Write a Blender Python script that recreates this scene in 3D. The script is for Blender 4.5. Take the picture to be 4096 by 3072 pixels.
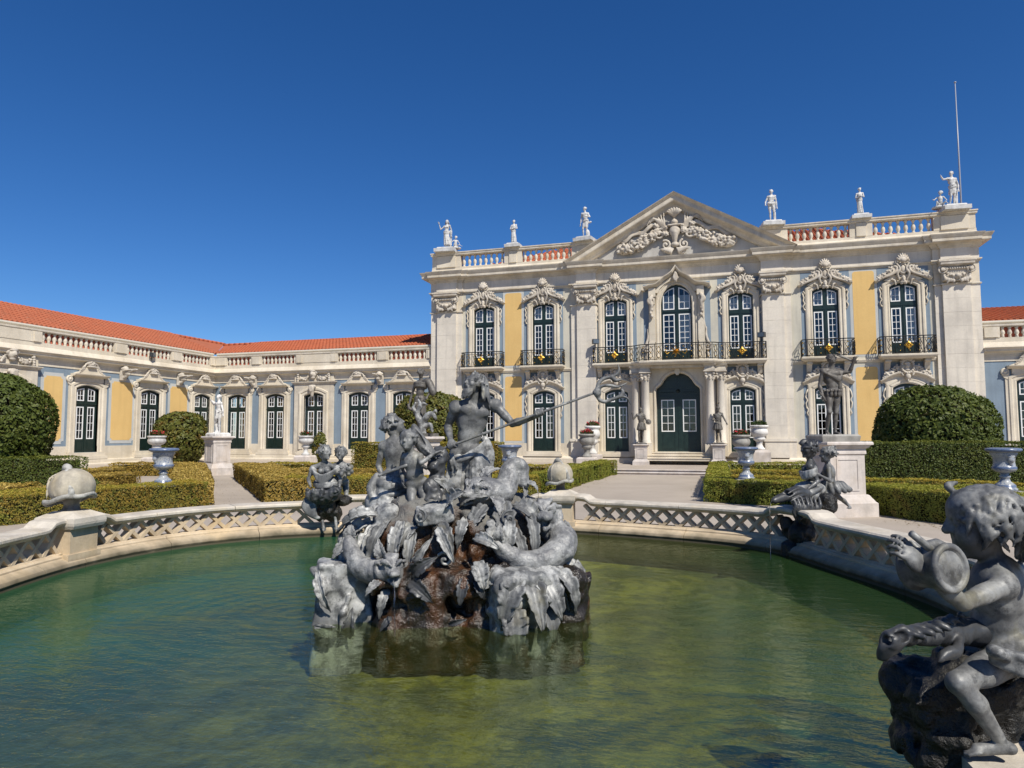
import bpy, math, random
import numpy as np
from mathutils import Matrix, Vector
random.seed(7); rng = np.random.default_rng(7)
sc = bpy.context.scene
for o in list(bpy.data.objects): bpy.data.objects.remove(o)
COL = sc.collection
# ------------------------------------------------------------------ camera
PITCH, ROLL, YAW = .0727, -.0027, .2882
cam_d = bpy.data.cameras.new('camera'); cam = bpy.data.objects.new('camera', cam_d); COL.objects.link(cam)
fw = Vector((-math.sin(YAW)*math.cos(PITCH), math.cos(YAW)*math.cos(PITCH), math.sin(PITCH)))
r0 = Vector((math.cos(YAW), math.sin(YAW), 0)); u0 = r0.cross(fw)
rr = r0*math.cos(ROLL)+u0*math.sin(ROLL); uu = -r0*math.sin(ROLL)+u0*math.cos(ROLL)
cam.matrix_world = Matrix(((rr.x, uu.x, -fw.x, 1.894), (rr.y, uu.y, -fw.y, -35.2), (rr.z, uu.z, -fw.z, 1.77), (0, 0, 0, 1)))
cam_d.sensor_width = 36; cam_d.lens = 36*2786.02/4096; cam_d.clip_start = .05; cam_d.clip_end = 6000
sc.camera = cam
# ------------------------------------------------------------------ sky and sun
SUN_AZ, SUN_EL = math.radians(47), math.radians(48)          # azimuth from the facade's normal towards +x
W = bpy.data.worlds.new('World'); sc.world = W; W.use_nodes = True
nt = W.node_tree; nt.nodes.clear()
sky = nt.nodes.new('ShaderNodeTexSky'); sky.sky_type = 'NISHITA'; sky.sun_disc = False
sky.sun_elevation = SUN_EL; sky.sun_rotation = math.pi-SUN_AZ
sky.altitude = 900; sky.air_density = 1.0; sky.dust_density = 0; sky.ozone_density = 7.5
bg = nt.nodes.new('ShaderNodeBackground'); bg.inputs['Strength'].default_value = .085
wo = nt.nodes.new('ShaderNodeOutputWorld')
hs = nt.nodes.new('ShaderNodeHueSaturation'); hs.inputs['Saturation'].default_value = 1.2; hs.inputs['Hue'].default_value = .507; nt.links.new(sky.outputs[0], hs.inputs['Color']); nt.links.new(hs.outputs[0], bg.inputs[0]); nt.links.new(bg.outputs[0], wo.inputs[0])
sun_d = bpy.data.lights.new('sun', 'SUN'); sun_d.energy = 4.6; sun_d.angle = math.radians(.53); sun_d.color = (1, .945, .85)
sun = bpy.data.objects.new('sun', sun_d); COL.objects.link(sun)
sd = Vector((math.sin(SUN_AZ)*math.cos(SUN_EL), -math.cos(SUN_AZ)*math.cos(SUN_EL), math.sin(SUN_EL)))
sun.rotation_euler = sd.to_track_quat('Z', 'Y').to_euler(); sun.location = (20, -30, 40)
sc.view_settings.view_transform = 'Standard'; sc.view_settings.look = 'None'
sc.view_settings.exposure = .28; sc.view_settings.gamma = 1; sc.view_settings.use_curve_mapping = False
sc.cycles.max_bounces = 8; sc.cycles.transparent_max_bounces = 12; sc.cycles.caustics_reflective = False; sc.cycles.caustics_refractive = False
sc.cycles.use_denoising = True

# ------------------------------------------------------------------ materials
MATS = {}
class N:
    """small node-tree builder"""
    def __init__(s, name):
        s.m = bpy.data.materials.new(name); s.m.use_nodes = True; s.t = s.m.node_tree; s.t.nodes.clear()
        s.out = s.t.nodes.new('ShaderNodeOutputMaterial')
        s.p = s.t.nodes.new('ShaderNodeBsdfPrincipled'); s.t.links.new(s.p.outputs[0], s.out.inputs[0])
        s.tc = s.t.nodes.new('ShaderNodeTexCoord')
    def n(s, typ, ins=None, **kw):
        nd = s.t.nodes.new(typ)
        for k, v in kw.items(): setattr(nd, k, v)
        for k, v in (ins or {}).items():
            if hasattr(v, 'is_output') or isinstance(v, bpy.types.NodeSocket): s.t.links.new(v, nd.inputs[k])
            else: nd.inputs[k].default_value = v
        return nd
    def noise(s, scale, detail=5, rough=.55, vec=None, dist=0):
        return s.n('ShaderNodeTexNoise', {'Vector': vec or s.tc.outputs['Object'], 'Scale': scale, 'Detail': detail, 'Roughness': rough, 'Distortion': dist}).outputs[0]
    def mapr(s, v, a, b, c=0, d=1):
        return s.n('ShaderNodeMapRange', {0: v, 1: a, 2: b, 3: c, 4: d}).outputs[0]
    def mix(s, f, a, b, mode='MIX'):
        nd = s.n('ShaderNodeMix', data_type='RGBA', blend_type=mode)
        for i, v in ((0, f), (6, a), (7, b)):
            if isinstance(v, bpy.types.NodeSocket): s.t.links.new(v, nd.inputs[i])
            else: nd.inputs[i].default_value = v if i == 0 else (*v, 1)
        return nd.outputs[2]
    def math(s, op, a, b=0):
        return s.n('ShaderNodeMath', {0: a, 1: b}, operation=op).outputs[0]
    def vscale(s, v, sc3):
        return s.n('ShaderNodeMapping', {'Vector': v, 'Scale': sc3}).outputs[0]
    def set(s, **kw):
        for k, v in kw.items():
            k = {'col': 'Base Color', 'rough': 'Roughness', 'metal': 'Metallic', 'normal': 'Normal', 'spec': 'Specular IOR Level', 'coat': 'Coat Weight'}.get(k, k)
            if isinstance(v, bpy.types.NodeSocket): s.t.links.new(v, s.p.inputs[k])
            else: s.p.inputs[k].default_value = (*v, 1) if isinstance(v, tuple) and len(v) == 3 else v
    def bump(s, h, strength=.3, dist=.02):
        return s.n('ShaderNodeBump', {'Height': h, 'Strength': strength, 'Distance': dist}).outputs[0]

def mottled(name, base, dark, scale=1.2, streak=0.0, fine=30, rough=.85, lo=.42, hi=.72, bump=.25, bd=.01, warm=None, spec=.3, grain=.18):
    """stone or plaster: base colour with stains of its own, fine grain and rain streaks"""
    b = N(name); geo = b.n('ShaderNodeNewGeometry').outputs['Position']
    f = b.mapr(b.noise(scale, 8, .62, geo), lo, hi)
    c = b.mix(f, base, dark)
    if warm:
        c = b.mix(b.math('MULTIPLY', b.mapr(b.noise(scale*.6, 6, .6, b.vscale(geo, (1.3, 1.3, .8))), .5, .75), .7), c, warm)
    if streak:
        st = b.mapr(b.noise(3.0, 5, .6, b.vscale(geo, (1.6, 1.6, .12))), .5, .75)
        c = b.mix(b.math('MULTIPLY', st, streak), c, tuple(x*.45 for x in dark))
    g = b.noise(fine, 3, .6, geo)
    c = b.mix(b.math('MULTIPLY', b.mapr(g, .35, .75), grain), c, tuple(x*.6 for x in dark))
    b.set(col=c, rough=rough, spec=spec, normal=b.bump(g, bump, bd)); MATS[name] = b.m; return b.m

M_stone = mottled('limestone', (.69, .62, .50), (.51, .445, .345), .9, .20, 18, warm=(.56, .48, .34))
M_stone_t = mottled('weathered limestone trim', (.66, .595, .485), (.42, .38, .32), 1.6, .32, 22, warm=(.50, .40, .26))
M_marb = mottled('pilaster limestone', (.72, .655, .55), (.55, .50, .425), .8, .30, 14, rough=.7)
M_plast = mottled('pale grey plaster', (.59, .555, .455), (.47, .445, .375), .8, .32, 26)
M_blue = mottled('blue grey limewash', (.235, .30, .36), (.185, .235, .285), 1.0, .25, 26, lo=.35, hi=.75)
M_yel = mottled('ochre yellow limewash', (.72, .485, .19), (.65, .42, .155), .9, .14, 26, lo=.35, hi=.8)
M_band = mottled('pale plaster band', (.52, .53, .51), (.44, .45, .43), .7, .1, 26)
M_orn = mottled('carved stone', (.585, .53, .445), (.34, .30, .25), 2.6, .25, 24, warm=(.46, .37, .26))
M_marble = mottled('white marble', (.60, .595, .575), (.36, .355, .34), 4.5, .35, 25, rough=.5)
M_marble2 = mottled('weathered white marble', (.72, .70, .66), (.30, .285, .26), 3.0, .35, 25, rough=.65, lo=.5, hi=.72)
M_ped = mottled('pedestal stone', (.62, .56, .51), (.42, .38, .34), 2.2, .35, 30, warm=(.50, .40, .30))
M_pool = mottled('pool stone', (.60, .49, .345), (.40, .315, .21), 1.6, .30, 20, warm=(.58, .42, .22), bump=.4)
def waterline(m):
    t = m.node_tree; p = next(n for n in t.nodes if n.type == 'BSDF_PRINCIPLED'); src = p.inputs['Base Color'].links[0].from_socket
    g = t.nodes.new('ShaderNodeNewGeometry'); s = t.nodes.new('ShaderNodeSeparateXYZ'); t.links.new(g.outputs['Position'], s.inputs[0])
    n = t.nodes.new('ShaderNodeTexNoise'); n.inputs['Scale'].default_value = 3.5; n.inputs['Detail'].default_value = 6; t.links.new(g.outputs['Position'], n.inputs['Vector'])
    m1 = t.nodes.new('ShaderNodeMath'); m1.operation = 'MULTIPLY_ADD'; m1.inputs[1].default_value = -.16; t.links.new(n.outputs[0], m1.inputs[0]); t.links.new(s.outputs[2], m1.inputs[2])
    r = t.nodes.new('ShaderNodeMapRange'); r.inputs[1].default_value = .05; r.inputs[2].default_value = .17; r.inputs[3].default_value = .93; r.inputs[4].default_value = 0; t.links.new(m1.outputs[0], r.inputs[0])
    x = t.nodes.new('ShaderNodeMix'); x.data_type = 'RGBA'; x.inputs[7].default_value = (.045, .042, .024, 1); t.links.new(r.outputs[0], x.inputs[0]); t.links.new(src, x.inputs[6]); t.links.new(x.outputs[2], p.inputs['Base Color'])
waterline(M_pool)
M_poolcap = mottled('pool coping stone', (.60, .545, .46), (.36, .325, .27), 3.0, .2, 30, warm=(.55, .46, .32), bump=.5)
M_grey = mottled('grey stone', (.36, .345, .31), (.17, .16, .145), 2.6, .35, 30)
M_grav = mottled('fine pale gravel', (.47, .405, .335), (.39, .335, .275), .35, 0, 75, rough=.95, bump=.7, bd=.012, grain=.55, lo=.38, hi=.62)
M_soil = mottled('dry garden soil', (.36, .29, .20), (.22, .18, .125), 1.2, 0, 30, rough=1)
M_salmon = mottled('salmon red parapet wall', (.72, .21, .13), (.60, .16, .10), 1.2, .1, 20)

def simple(name, col, rough=.6, metal=0, spec=.4, nscale=None, ncol=None, bump=0):
    b = N(name)
    if nscale:
        f = b.noise(nscale, 5); c = b.mix(b.mapr(f, .4, .7), col, ncol); b.set(col=c)
        if bump: b.set(normal=b.bump(f, bump, .01))
    else: b.set(col=col)
    b.set(rough=rough, metal=metal, spec=spec); MATS[name] = b.m; return b.m
M_green = simple('dark green door paint', (.008, .020, .0165), .35, 0, .5, 5, (.013, .029, .024))
M_greenw = simple('white sash paint', (.80, .80, .78), .45)
M_iron = simple('black wrought iron', (.018, .018, .018), .5, .3)
M_gold = simple('gilded iron', (.58, .36, .07), .42, .85, .5, 30, (.55, .32, .05))
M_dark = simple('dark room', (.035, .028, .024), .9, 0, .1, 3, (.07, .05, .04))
M_curt = simple('white curtain', (.80, .82, .83), .9, 0, .1, 9, (.74, .76, .78))
M_drape = simple('brown drapes', (.20, .13, .10), .9, 0, .1, 9, (.13, .08, .06))
M_zinc = simple('cream gutter paint', (.66, .62, .52), .5)
M_flood = simple('floodlight housing', (.05, .055, .06), .4, .4)
M_lens = simple('floodlight glass', (.10, .12, .14), .1, 0, .6)
M_pole = simple('grey flagpole paint', (.30, .32, .36), .35)
def tile_mat():
    b = N('terracotta tile'); oi = b.n('ShaderNodeObjectInfo').outputs['Random']; geo = b.n('ShaderNodeNewGeometry').outputs['Position']
    f = b.mapr(b.noise(2.3, 6, .7, geo), .35, .7)
    c = b.mix(f, (.44, .125, .058), (.36, .095, .045)); c = b.mix(b.math('MULTIPLY', b.mapr(b.noise(9, 3, .6, geo), .55, .75), .5), c, (.50, .20, .11))
    c = b.mix(b.math('MULTIPLY', b.mapr(b.noise(.9, 6, .65, geo), .52, .70), .5), c, (.23, .10, .06)); c = b.mix(b.math('MULTIPLY', b.mapr(oi, .6, 1), .35), c, (.33, .13, .075)); c = b.mix(b.math('MULTIPLY', b.mapr(b.noise(5, 5, .7, geo), .62, .72), .6), c, (.36, .30, .22))
    b.set(col=c, rough=.85, spec=.2, normal=b.bump(b.noise(40, 3, .6, geo), .3, .01)); return b.m
M_tile = tile_mat()
def glass_mat():
    b = N('window glass'); t = b.t
    tr = b.n('ShaderNodeBsdfTransparent', {'Color': (.86, .88, .88, 1)}); gl = b.n('ShaderNodeBsdfGlossy', {'Roughness': .03})
    geo = b.n('ShaderNodeNewGeometry').outputs['Position']
    t.links.new(b.bump(b.noise(1.4, 2, .5, geo), .05, .05), gl.inputs['Normal'])
    fr = b.n('ShaderNodeFresnel', {'IOR': 1.5}); mx = b.n('ShaderNodeMixShader')
    t.links.new(b.math('MULTIPLY', fr.outputs[0], 1.3), mx.inputs[0]); t.links.new(tr.outputs[0], mx.inputs[1]); t.links.new(gl.outputs[0], mx.inputs[2])
    t.links.new(mx.outputs[0], b.out.inputs[0]); return b.m
M_glass = glass_mat()
def lead_mat(name, base, pale, dark, amount=.5, scale=2.2, rough=.55, green=None):
    """weathered lead: dark sheen with lime bloom and stains in patches"""
    b = N(name); geo = b.n('ShaderNodeNewGeometry').outputs['Position']
    f1 = b.noise(scale, 8, .66, geo); f2 = b.noise(scale*3.7, 6, .7, geo); f3 = b.noise(45, 3, .6, geo)
    c = b.mix(b.mapr(f1, .56-.2*amount, .70-.2*amount), base, pale)
    c = b.mix(b.math('MULTIPLY', b.mapr(f2, .52, .64), .75), c, dark)
    st = b.mapr(b.noise(6, 5, .6, b.vscale(geo, (1, 1, .16))), .52, .7)
    c = b.mix(b.math('MULTIPLY', st, .4), c, pale)
    if green: c = b.mix(b.math('MULTIPLY', b.mapr(b.noise(scale*1.3, 5, .6, b.vscale(geo, (1, 1, .7))), .55, .68), .6), c, green)
    c = b.mix(b.math('MULTIPLY', b.mapr(f3, .5, .8), .25), c, tuple(x*.5 for x in base))
    b.set(col=c, rough=b.mapr(f2, .3, .7, rough-.12, rough+.2), metal=.15, spec=.45, normal=b.bump(b.math('ADD', f3, b.math('MULTIPLY', f2, .8)), .16, .010))
    MATS[name] = b.m; return b.m
M_lead = lead_mat('weathered lead', (.105, .107, .108), (.27, .272, .26), (.05, .051, .053), .5, 3.6, green=(.15, .135, .08))
M_leadp = lead_mat('lime bloomed lead', (.125, .128, .128), (.42, .42, .40), (.045, .046, .048), .6, 4.2)
M_leadd = lead_mat('dark lead', (.050, .052, .055), (.12, .122, .122), (.018, .018, .019), .25, 3.0, .42)
M_leadb = lead_mat('brown weathered lead', (.105, .095, .083), (.20, .19, .17), (.055, .05, .045), .35, 3)

# ------------------------------------------------------------------ mesh helpers
def np_mesh(name, V, F, smooth=False, mats=None, mi=None):
    """fast mesh from numpy arrays; F is (n,3) or (n,4)"""
    V = np.asarray(V, np.float32); F = np.asarray(F, np.int32); k = F.shape[1]
    me = bpy.data.meshes.new(name); me.vertices.add(len(V)); me.vertices.foreach_set('co', V.ravel())
    me.loops.add(F.size); me.loops.foreach_set('vertex_index', F.ravel())
    me.polygons.add(len(F)); me.polygons.foreach_set('loop_start', np.arange(0, F.size, k, dtype=np.int32)); me.polygons.foreach_set('loop_total', np.full(len(F), k, np.int32))
    for m in (mats or []): me.materials.append(m)
    if mi is not None: me.polygons.foreach_set('material_index', np.asarray(mi, np.int32))
    me.update(calc_edges=True)
    if smooth: me.polygons.foreach_set('use_smooth', np.ones(len(F), bool))
    return me

def tag(o, label=None, cat=None, group=None, kind=None):
    if label: o['label'] = label
    if cat: o['category'] = cat
    if group: o['group'] = group
    if kind: o['kind'] = kind
    return o
def link(name, me, mat=None, parent=None, loc=(0, 0, 0), rotz=0, kind=None):
    if mat is not None and not me.materials: me.materials.append(mat)
    o = bpy.data.objects.new(name, me); COL.objects.link(o); o.parent = parent; o.location = loc; o.rotation_euler = (0, 0, rotz)
    if kind: o['kind'] = kind
    return o
def thing(name, label, cat, loc=(0, 0, 0), rotz=0, group=None):
    o = bpy.data.objects.new(name, None); COL.objects.link(o); o.location = loc; o.rotation_euler = (0, 0, rotz); o.empty_display_size = .2
    return tag(o, label, cat, group)
KIDS = {}
def dup(o, parent=None, loc=None, rotz=None, label=None):
    c = o.copy(); COL.objects.link(c); c.parent = parent
    if loc is not None: c.location = loc
    if rotz is not None: c.rotation_euler = (0, 0, rotz)
    if label: c['label'] = label
    for ch in [x for x in o.children]: dup(ch, c)
    return c

class MB:
    """collects polygons and links them as one mesh object"""
    def __init__(s): s.V = []; s.F = []; s.sm = []
    def add(s, V, F, smooth=False):
        b = len(s.V); s.V += [tuple(v) for v in V]; s.F += [[i+b for i in f] for f in F]; s.sm += [smooth]*len(F); return s
    def box(s, x0, x1, y0, y1, z0, z1):
        V = [(x, y, z) for x in (x0, x1) for y in (y0, y1) for z in (z0, z1)]
        return s.add(V, [(0, 1, 3, 2), (4, 6, 7, 5), (0, 4, 5, 1), (2, 3, 7, 6), (0, 2, 6, 4), (1, 5, 7, 3)])
    def prism(s, poly, y0, y1):
        """poly in the (x,z) plane, extruded in y"""
        n = len(poly); V = [(x, y0, z) for x, z in poly]+[(x, y1, z) for x, z in poly]
        return s.add(V, [list(range(n)), list(range(2*n-1, n-1, -1))]+[[i, i+n, (i+1) % n+n, (i+1) % n] for i in range(n)])
    def hprism(s, poly, z0, z1):
        n = len(poly); V = [(x, y, z0) for x, y in poly]+[(x, y, z1) for x, y in poly]
        return s.add(V, [list(range(n-1, -1, -1)), list(range(n, 2*n))]+[[i, (i+1) % n, (i+1) % n+n, i+n] for i in range(n)])
    def sweep(s, path, prof, smooth=False, closed=False, caps=True):
        """profile [(outward offset, y)] along a path in the (x,z) plane; outward is to the left of the path direction"""
        P = np.array(path, float); n = len(P); m = len(prof); V = []
        for i in range(n):
            a = P[i]-P[i-1] if (i > 0 or closed) else P[1]-P[0]
            b = P[(i+1) % n]-P[i] if (i < n-1 or closed) else P[-1]-P[-2]
            a = a/np.linalg.norm(a); b = b/np.linalg.norm(b); na = np.array([-a[1], a[0]]); nb = np.array([-b[1], b[0]])
            nn = na+nb; nn /= np.linalg.norm(nn); q = 1/max(.35, float(nn@na))
            for o, y in prof: V.append((P[i][0]+nn[0]*o*q, y, P[i][1]+nn[1]*o*q))
        F = []
        for i in range(n if closed else n-1):
            for j in range(m-1):
                a = i*m+j; b = ((i+1) % n)*m+j; F.append((a, b, b+1, a+1))
        if caps and not closed: F += [list(range(m)), list(range((n-1)*m+m-1, (n-1)*m-1, -1))]
        return s.add(V, F, smooth)
    def hsweep(s, path, prof, smooth=False, closed=False, caps=True):
        """profile [(outward offset, z)] along a path in plan (x,y); outward is to the right of the path direction"""
        t = MB(); t.sweep([(x, -y) for x, y in path], prof, smooth, closed, caps)
        V = [(x, -z, y) for x, y, z in t.V]
        return s.add(V, t.F, smooth)
    def tube(s, pts, r, n=6, caps=True):
        P = np.array(pts, float); m = len(P); R = np.broadcast_to(np.asarray(r, float), (m,)); V = []; up = np.array([.13, .27, .95])
        for i in range(m):
            d = P[min(i+1, m-1)]-P[max(i-1, 0)]; d = d/(np.linalg.norm(d)+1e-9)
            a = np.cross(d, up); 
            if np.linalg.norm(a) < .1: a = np.cross(d, (1, 0, 0))
            a /= np.linalg.norm(a); b = np.cross(d, a)
            for k in range(n):
                t = 2*math.pi*k/n; V.append(P[i]+R[i]*(math.cos(t)*a+math.sin(t)*b))
        F = [(i*n+k, i*n+(k+1) % n, (i+1)*n+(k+1) % n, (i+1)*n+k) for i in range(m-1) for k in range(n)]
        if caps: F += [list(range(n-1, -1, -1)), [(m-1)*n+k for k in range(n)]]
        return s.add(V, F, True)
    def lathe(s, prof, n=16, c=(0, 0, 0), sx=1, sy=1):
        m = len(prof); V = [(c[0]+r*sx*math.cos(2*math.pi*k/n), c[1]+r*sy*math.sin(2*math.pi*k/n), c[2]+z) for r, z in prof for k in range(n)]
        F = [(i*n+k, i*n+(k+1) % n, (i+1)*n+(k+1) % n, (i+1)*n+k) for i in range(m-1) for k in range(n)]
        F += [list(range(n-1, -1, -1)), [(m-1)*n+k for k in range(n)]]
        return s.add(V, F, True)
    def sqlathe(s, prof, c=(0, 0, 0), rot=0, sx=1, sy=1):
        """square-plan stack: [(half width, z)]"""
        V = []; m = len(prof)
        for r, z in prof:
            for a, b in ((-1, -1), (1, -1), (1, 1), (-1, 1)):
                x, y = a*r*sx, b*r*sy; V.append((c[0]+x*math.cos(rot)-y*math.sin(rot), c[1]+x*math.sin(rot)+y*math.cos(rot), c[2]+z))
        F = [(i*4+k, i*4+(k+1) % 4, (i+1)*4+(k+1) % 4, (i+1)*4+k) for i in range(m-1) for k in range(4)]
        return s.add(V, F+[[3, 2, 1, 0], [(m-1)*4+k for k in range(4)]])
    def mesh(s, name, mats=None):
        me = bpy.data.meshes.new(name); me.from_pydata(s.V, [], s.F); me.polygons.foreach_set('use_smooth', s.sm)
        for m in (mats or []): me.materials.append(m)
        me.update(); return me
    def build(s, name, mat, parent=None, loc=(0, 0, 0), rotz=0, kind=None):
        return link(name, s.mesh(name), mat, parent, loc, rotz, kind)
def arc(cx, cz, r, a0, a1, n): return [(cx+r*math.cos(math.radians(a0+(a1-a0)*i/n)), cz+r*math.sin(math.radians(a0+(a1-a0)*i/n))) for i in range(n+1)]
def spline(pts, n=8):
    """Catmull-Rom through points of any dimension"""
    P = np.array(pts, float); Q = np.vstack([2*P[0]-P[1], P, 2*P[-1]-P[-2]]); out = []
    for i in range(1, len(Q)-2):
        p0, p1, p2, p3 = Q[i-1:i+3]
        for t in np.linspace(0, 1, n, endpoint=False):
            out.append(.5*((2*p1)+(-p0+p2)*t+(2*p0-5*p1+4*p2-p3)*t*t+(-p0+3*p1-3*p2+p3)*t**3))
    out.append(P[-1]); return np.array(out)

# ------------------------------------------------------------------ sculpting kit: blended solids on a grid, skinned with surface nets
def unit(v): v = np.asarray(v, float); return v/(np.linalg.norm(v)+1e-12)
def frame(fwd, up):
    f = unit(fwd); r = unit(np.cross(f, up)); u = np.cross(r, f); return np.array([r, f, u]).T      # columns: right, forward, up
class Sculpt:
    def __init__(s, lo, hi, h):
        s.lo = np.array(lo, float); s.h = h; s.n = np.maximum(np.ceil((np.array(hi)-s.lo)/h).astype(int)+1, 4)
        s.D = np.full(s.n, 1.0, np.float32); s.ax = [s.lo[i]+h*np.arange(s.n[i]) for i in range(3)]
    def sub(s, lo, hi):
        a = np.clip(np.floor((np.asarray(lo)-s.lo)/s.h).astype(int), 0, s.n); b = np.clip(np.ceil((np.asarray(hi)-s.lo)/s.h).astype(int)+1, 0, s.n)
        if np.any(b-a <= 0): return None
        sl = tuple(slice(i, j) for i, j in zip(a, b))
        X = s.ax[0][sl[0]].astype(np.float32)[:, None, None]; Y = s.ax[1][sl[1]].astype(np.float32)[None, :, None]; Z = s.ax[2][sl[2]].astype(np.float32)[None, None, :]
        return sl, X, Y, Z
    def put(s, sl, d, k, cut=False):
        a = s.D[sl]
        if cut:
            d = -d
            if k > 0: h = np.clip(.5-.5*(a-d)/k, 0, 1); s.D[sl] = a+(d-a)*h+k*h*(1-h)
            else: s.D[sl] = np.maximum(a, d)
        elif k > 0: h = np.clip(.5+.5*(a-d)/k, 0, 1); s.D[sl] = a+(d-a)*h-k*h*(1-h)
        else: s.D[sl] = np.minimum(a, d)
    def rc(s, a, b, ra, rb=None, k=.02, cut=False):
        rb = ra if rb is None else rb; a = np.asarray(a, np.float32); b = np.asarray(b, np.float32); m = max(ra, rb)+k+2*s.h
        g = s.sub(np.minimum(a, b)-m, np.maximum(a, b)+m)
        if g is None: return s
        sl, X, Y, Z = g; d = b-a; L = float(d@d)+1e-12
        t = np.clip(((X-a[0])*d[0]+(Y-a[1])*d[1]+(Z-a[2])*d[2])/L, 0, 1)
        q = np.sqrt((X-a[0]-t*d[0])**2+(Y-a[1]-t*d[1])**2+(Z-a[2]-t*d[2])**2)-(ra+t*(rb-ra))
        s.put(sl, q, k, cut); return s
    def ell(s, c, r, R=None, k=.02, cut=False):
        c = np.asarray(c, np.float32); r = np.asarray(r, float); m = max(r)+k+2*s.h
        g = s.sub(c-m, c+m)
        if g is None: return s
        sl, X, Y, Z = g; X = X-c[0]; Y = Y-c[1]; Z = Z-c[2]
        if R is None: R = np.eye(3)
        q = [(X*R[0, i]+Y*R[1, i]+Z*R[2, i])/r[i] for i in range(3)]
        k0 = np.sqrt(q[0]**2+q[1]**2+q[2]**2); k1 = np.sqrt((q[0]/r[0])**2+(q[1]/r[1])**2+(q[2]/r[2])**2)+1e-9
        s.put(sl, k0*(k0-1)/k1, k, cut); return s
    def bx(s, c, hs, R=None, rad=.01, k=.01, cut=False):
        c = np.asarray(c, np.float32); hs = np.asarray(hs, float); m = float(np.linalg.norm(hs))+k+2*s.h
        g = s.sub(c-m, c+m)
        if g is None: return s
        sl, X, Y, Z = g; X = X-c[0]; Y = Y-c[1]; Z = Z-c[2]
        if R is None: R = np.eye(3)
        q = [np.abs(X*R[0, i]+Y*R[1, i]+Z*R[2, i])-(hs[i]-rad) for i in range(3)]
        o = np.sqrt(sum(np.maximum(v, 0)**2 for v in q))+np.minimum(np.maximum(np.maximum(q[0], q[1]), q[2]), 0)-rad
        s.put(sl, o, k, cut); return s
    def tube(s, pts, r, k=.015, n=6, cut=False):
        P = spline(pts, n) if n > 1 else np.array(pts, float); m = len(P)
        r = np.atleast_1d(np.asarray(r, float)); R = np.interp(np.linspace(0, 1, m), np.linspace(0, 1, len(r)), r) if len(r) > 1 else np.full(m, r[0])
        for i in range(m-1): s.rc(P[i], P[i+1], R[i], R[i+1], k, cut)
        return s
    def rough(s, amp, scale, seed=0, octv=2):
        g = np.random.default_rng(seed)
        for o in range(octv):
            sc_ = scale/2**o; dims = [max(2, int(s.n[i]*s.h/sc_)+2) for i in range(3)]
            L = g.uniform(-1, 1, dims).astype(np.float32)
            for ax in range(3):
                t = np.arange(s.n[ax])*s.h/sc_; i0 = np.clip(t.astype(int), 0, dims[ax]-2); f = np.clip(t-i0, 0, 1); f = (f*f*(3-2*f)).astype(np.float32)
                sh = [1, 1, 1]; sh[ax] = -1; f = f.reshape(sh); L = np.take(L, i0, ax)*(1-f)+np.take(L, i0+1, ax)*f
            s.D += amp/2**o*L
        return s
    def mesh(s, name, mats=None, matfn=None):
        D = s.D.copy(); D[0] = D[-1] = 1; D[:, 0] = D[:, -1] = 1; D[:, :, 0] = D[:, :, -1] = 1
        neg = D < 0; n = s.n
        c8 = [neg[i:n[0]-1+i, j:n[1]-1+j, k:n[2]-1+k] for i in (0, 1) for j in (0, 1) for k in (0, 1)]
        cnt = sum(c.astype(np.int8) for c in c8); act = (cnt > 0) & (cnt < 8); ci = np.argwhere(act); idx = np.full(act.shape, -1, np.int32); idx[act] = np.arange(len(ci))
        pos = np.zeros((len(ci), 3)); w = np.zeros(len(ci)); i, j, k = ci.T
        val = {(a, b, c): D[i+a, j+b, k+c] for a in (0, 1) for b in (0, 1) for c in (0, 1)}
        for ax in range(3):
            for u in (0, 1):
                for v in (0, 1):
                    p = [0, 0, 0]; q = [0, 0, 0]; o = [x for x in range(3) if x != ax]; p[o[0]] = q[o[0]] = u; p[o[1]] = q[o[1]] = v; q[ax] = 1
                    va, vb = val[tuple(p)], val[tuple(q)]; cr = (va < 0) != (vb < 0); t = np.where(cr, va/np.where(cr, va-vb, 1), 0)
                    e = np.tile(np.array(p, float), (len(ci), 1)); e[:, ax] = t; pos[cr] += e[cr]; w[cr] += 1
        V = (ci+pos/w[:, None])*s.h+s.lo; F = []
        for ax in range(3):
            o = [x for x in range(3) if x != ax]; a = np.moveaxis(neg, ax, 0); ch = a[:-1] != a[1:]
            sgn = a[:-1] & ch; e = np.argwhere(np.moveaxis(ch, 0, ax)); 
            if not len(e): continue
            e = e[(e[:, o[0]] > 0) & (e[:, o[1]] > 0)]
            def at(d0, d1):
                q = e.copy(); q[:, o[0]] += d0; q[:, o[1]] += d1; return idx[q[:, 0], q[:, 1], q[:, 2]]
            quad = np.stack([at(-1, -1), at(0, -1), at(0, 0), at(-1, 0)], 1)
            fl = np.moveaxis(sgn, 0, ax)[e[:, 0], e[:, 1], e[:, 2]]
            if ax == 1: fl = ~fl
            quad[~fl] = quad[~fl][:, ::-1]; F.append(quad)
        F = np.vstack(F); F = F[(F >= 0).all(1)]
        return np_mesh(name, V, F, True, mats)
    def build(s, name, mat, parent=None, loc=(0, 0, 0), rotz=0): return link(name, s.mesh(name), mat, parent, loc, rotz)
# ================================================================== PALACE ARCHITECTURE
def arch(hw, spring, top, n=8, cx=0):
    """segmental arch points from left to right"""
    rise = top-spring; R = (hw*hw+rise*rise)/(2*rise); a = math.degrees(math.asin(min(1, hw/R))); c = top-R
    return [(cx+R*math.sin(math.radians(-a+2*a*i/n)), c+R*math.cos(math.radians(-a+2*a*i/n))) for i in range(n+1)]
def arch_z(x, hw, spring, top):
    rise = top-spring; R = (hw*hw+rise*rise)/(2*rise); return top-R+math.sqrt(max(0, R*R-x*x))

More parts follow.
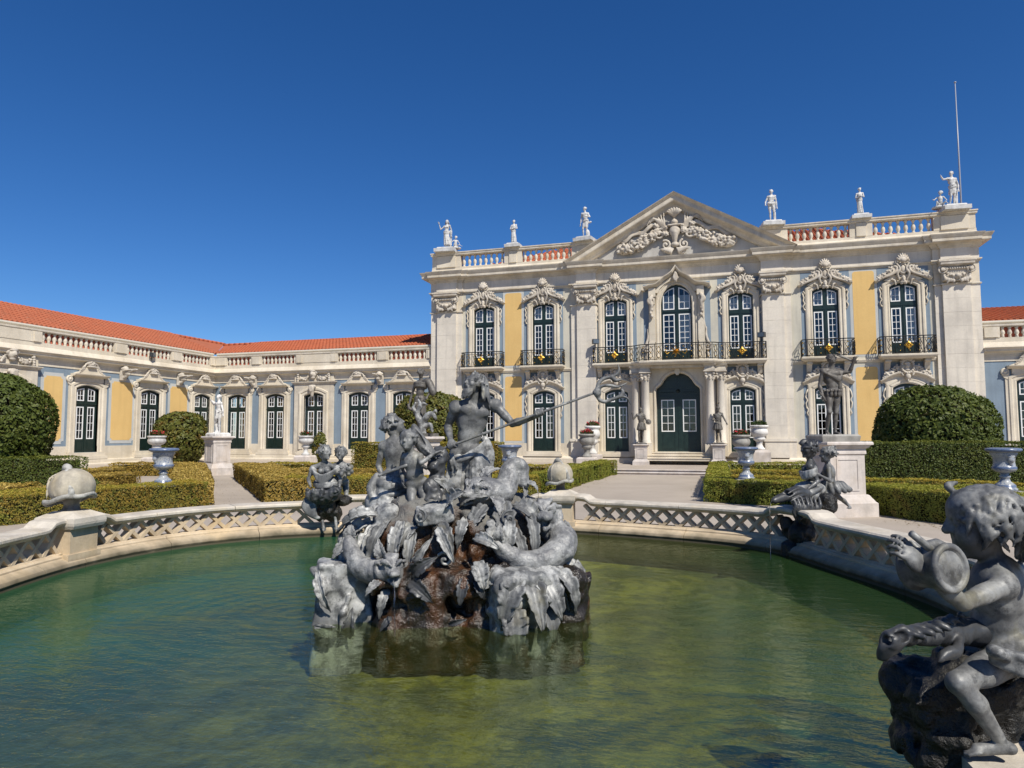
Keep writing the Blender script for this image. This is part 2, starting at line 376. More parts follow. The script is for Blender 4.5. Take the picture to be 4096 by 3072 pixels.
def wall_mesh(ops, x0, x1, z0, z1, y0, y1):
    """wall with openings: ops = [(cx, hw, zbottom, head points relative to cx)]"""
    m = MB(); cols = {}
    for o in ops: cols.setdefault(round(o[0], 3), []).append(o)
    x = x0
    for cx in sorted(cols):
        L = sorted(cols[cx], key=lambda o: o[2]); hw = max(o[1] for o in L)
        if cx-hw > x+.001: m.box(x, cx-hw, y0, y1, z0, z1)
        z = z0
        for k, (c, w, zb, head) in enumerate(L):
            if zb > z+.001: m.box(cx-hw, cx+hw, y0, y1, z, zb)
            nz = L[k+1][2] if k+1 < len(L) else z1; mid = head[0][1]; top = min(nz, max(p[1] for p in head)+.12)
            if w < hw-.001: m.box(cx-hw, cx-w, y0, y1, zb, top); m.box(cx+w, cx+hw, y0, y1, zb, top)
            m.prism([(cx+px, pz) for px, pz in head]+[(cx+w, top), (cx-w, top)], y0, y1)
            z = top
        if z < z1-.001: m.box(cx-hw, cx+hw, y0, y1, z, z1)
        x = cx+hw
    if x < x1-.001: m.box(x, x1, y0, y1, z0, z1)
    return m

PANE = {}
def pane_mesh(w, h):
    k = (round(w, 3), round(h, 3))
    if k not in PANE: PANE[k] = MB().box(-w/2, w/2, 0, .005, 0, h).mesh('pane', [M_glass])
    return PANE[k]
def french_door(hw, s0, s1, rows, t0, spring, top, curtain='', ogee=None, sx=(.10, .50), yq=.11, bottom=0):
    """two-leaf glazed door, threshold at z = 0, wall face at y = 0; returns the window part with sash and pane sub-parts"""
    m = MB(); y0, y1 = yq, yq+.07; a, b = sx
    head = ogee or arch(hw, spring, top)
    m.box(-hw, -b, y0, y1, bottom, spring); m.box(b, hw, y0, y1, bottom, spring); m.box(-a, a, y0-.015, y1, bottom, spring)
    m.box(-.022, .022, y0-.035, y0-.015, bottom+.02, s1+.1)
    for q in (-1, 1):
        xa, xb = sorted((q*a, q*b)); m.box(xa, xb, y0, y1, bottom, s0); m.box(xa, xb, y0, y1, s1, t0)
        if s0-bottom > .3:
            pz0, pz1 = bottom+.1, s0-.09
            m.box(xa+.03, xb-.03, y0-.012, y0, pz0, pz1); m.box(xa+.075, xb-.075, y0-.026, y0-.012, pz0+.045, pz1-.045)
    m.box(-hw, hw, y0-.03, y0-.002, s1+.11, s1+.17)
    at = lambda x: arch_z(x, hw, spring, top)
    if t0 < spring-.05 and not ogee:
        ht = lambda x: at(x)-.13
        m.prism([(-hw, spring)]+[(p, z) for p, z in head[1:-1]]+[(hw, spring), (b, spring), (b, ht(b))]+[(x, ht(x)) for x in np.linspace(b, -b, 7)[1:-1]]+[(-b, ht(-b)), (-b, spring)], y0, y1)
        m.box(-a, a, y0-.006, y1-.004, spring, ht(0)+.02)
    elif ogee:
        m.prism(head, y0, y1)
        m.box(-hw+.02, hw-.02, y0-.05, y0, t0+.02, t0+.12); m.box(-hw+.02, hw-.02, y0-.035, y0, t0-.06, t0)
        m.lathe([(.0, 0), (.075, 0), (.09, .02), (.0, .03)], 12)
        for i in range(len(m.V)-48, len(m.V)): x, y, z = m.V[i]; m.V[i] = (x, y0-.05-z, y+t0+.07)
        m.box(-.03, .03, y0-.03, y0, t0+.12, top-.05)
        for q in (-1, 1):
            pp = [(q*.12, t0+.24), (q*.82, t0+.24), (q*.72, t0+.42), (q*.52, t0+.55), (q*.12, t0+.74)]
            m.prism(pp if q > 0 else pp[::-1], y0-.02, y0)
    w = link('window', m.mesh('window', [M_green]))
    def sash(x0, x1, z0, zt, rows, cols=2):
        s = MB(); f = .048; u = .022; ya, yb = y0-.012, y0+.045
        flat = not callable(zt); Z = (lambda x: zt) if flat else zt
        s.box(x0, x0+f, ya, yb, z0, Z(x0)); s.box(x1-f, x1, ya, yb, z0, Z(x1)); s.box(x0+f, x1-f, ya, yb, z0, z0+f)
        xs = np.linspace(x0+f, x1-f, 6); s.prism([(x, Z(x)) for x in xs]+[(x, Z(x)-f) for x in xs[::-1]], ya, yb)
        iz0, izt = z0+f, (zt-f if flat else None); xm = (x0+x1)/2
        s.box(xm-u/2, xm+u/2, ya+.008, yb-.01, iz0, Z(xm)-f)
        topref = izt if flat else min(Z(x0), Z(x1))-f
        hs = [iz0+(topref-iz0)*i/rows for i in range(1, rows)]
        for h in hs: s.box(x0+f, xm-u/2, ya+.01, yb-.012, h-u/2, h+u/2); s.box(xm+u/2, x1-f, ya+.01, yb-.012, h-u/2, h+u/2)
        so = s.build('sash', M_greenw, w)
        ez = [iz0]+hs+[topref]
        for c in range(2):
            pa, pb = (x0+f, xm-u/2) if c == 0 else (xm+u/2, x1-f)
            for r in range(rows):
                za = ez[r]+(u/2 if r else 0); zb = ez[r+1]-(u/2 if r < rows-1 else 0)
                if flat or r < rows-1: link('pane', pane_mesh(pb-pa, zb-za), None, w, ((pa+pb)/2, y0+.012, za))
                else:
                    q = np.linspace(pa, pb, 4); MB().prism([(pa, za), (pb, za)]+[(x, Z(x)-f) for x in q[::-1]], y0+.012, y0+.017).build('pane', M_glass, w)
    for q in (-1, 1):
        x0, x1 = sorted((q*a, q*b)); sash(x0, x1, s0, s1, rows)
        if not ogee: sash(x0, x1, t0, (lambda x: at(x)-.13), 2)
    for c in curtain.replace('d', ''):
        q = {'l': (-b, -a, s0, s1), 'r': (a, b, s0, s1), 't': (-b, b, t0, at(b)-.15)}[c]
        xs = np.linspace(q[0], q[1], 13); V = []; 
        for i, x in enumerate(xs): V += [(x, y0+.040+.008*math.sin(i*1.9), q[2]), (x, y0+.040+.008*math.sin(i*1.9+.4), q[3])]
        cm = MB(); cm.add(V, [(2*i, 2*i+2, 2*i+3, 2*i+1) for i in range(12)]); cm.build('curtain', M_curt, w)
    if 'd' in curtain:
        for q in (-1, 1):
            for u0_, u1_ in ((.40, .5), (.10, .19)):
                cm = MB()
                for i in range(4): x0_, x1_ = sorted((q*(u0_+(u1_-u0_)*i/4), q*(u0_+(u1_-u0_)*(i+1)/4))); cm.box(x0_, x1_, y0+.05+.01*(i % 2), y0+.06+.01*(i % 2), s0+.04, s1-.03)
                cm.build('curtain', M_drape, w)
    return w

def surround(hw, z0, spring, top, wdt, prof=None, head=None):
    """moulded stone frame round an opening"""
    p = prof or [(0, .24), (0, -.05), (.05, -.075), (.09, -.06), (.14, -.06), (.17, -.10), (wdt-.06, -.10), (wdt, -.07), (wdt, .01)]
    path = [(-hw, z0)]+(head or arch(hw, spring, top, 10))+[(hw, z0)]
    return MB().sweep(path, p)

# ---- carved ornaments
def blossom(S, c, r, seed, flat=.55, k=.01):
    g = np.random.default_rng(seed); S.ell(c, (r*.5, r*flat*1.1, r*.5), k=k); n = g.integers(4, 6); a0 = g.uniform(0, 6)
    for i in range(n):
        a = a0+6.283*i/n; S.ell((c[0]+.7*r*math.cos(a), c[1]+.01, c[2]+.7*r*math.sin(a)), (r*.42, r*.34, r*.42), k=k)
def scroll(S, c, r, turns, dirn, a0, w, y=0, k=.01, rise=0.):
    n = int(14*turns); P = []
    for i in range(n+1):
        t = i/n; a = a0+dirn*turns*6.283*t; q = r*(1-.86*t); P.append((c[0]+q*math.cos(a), y-.03*t-rise*t, c[2]+q*math.sin(a)))
    S.tube(P, [w, w*.8, w*1.1], k, 1)
def swag(S, p0, p1, sag, r, seed, y=-.05):
    g = np.random.default_rng(seed)
    for i in range(15):
        t = i/14; x = p0[0]+(p1[0]-p0[0])*t; z = p0[1]+(p1[1]-p0[1])*t-sag*4*t*(1-t); q = r*(.55+.6*math.sin(math.pi*t))
        for _ in range(3): S.ell((x+g.uniform(-q, q)*.8, y-g.uniform(0, q)*.5, z+g.uniform(-q, q)*.8), np.array((q, q*.8, q))*g.uniform(.35, .6), k=.006)
def crest_upper():
    S = Sculpt((-1.15, -.42, -.62), (1.15, .06, .92), .018)       # origin at z = 9.15
    for q in (-1, 1):
        S.tube([(q*.14, -.14, -.42), (q*.24, -.2, -.12), (q*.13, -.22, .12), (q*.25, -.2, .36)], [.035, .055, .045, .03])
        S.tube([(q*1.06, -.2, -.36), (q*.8, -.2, -.25), (q*.5, -.2, -.14), (q*.3, -.2, .0), (q*.26, -.2, .18), (q*.36, -.2, .24), (q*.4, -.18, .14)], [.03, .05, .06, .06, .05, .04, .03])
        scroll(S, (q*.22, 0, .5), .12, 1.2, q, 1.5, .03, -.16)
        for i in range(9): blossom(S, (q*(.42+.075*i), -.2+.03*math.sin(i*2), .10-.052*i+(.07 if i % 2 else -.02)+.05*math.sin(i)), .10+.02*math.sin(i*1.7), i+20*(q > 0))
        S.tube([(q*.3, -.1, -.62), (q*.36, -.14, -.4), (q*.5, -.12, -.34)], [.03, .04, .02])
    S.ell((0, -.12, .12), (.2, .13, .28)); S.ell((0, -.2, .14), (.12, .1, .2), k=.01, cut=True); S.ell((0, -.17, .12), (.10, .06, .16))
    for i in range(7):
        a = math.radians(20+23.3*i); S.tube([(0, -.16, .42), (.16*math.cos(a), -.26, .46+.17*math.sin(a)), (.25*math.cos(a), -.2, .52+.30*math.sin(a))], [.04, .045, .025])
    S.ell((0, -.26, .5), (.13, .1, .12)); S.ell((0, -.2, -.34), (.09, .1, .14)); S.ell((0, -.2, -.5), (.15, .1, .07)); S.ell((0, -.22, -.42), (.06, .1, .08))
    S.ell((-.08, -.2, -.56), (.06, .07, .06)); S.ell((.08, -.2, -.56), (.06, .07, .06))
    return S.mesh('crest', [M_orn])
def crest_lower():
    S = Sculpt((-1.1, -.4, -.55), (1.1, .06, .62), .018)          # origin at z = 4.6
    n = 18
    for i in range(n):
        a = 6.283*i/n; S.ell((.25*math.cos(a), -.2, .18+.3*math.sin(a)), (.062, .09, .062), k=.015)
    S.ell((0, -.12, .18), (.23, .08, .28)); S.ell((0, -.19, .2), (.1, .11, .14)); S.ell((0, -.22, .31), (.13, .08, .07)); S.rc((0, -.29, .22), (0, -.3, .18), .018, .025); S.ell((0, -.18, .03), (.12, .08, .07))
    for i in range(7): a = math.radians(30+20*i); S.ell((.28*math.cos(a), -.2, .22+.36*math.sin(a)), (.075, .08, .05))
    for q in (-1, 1):
        S.tube([(q*1.02, -.16, -.4), (q*.8, -.18, -.26), (q*.5, -.18, -.14), (q*.28, -.18, -.1), (q*.2, -.2, -.22)], [.03, .04, .045, .05, .04])
        scroll(S, (q*.3, 0, .0), .12, 1.1, -q, 1.2, .035, -.16)
        for i in range(9): blossom(S, (q*(.36+.07*i), -.17-.03*math.sin(i*2.2), .14-.05*i+(.08 if i % 2 else -.03)), .095+.018*math.sin(i*1.9), 60+i+20*(q > 0))
    S.ell((0, -.2, -.28), (.12, .1, .14)); S.ell((0, -.18, -.45), (.05, .08, .1))
    return S.mesh('crest', [M_orn])
def crest_wing():
    S = Sculpt((-.85, -.36, -.62), (.85, .06, .52), .02)          # origin at z = 5.05
    g = np.random.default_rng(4)
    for i in range(22):
        a = g.uniform(0, 6.28); q = g.uniform(0, 1)**.5; blossom(S, (.24*q*math.cos(a), -.16-.08*(1-q), .22+.2*q*math.sin(a)), .075, i)
    S.ell((0, -.08, .2), (.24, .14, .2)); S.bx((0, -.14, .04), (.25, .12, .04), rad=.03)
    for q in (-1, 1):
        S.tube([(q*.22, -.14, .3), (q*.34, -.15, .12), (q*.4, -.13, -.06), (q*.52, -.12, -.2), (q*.7, -.12, -.26)], [.03, .028, .028, .028, .018])
        for i in range(10): blossom(S, (q*(.26+.045*i), -.14, .20-.052*i+.02*math.sin(i*2)), .062, 40+i)
    return S.mesh('crest', [M_orn])
def capital():
    S = Sculpt((-.78, -.42, -.62), (.78, .12, .56), .022)         # origin at z = 8.95
    S.bx((0, -.12, .36), (.66, .2, .06), rad=.02); S.bx((0, -.12, .46), (.72, .22, .04), rad=.02); S.bx((0, -.04, 0), (.56, .1, .42), rad=.03)
    for q in (-1, 1):
        scroll(S, (q*.52, 0, .1), .2, 1.7, -q, 1.57, .042, -.16, rise=.05); S.ell((q*.52, -.2, .1), (.06, .08, .06))
        S.tube([(q*.5, -.12, -.1), (q*.46, -.16, -.28), (q*.34, -.2, -.4), (q*.4, -.2, -.5)], [.05, .05, .05, .03])
        for i in range(4): S.ell((q*(.16+.1*i), -.2, -.42+.03*i), (.07, .06, .09))
    S.tube([(-.5, -.16, .28), (0, -.2, .3), (.5, -.16, .28)], .045)
    for i in range(9): S.ell((-.36+.09*i, -.18, .14), (.04, .06, .06))
    swag(S, (-.4, -.02), (.4, -.02), .22, .09, 3, -.16)
    S.ell((0, -.2, .34), (.12, .1, .1)); S.ell((0, -.22, -.2), (.1, .1, .1)); 
    return S.mesh('capital', [M_orn])
def column_capital():
    S = Sculpt((-.34, -.34, -.02), (.34, .34, .44), .018)
    S.rc((0, 0, .02), (0, 0, .3), .19, .22); S.bx((0, 0, .4), (.29, .29, .03), rad=.01)
    for i in range(4):
        a = math.pi/4+math.pi/2*i; c = (.25*math.cos(a), .25*math.sin(a)); S.ell((c[0], c[1], .29), (.08, .08, .09)); S.ell((c[0], c[1], .29), (.04, .04, .1), cut=True, k=.01)
    for i in range(8):
        a = math.pi/4*i; S.tube([(.18*math.cos(a), .18*math.sin(a), .02), (.22*math.cos(a), .22*math.sin(a), .13), (.28*math.cos(a), .28*math.sin(a), .17)], [.06, .05, .03])
    return S.mesh('capital', [M_orn])

BALUSTER = MB().lathe([(.085, 0), (.085, .05), (.05, .07), (.055, .12), (.098, .24), (.085, .34), (.045, .46), (.05, .53), (.085, .57), (.085, .63)], 10).mesh('baluster', [M_stone_t])
BALUSTER_W = MB().lathe([(.08, 0), (.08, .03), (.045, .05), (.07, .07), (.07, .09), (.05, .11), (.10, .19), (.085, .27), (.045, .38), (.08, .44), (.08, .47)], 10).mesh('baluster', [M_stone_t])

def railing(path, z0, z1, gold_step=.42):
    """wrought iron railing along a plan path; returns iron and gilded meshes"""
    P = np.array(path, float); seg = np.linalg.norm(np.diff(P, axis=0), axis=1); cum = np.concatenate([[0], np.cumsum(seg)]); L = cum[-1]
    pt = lambda s: np.array([np.interp(s, cum, P[:, 0]), np.interp(s, cum, P[:, 1])])
    m = MB(); g = MB(); h = z1-z0; ss = np.linspace(0, L, max(2, int(L/.15)))
    for z, r in ((z1, .02), (z0+.05, .014), (z1-.1, .009)): m.tube([(*pt(s), z) for s in ss], r*1.25, 4)
    n = int(L/.095)
    for i in range(n+1):
        s = L*i/n; x, y = pt(s)
        if i % 4 == 0: m.tube([(x, y, z0), (x, y, z1)], .019, 4)
        elif i % 4 == 2:
            pts = [(*pt(np.clip(s+.085*math.sin(t*6.283), 0, L)), z0+.08+(h-.2)*t) for t in np.linspace(0, 1, 13)]; m.tube(pts, .0145, 4)
            pts = [(*pt(np.clip(s-.085*math.sin(t*6.283), 0, L)), z0+.08+(h-.2)*t) for t in np.linspace(0, 1, 13)]; m.tube(pts, .0145, 4)
            for zz in (z0+.14, z0+h*.5, z1-.16):
                q = pt(s); g.lathe([(0, -.026), (.022, -.008), (.025, .012), (0, .03)], 6, (q[0], q[1]-.012, zz))
        else:
            pts = [(*pt(np.clip(s+.03*math.sin(t*12.5), 0, L)), z0+.05+(h-.15)*t) for t in np.linspace(0, 1, 9)]; m.tube(pts, .013, 4)
    return m, g
def rosette_mesh():
    m = MB()
    for i in range(8):
        a = math.pi/4*i; L = .2 if i % 2 == 0 else .15; d = np.array((math.cos(a), 0, math.sin(a))); t = np.array((-d[2], 0, d[0]))
        V = [d*.03, d*L*.55+t*.06+np.array((0, -.03, 0)), d*L, d*L*.55-t*.06+np.array((0, -.03, 0)), d*L*.5+np.array((0, -.055, 0)), d*L*.5+np.array((0, .02, 0))]
        m.add(V, [(0, 1, 4), (1, 2, 4), (2, 3, 4), (3, 0, 4), (1, 0, 5), (2, 1, 5), (3, 2, 5), (0, 3, 5)])
    m.lathe([(0, -.05), (.05, -.03), (.05, 0), (0, .02)], 8)
    return m.mesh('rosette', [M_gold])
ROS = rosette_mesh()

# ------------------------------------------------------------------ MAIN PAVILION
pal = thing('palace_pavilion', 'two storey pale stone palace front with yellow panels, balconies and a carved triangular pediment', 'palace')
ZT = .92
BX = (-10.09, -6.81, -3.03, 3.03, 6.81, 10.09)
up_head = arch(.57, 3.18+5.3, 3.37+5.3); lo_head = arch(.585, 2.93+ZT, 3.12+ZT)
oc = [(-1.05, 3.93), (-1.02, 4.03), (-.93, 4.10), (-.83, 4.18), (-.74, 4.30), (-.66, 4.44), (-.52, 4.60), (-.34, 4.71), (-.15, 4.765), (0, 4.78)]
oc = oc+[(-x, z) for x, z in oc[-2::-1]]
cw_head = [(.75*math.cos(math.radians(180-18*i)), 8.28+.94*math.sin(math.radians(18*i))) for i in range(11)]
ops = [(x, .57, 5.3, up_head) for x in BX]+[(x, .585, ZT, lo_head) for x in BX]+[(0, 1.05, ZT, oc), (0, .75, 5.3, cw_head)]
wall_mesh(ops, -13.05, 13.05, .55, 10.45, 0, .45).build('wall', M_plast, pal)
sw = MB(); sw.box(-13.05, -12.6, .45, 14, .55, 10.45); sw.box(12.6, 13.05, .45, 14, .55, 10.45); sw.box(-12.6, 12.6, 13.6, 14, .55, 10.45); sw.build('side_wall', M_plast, pal)
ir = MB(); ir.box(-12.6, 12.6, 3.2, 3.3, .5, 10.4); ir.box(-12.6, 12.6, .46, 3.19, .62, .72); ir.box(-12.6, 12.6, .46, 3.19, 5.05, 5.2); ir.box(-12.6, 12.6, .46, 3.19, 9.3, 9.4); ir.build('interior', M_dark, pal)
# painted zones
for x in BX:
    e = x/abs(x); m = MB(); yp = -.005
    for q in (-1, 1):
        m.box(*sorted((x+q*.80, x+q*1.055)), yp, .001, 5.38, 8.72); m.box(*sorted((x+q*.80, x+q*1.06)), yp, .001, 1.33, 4.15)
    m.box(x-1.055, x+1.055, yp, .001, 8.72, 9.38); m.box(x-1.06, x+1.06, yp, .001, 4.15, 5.02)
    m.build('blue_panel', M_blue, pal)
for q in (-1, 1):
    m = MB()
    for z0, z1 in ((5.36, 8.62), (8.62, 9.3)): m.box(*sorted((q*1.2, q*1.62)), -.005, .001, z0, z1)
    m.build('blue_panel', M_blue, pal)
    for z0, z1 in ((5.42, 9.30), (1.45, 4.84)):
        a, b = sorted((q*8.0, q*8.92)); c = .1
        def cham(a, b, z0, z1, c): return [(a, z0), (b, z0), (b, z1-c), (b-c*.35, z1-c*.35), (b-c, z1), (a+c, z1), (a+c*.35, z1-c*.35), (a, z1-c)]
        MB().prism(cham(a-.13, b+.13, z0-.1, z1+.08, .12), -.005, .001).build('panel_border', M_band, pal)
        MB().prism(cham(a, b, z0, z1, c), -.011, -.004).build('yellow_panel', M_yel, pal)
# string course and base
for a, b in ((-11.3, -5.3), (5.3, 11.3)):
    st = MB(); st.hsweep([(a, 0), (b, 0)], [(0, 5.05), (.05, 5.07), (.05, 5.11), (.075, 5.13), (.075, 5.19), (0, 5.21)])
    st.build('string_course', M_stone, pal)
bs = MB()
for a, b in ((-13.1, -11.35), (-11.25, -5.35), (-5.25, -4.0), (4.0, 5.25), (5.35, 11.25), (11.35, 13.1)): pass
bs.hsweep([(-13.4, .1), (-13.4, -.18), (13.4, -.18), (13.4, .1)], [(0, .25), (.12, .25), (.12, .55), (.09, .60), (0, .66), (-.2, .66)])
bs.box(-13.4, 13.4, -.18, .2, .25, .655); bs.build('base_course', M_stone, pal)
def dado(parent, x0, x1, gaps, z0, z1, y0):
    x = x0
    for g0, g1 in sorted(gaps)+[(x1, x1)]:
        if g0 > x: MB().box(x, g0, y0, .002, z0, z1).build('dado', M_stone, parent)
        x = g1
dado(pal, -13.06, 13.06, [(x-.585, x+.585) for x in BX]+[(-1.05, 1.05)], .66, 1.33, -.02)
for x in BX:
    d = MB(); d.box(x-1.0, x+1.0, -.32, .19, .66, .80); d.box(x-.93, x+.93, -.26, .19, .80, .915); d.build('doorstep', M_stone, pal)
# pilasters built of coursed blocks
cap = capital()
def pilaster(parts, z0, z1, n, capx, side=None):
    for (a, b, y) in parts:
        for (zz0, zz1, ex) in ((.66, 1.42, .06), (1.42, 1.56, .10)):
            MB().box(a-ex, b+ex, y-ex, .003, zz0, zz1).build('pilaster_base', M_marb, pal)
        h = (z1-z0)/n
        for i in range(n): blk = MB().box(a, b, y+.002*((i*7) % 3), .003, z0+h*i+(.002 if i else 0), z0+h*(i+1)-.002); blk.build('pilaster_block', M_marb, pal)
    (a, b, y) = parts[-1]
    for (a, b, y) in parts: MB().hsweep([(a, .003), (a, y), (b, y), (b, .003)], [(0, z1), (.05, z1), (.06, z1+.05), (0, z1+.08)]).build('pilaster_neck', M_stone_t, pal)
    o = link('capital', cap, None, pal, (capx, parts[-1][2]+.02, 8.95)); o.scale = ((b-a)/1.07, 1, 1)
for q in (-1, 1):
    f = lambda a, b, y: (*sorted((q*a, q*b)), y)
    pilaster([f(11.34, 13.13, -.12), f(11.62, 12.72, -.26)], 1.56, 8.40, 11, q*12.17)
    pilaster([f(3.98, 5.30, -.12), f(4.02, 4.98, -.26)], 1.56, 8.40, 11, q*4.50)
    for (a, b, y) in (f(11.34, 13.13, -.10), f(11.62, 12.72, -.22), f(4.0, 5.30, -.10), f(4.02, 4.98, -.22)): MB().box(a, b, y, .002, 8.48, 9.42).build('pilaster_head', M_stone, pal)
# entablature following the pilasters
def ent_path(d=0, ends=True):
    R = [(-13.13, 8), (-13.13, -.12), (-12.74, -.12), (-12.74, -.26), (-11.60, -.26), (-11.60, -.12), (-11.32, -.12), (-11.32, 0), (-5.32, 0), (-5.32, -.12), (-5.0, -.12), (-5.0, -.26), (-4.0, -.26), (-4.0, 0)]
    return R+[(-x, y) for x, y in R[::-1]]
EP = ent_path()
MB().hsweep(EP, [(0, 9.40), (.04, 9.42), (.04, 9.47), (.10, 9.50), (.10, 9.555), (0, 9.56)], caps=False).build('architrave', M_stone_t, pal)
MB().hsweep(EP, [(-.2, 9.56), (.012, 9.56), (.012, 10.06), (-.2, 10.06)], caps=False).build('frieze', M_marb, pal)
MB().hsweep(EP, [(-.2, 10.05), (.05, 10.06), (.09, 10.15), (.14, 10.19), (.16, 10.24), (.38, 10.27), (.40, 10.30), (.40, 10.42), (.42, 10.44), (.48, 10.55), (.50, 10.60), (.3, 10.64), (-.2, 10.66)], caps=False).build('cornice', M_stone_t, pal)
# attic course, balustrade, piers
MB().hsweep([(-13.1, 8), (-13.1, -.10), (-3.9, -.10)], [(-.4, 10.6), (.06, 10.6), (.06, 10.72), (0, 10.80), (0, 10.92), (-.4, 10.92)], caps=False).build('attic_course', M_stone, pal)
MB().hsweep([(3.9, -.10), (13.1, -.10), (13.1, 8)], [(-.4, 10.6), (.06, 10.6), (.06, 10.72), (0, 10.80), (0, 10.92), (-.4, 10.92)], caps=False).build('attic_course', M_stone, pal)
RP = [(-.30, 11.56), (.0, 11.56), (.05, 11.60), (.05, 11.68), (.08, 11.70), (.08, 11.75), (-.38, 11.76)]
MB().hsweep([(-13.1, 8), (-13.1, -.12), (-4.0, -.12)], RP, caps=False).build('top_rail', M_stone_t, pal)
MB().hsweep([(4.0, -.12), (13.1, -.12), (13.1, 8)], RP, caps=False).build('top_rail', M_stone_t, pal)
for q in (-1, 1):
    for a, b in ((11.42, 13.08), (7.95, 8.92), (3.75, 5.25)):
        x0, x1 = sorted((q*a, q*b)); MB().box(x0, x1, -.11, .25, 10.92, 11.56).build('balustrade_pier', M_stone, pal)
        x0, x1 = sorted((q*(a+.28), q*(b-.28))); MB().box(x0, x1, -.16, -.11, 10.93, 11.55).build('pier_panel', M_stone, pal)
    for a, b, n in ((8.92, 11.42, 8), (5.25, 7.95, 9)):
        for i in range(n): link('baluster', BALUSTER, None, pal, (q*(a+(b-a)*(i+.5)/n), .06, 10.92))
    for yy in np.arange(.6, 7.5, .32): link('baluster', BALUSTER, None, pal, (q*12.95, yy, 10.92))
# pediment
ang = math.atan2(3.13, 5.55); 
for q in (-1, 1):
    pth = [(-5.62*1.0, 10.62), (0, 13.76)] if q < 0 else [(0, 13.76), (5.62, 10.62)]
    m = MB(); pr = [(-.62, .1), (-.62, -.14), (-.56, -.2), (-.50, -.22), (-.44, -.28), (-.34, -.5), (-.30, -.52), (-.14, -.52), (-.11, -.56), (-.03, -.66), (0, -.68), (.02, .1)]
    n = np.array((-(pth[1][1]-pth[0][1]), pth[1][0]-pth[0][0])); n = n/np.linalg.norm(n); d = np.array(pth[1])-np.array(pth[0]); d /= np.linalg.norm(d); V = []
    for end in (0, 1):
        for o, y in pr:
            if (end == 1) == (q < 0): s_ = -o*n[0]/d[0]
            else: s_ = -(o*n[1])/d[1] if o*n[1] < 0 else 0
            p = np.array(pth[end])+n*o+d*s_; V.append((p[0], y-.02, p[1]))
    k = len(pr); m.add(V, [(j, j+1, k+j+1, k+j) for j in range(k-1)]+[list(range(k)), list(range(2*k-1, k-1, -1))]); m.build('raking_cornice', M_stone_t, pal)
MB().prism([(-5.3, 10.6), (5.3, 10.6), (0, 13.6)], -.04, .3).build('tympanum', mottled('grey tympanum stone', (.47, .455, .425), (.36, .345, .315), 1.2, .2, 20), pal)
def tymp_orn():
    S = Sculpt((-3.3, -.55, -.1), (3.3, .04, 2.45), .028)         # origin at z = 10.72
    S.rc((0, -.16, .62), (0, -.2, 1.1), .10, .20); S.ell((0, -.18, 1.18), (.27, .2, .3)); S.ell((0, -.14, .5), (.2, .16, .14)); S.bx((0, -.2, 1.46), (.34, .16, .05), rad=.04); S.ell((0, -.2, 1.62), (.17, .16, .15)); S.rc((0, -.2, 1.75), (0, -.2, 1.86), .06, .03)
    for i in range(7):
        a = math.radians(25+21.6*i); S.tube([(0, -.2, 1.9), (.22*math.cos(a), -.34, 2.0+.12*math.sin(a)), (.36*math.cos(a), -.38, 2.02+.26*math.sin(a))], [.05, .06, .05])
    g = np.random.default_rng(12)
    for q in (-1, 1):
        for i in range(7): S.tube([(q*.45, -.18, 1.2), (q*(.5+.09*i), -.26, 1.6+.05*i), (q*(.52+.14*i), -.22, 2.15-.10*i)], [.06, .05, .025], k=.01)
        for i in range(14): blossom(S, (q*(.38+g.uniform(0, .6)), -.16-g.uniform(0, .12), .95+g.uniform(0, .65)), .12, i, k=.012)
        scroll(S, (q*.72, 0, 1.05), .3, 1.3, -q, 1.0, .06, -.2); scroll(S, (q*.45, 0, .5), .25, 1.3, q, 2.0, .06, -.16); scroll(S, (q*.3, 0, .2), .2, 1.2, -q, .3, .06, -.14)
        for i in range(6): S.tube([(q*.1, -.16, .3), (q*(.18+.08*i), -.24, .12+.03*i), (q*(.2+.1*i), -.18, .0+.06*i)], [.05, .05, .03], k=.01)
        P0 = np.array((.95, 1.15)); P1 = np.array((2.7, .42))
        for i in range(26):
            t = i/25; c = P0+(P1-P0)*t+np.array((0, -.2*math.sin(math.pi*t))); r = .15+.12*math.sin(math.pi*t)
            for _ in range(9): S.ell((q*(c[0]+g.uniform(-r, r)), -.14-g.uniform(0, .28)*math.sin(math.pi*(.15+.7*t)), c[1]+g.uniform(-r, r)), np.array((1, .9, 1))*g.uniform(.045, .095), k=.006)
        for off, am, sg in ((.34, .1, 1), (-.3, .08, 2)):
            P = [(q*(1.0+.28*j), -.12-.05*math.sin(j*1.7), 1.2-.115*j+off+am*math.sin(j*1.9+sg)) for j in range(7)]
            for w in (-.05, .05): S.tube([(x, y, z+w) for x, y, z in P], [.05, .06, .03], k=.03)
        scroll(S, (q*2.72, 0, .5), .2, 1.4, -q, .4, .06, -.12)
    return S.mesh('tympanum_relief', [M_orn])
link('tympanum_relief', tymp_orn(), None, pal, (0, -.04, 10.70))
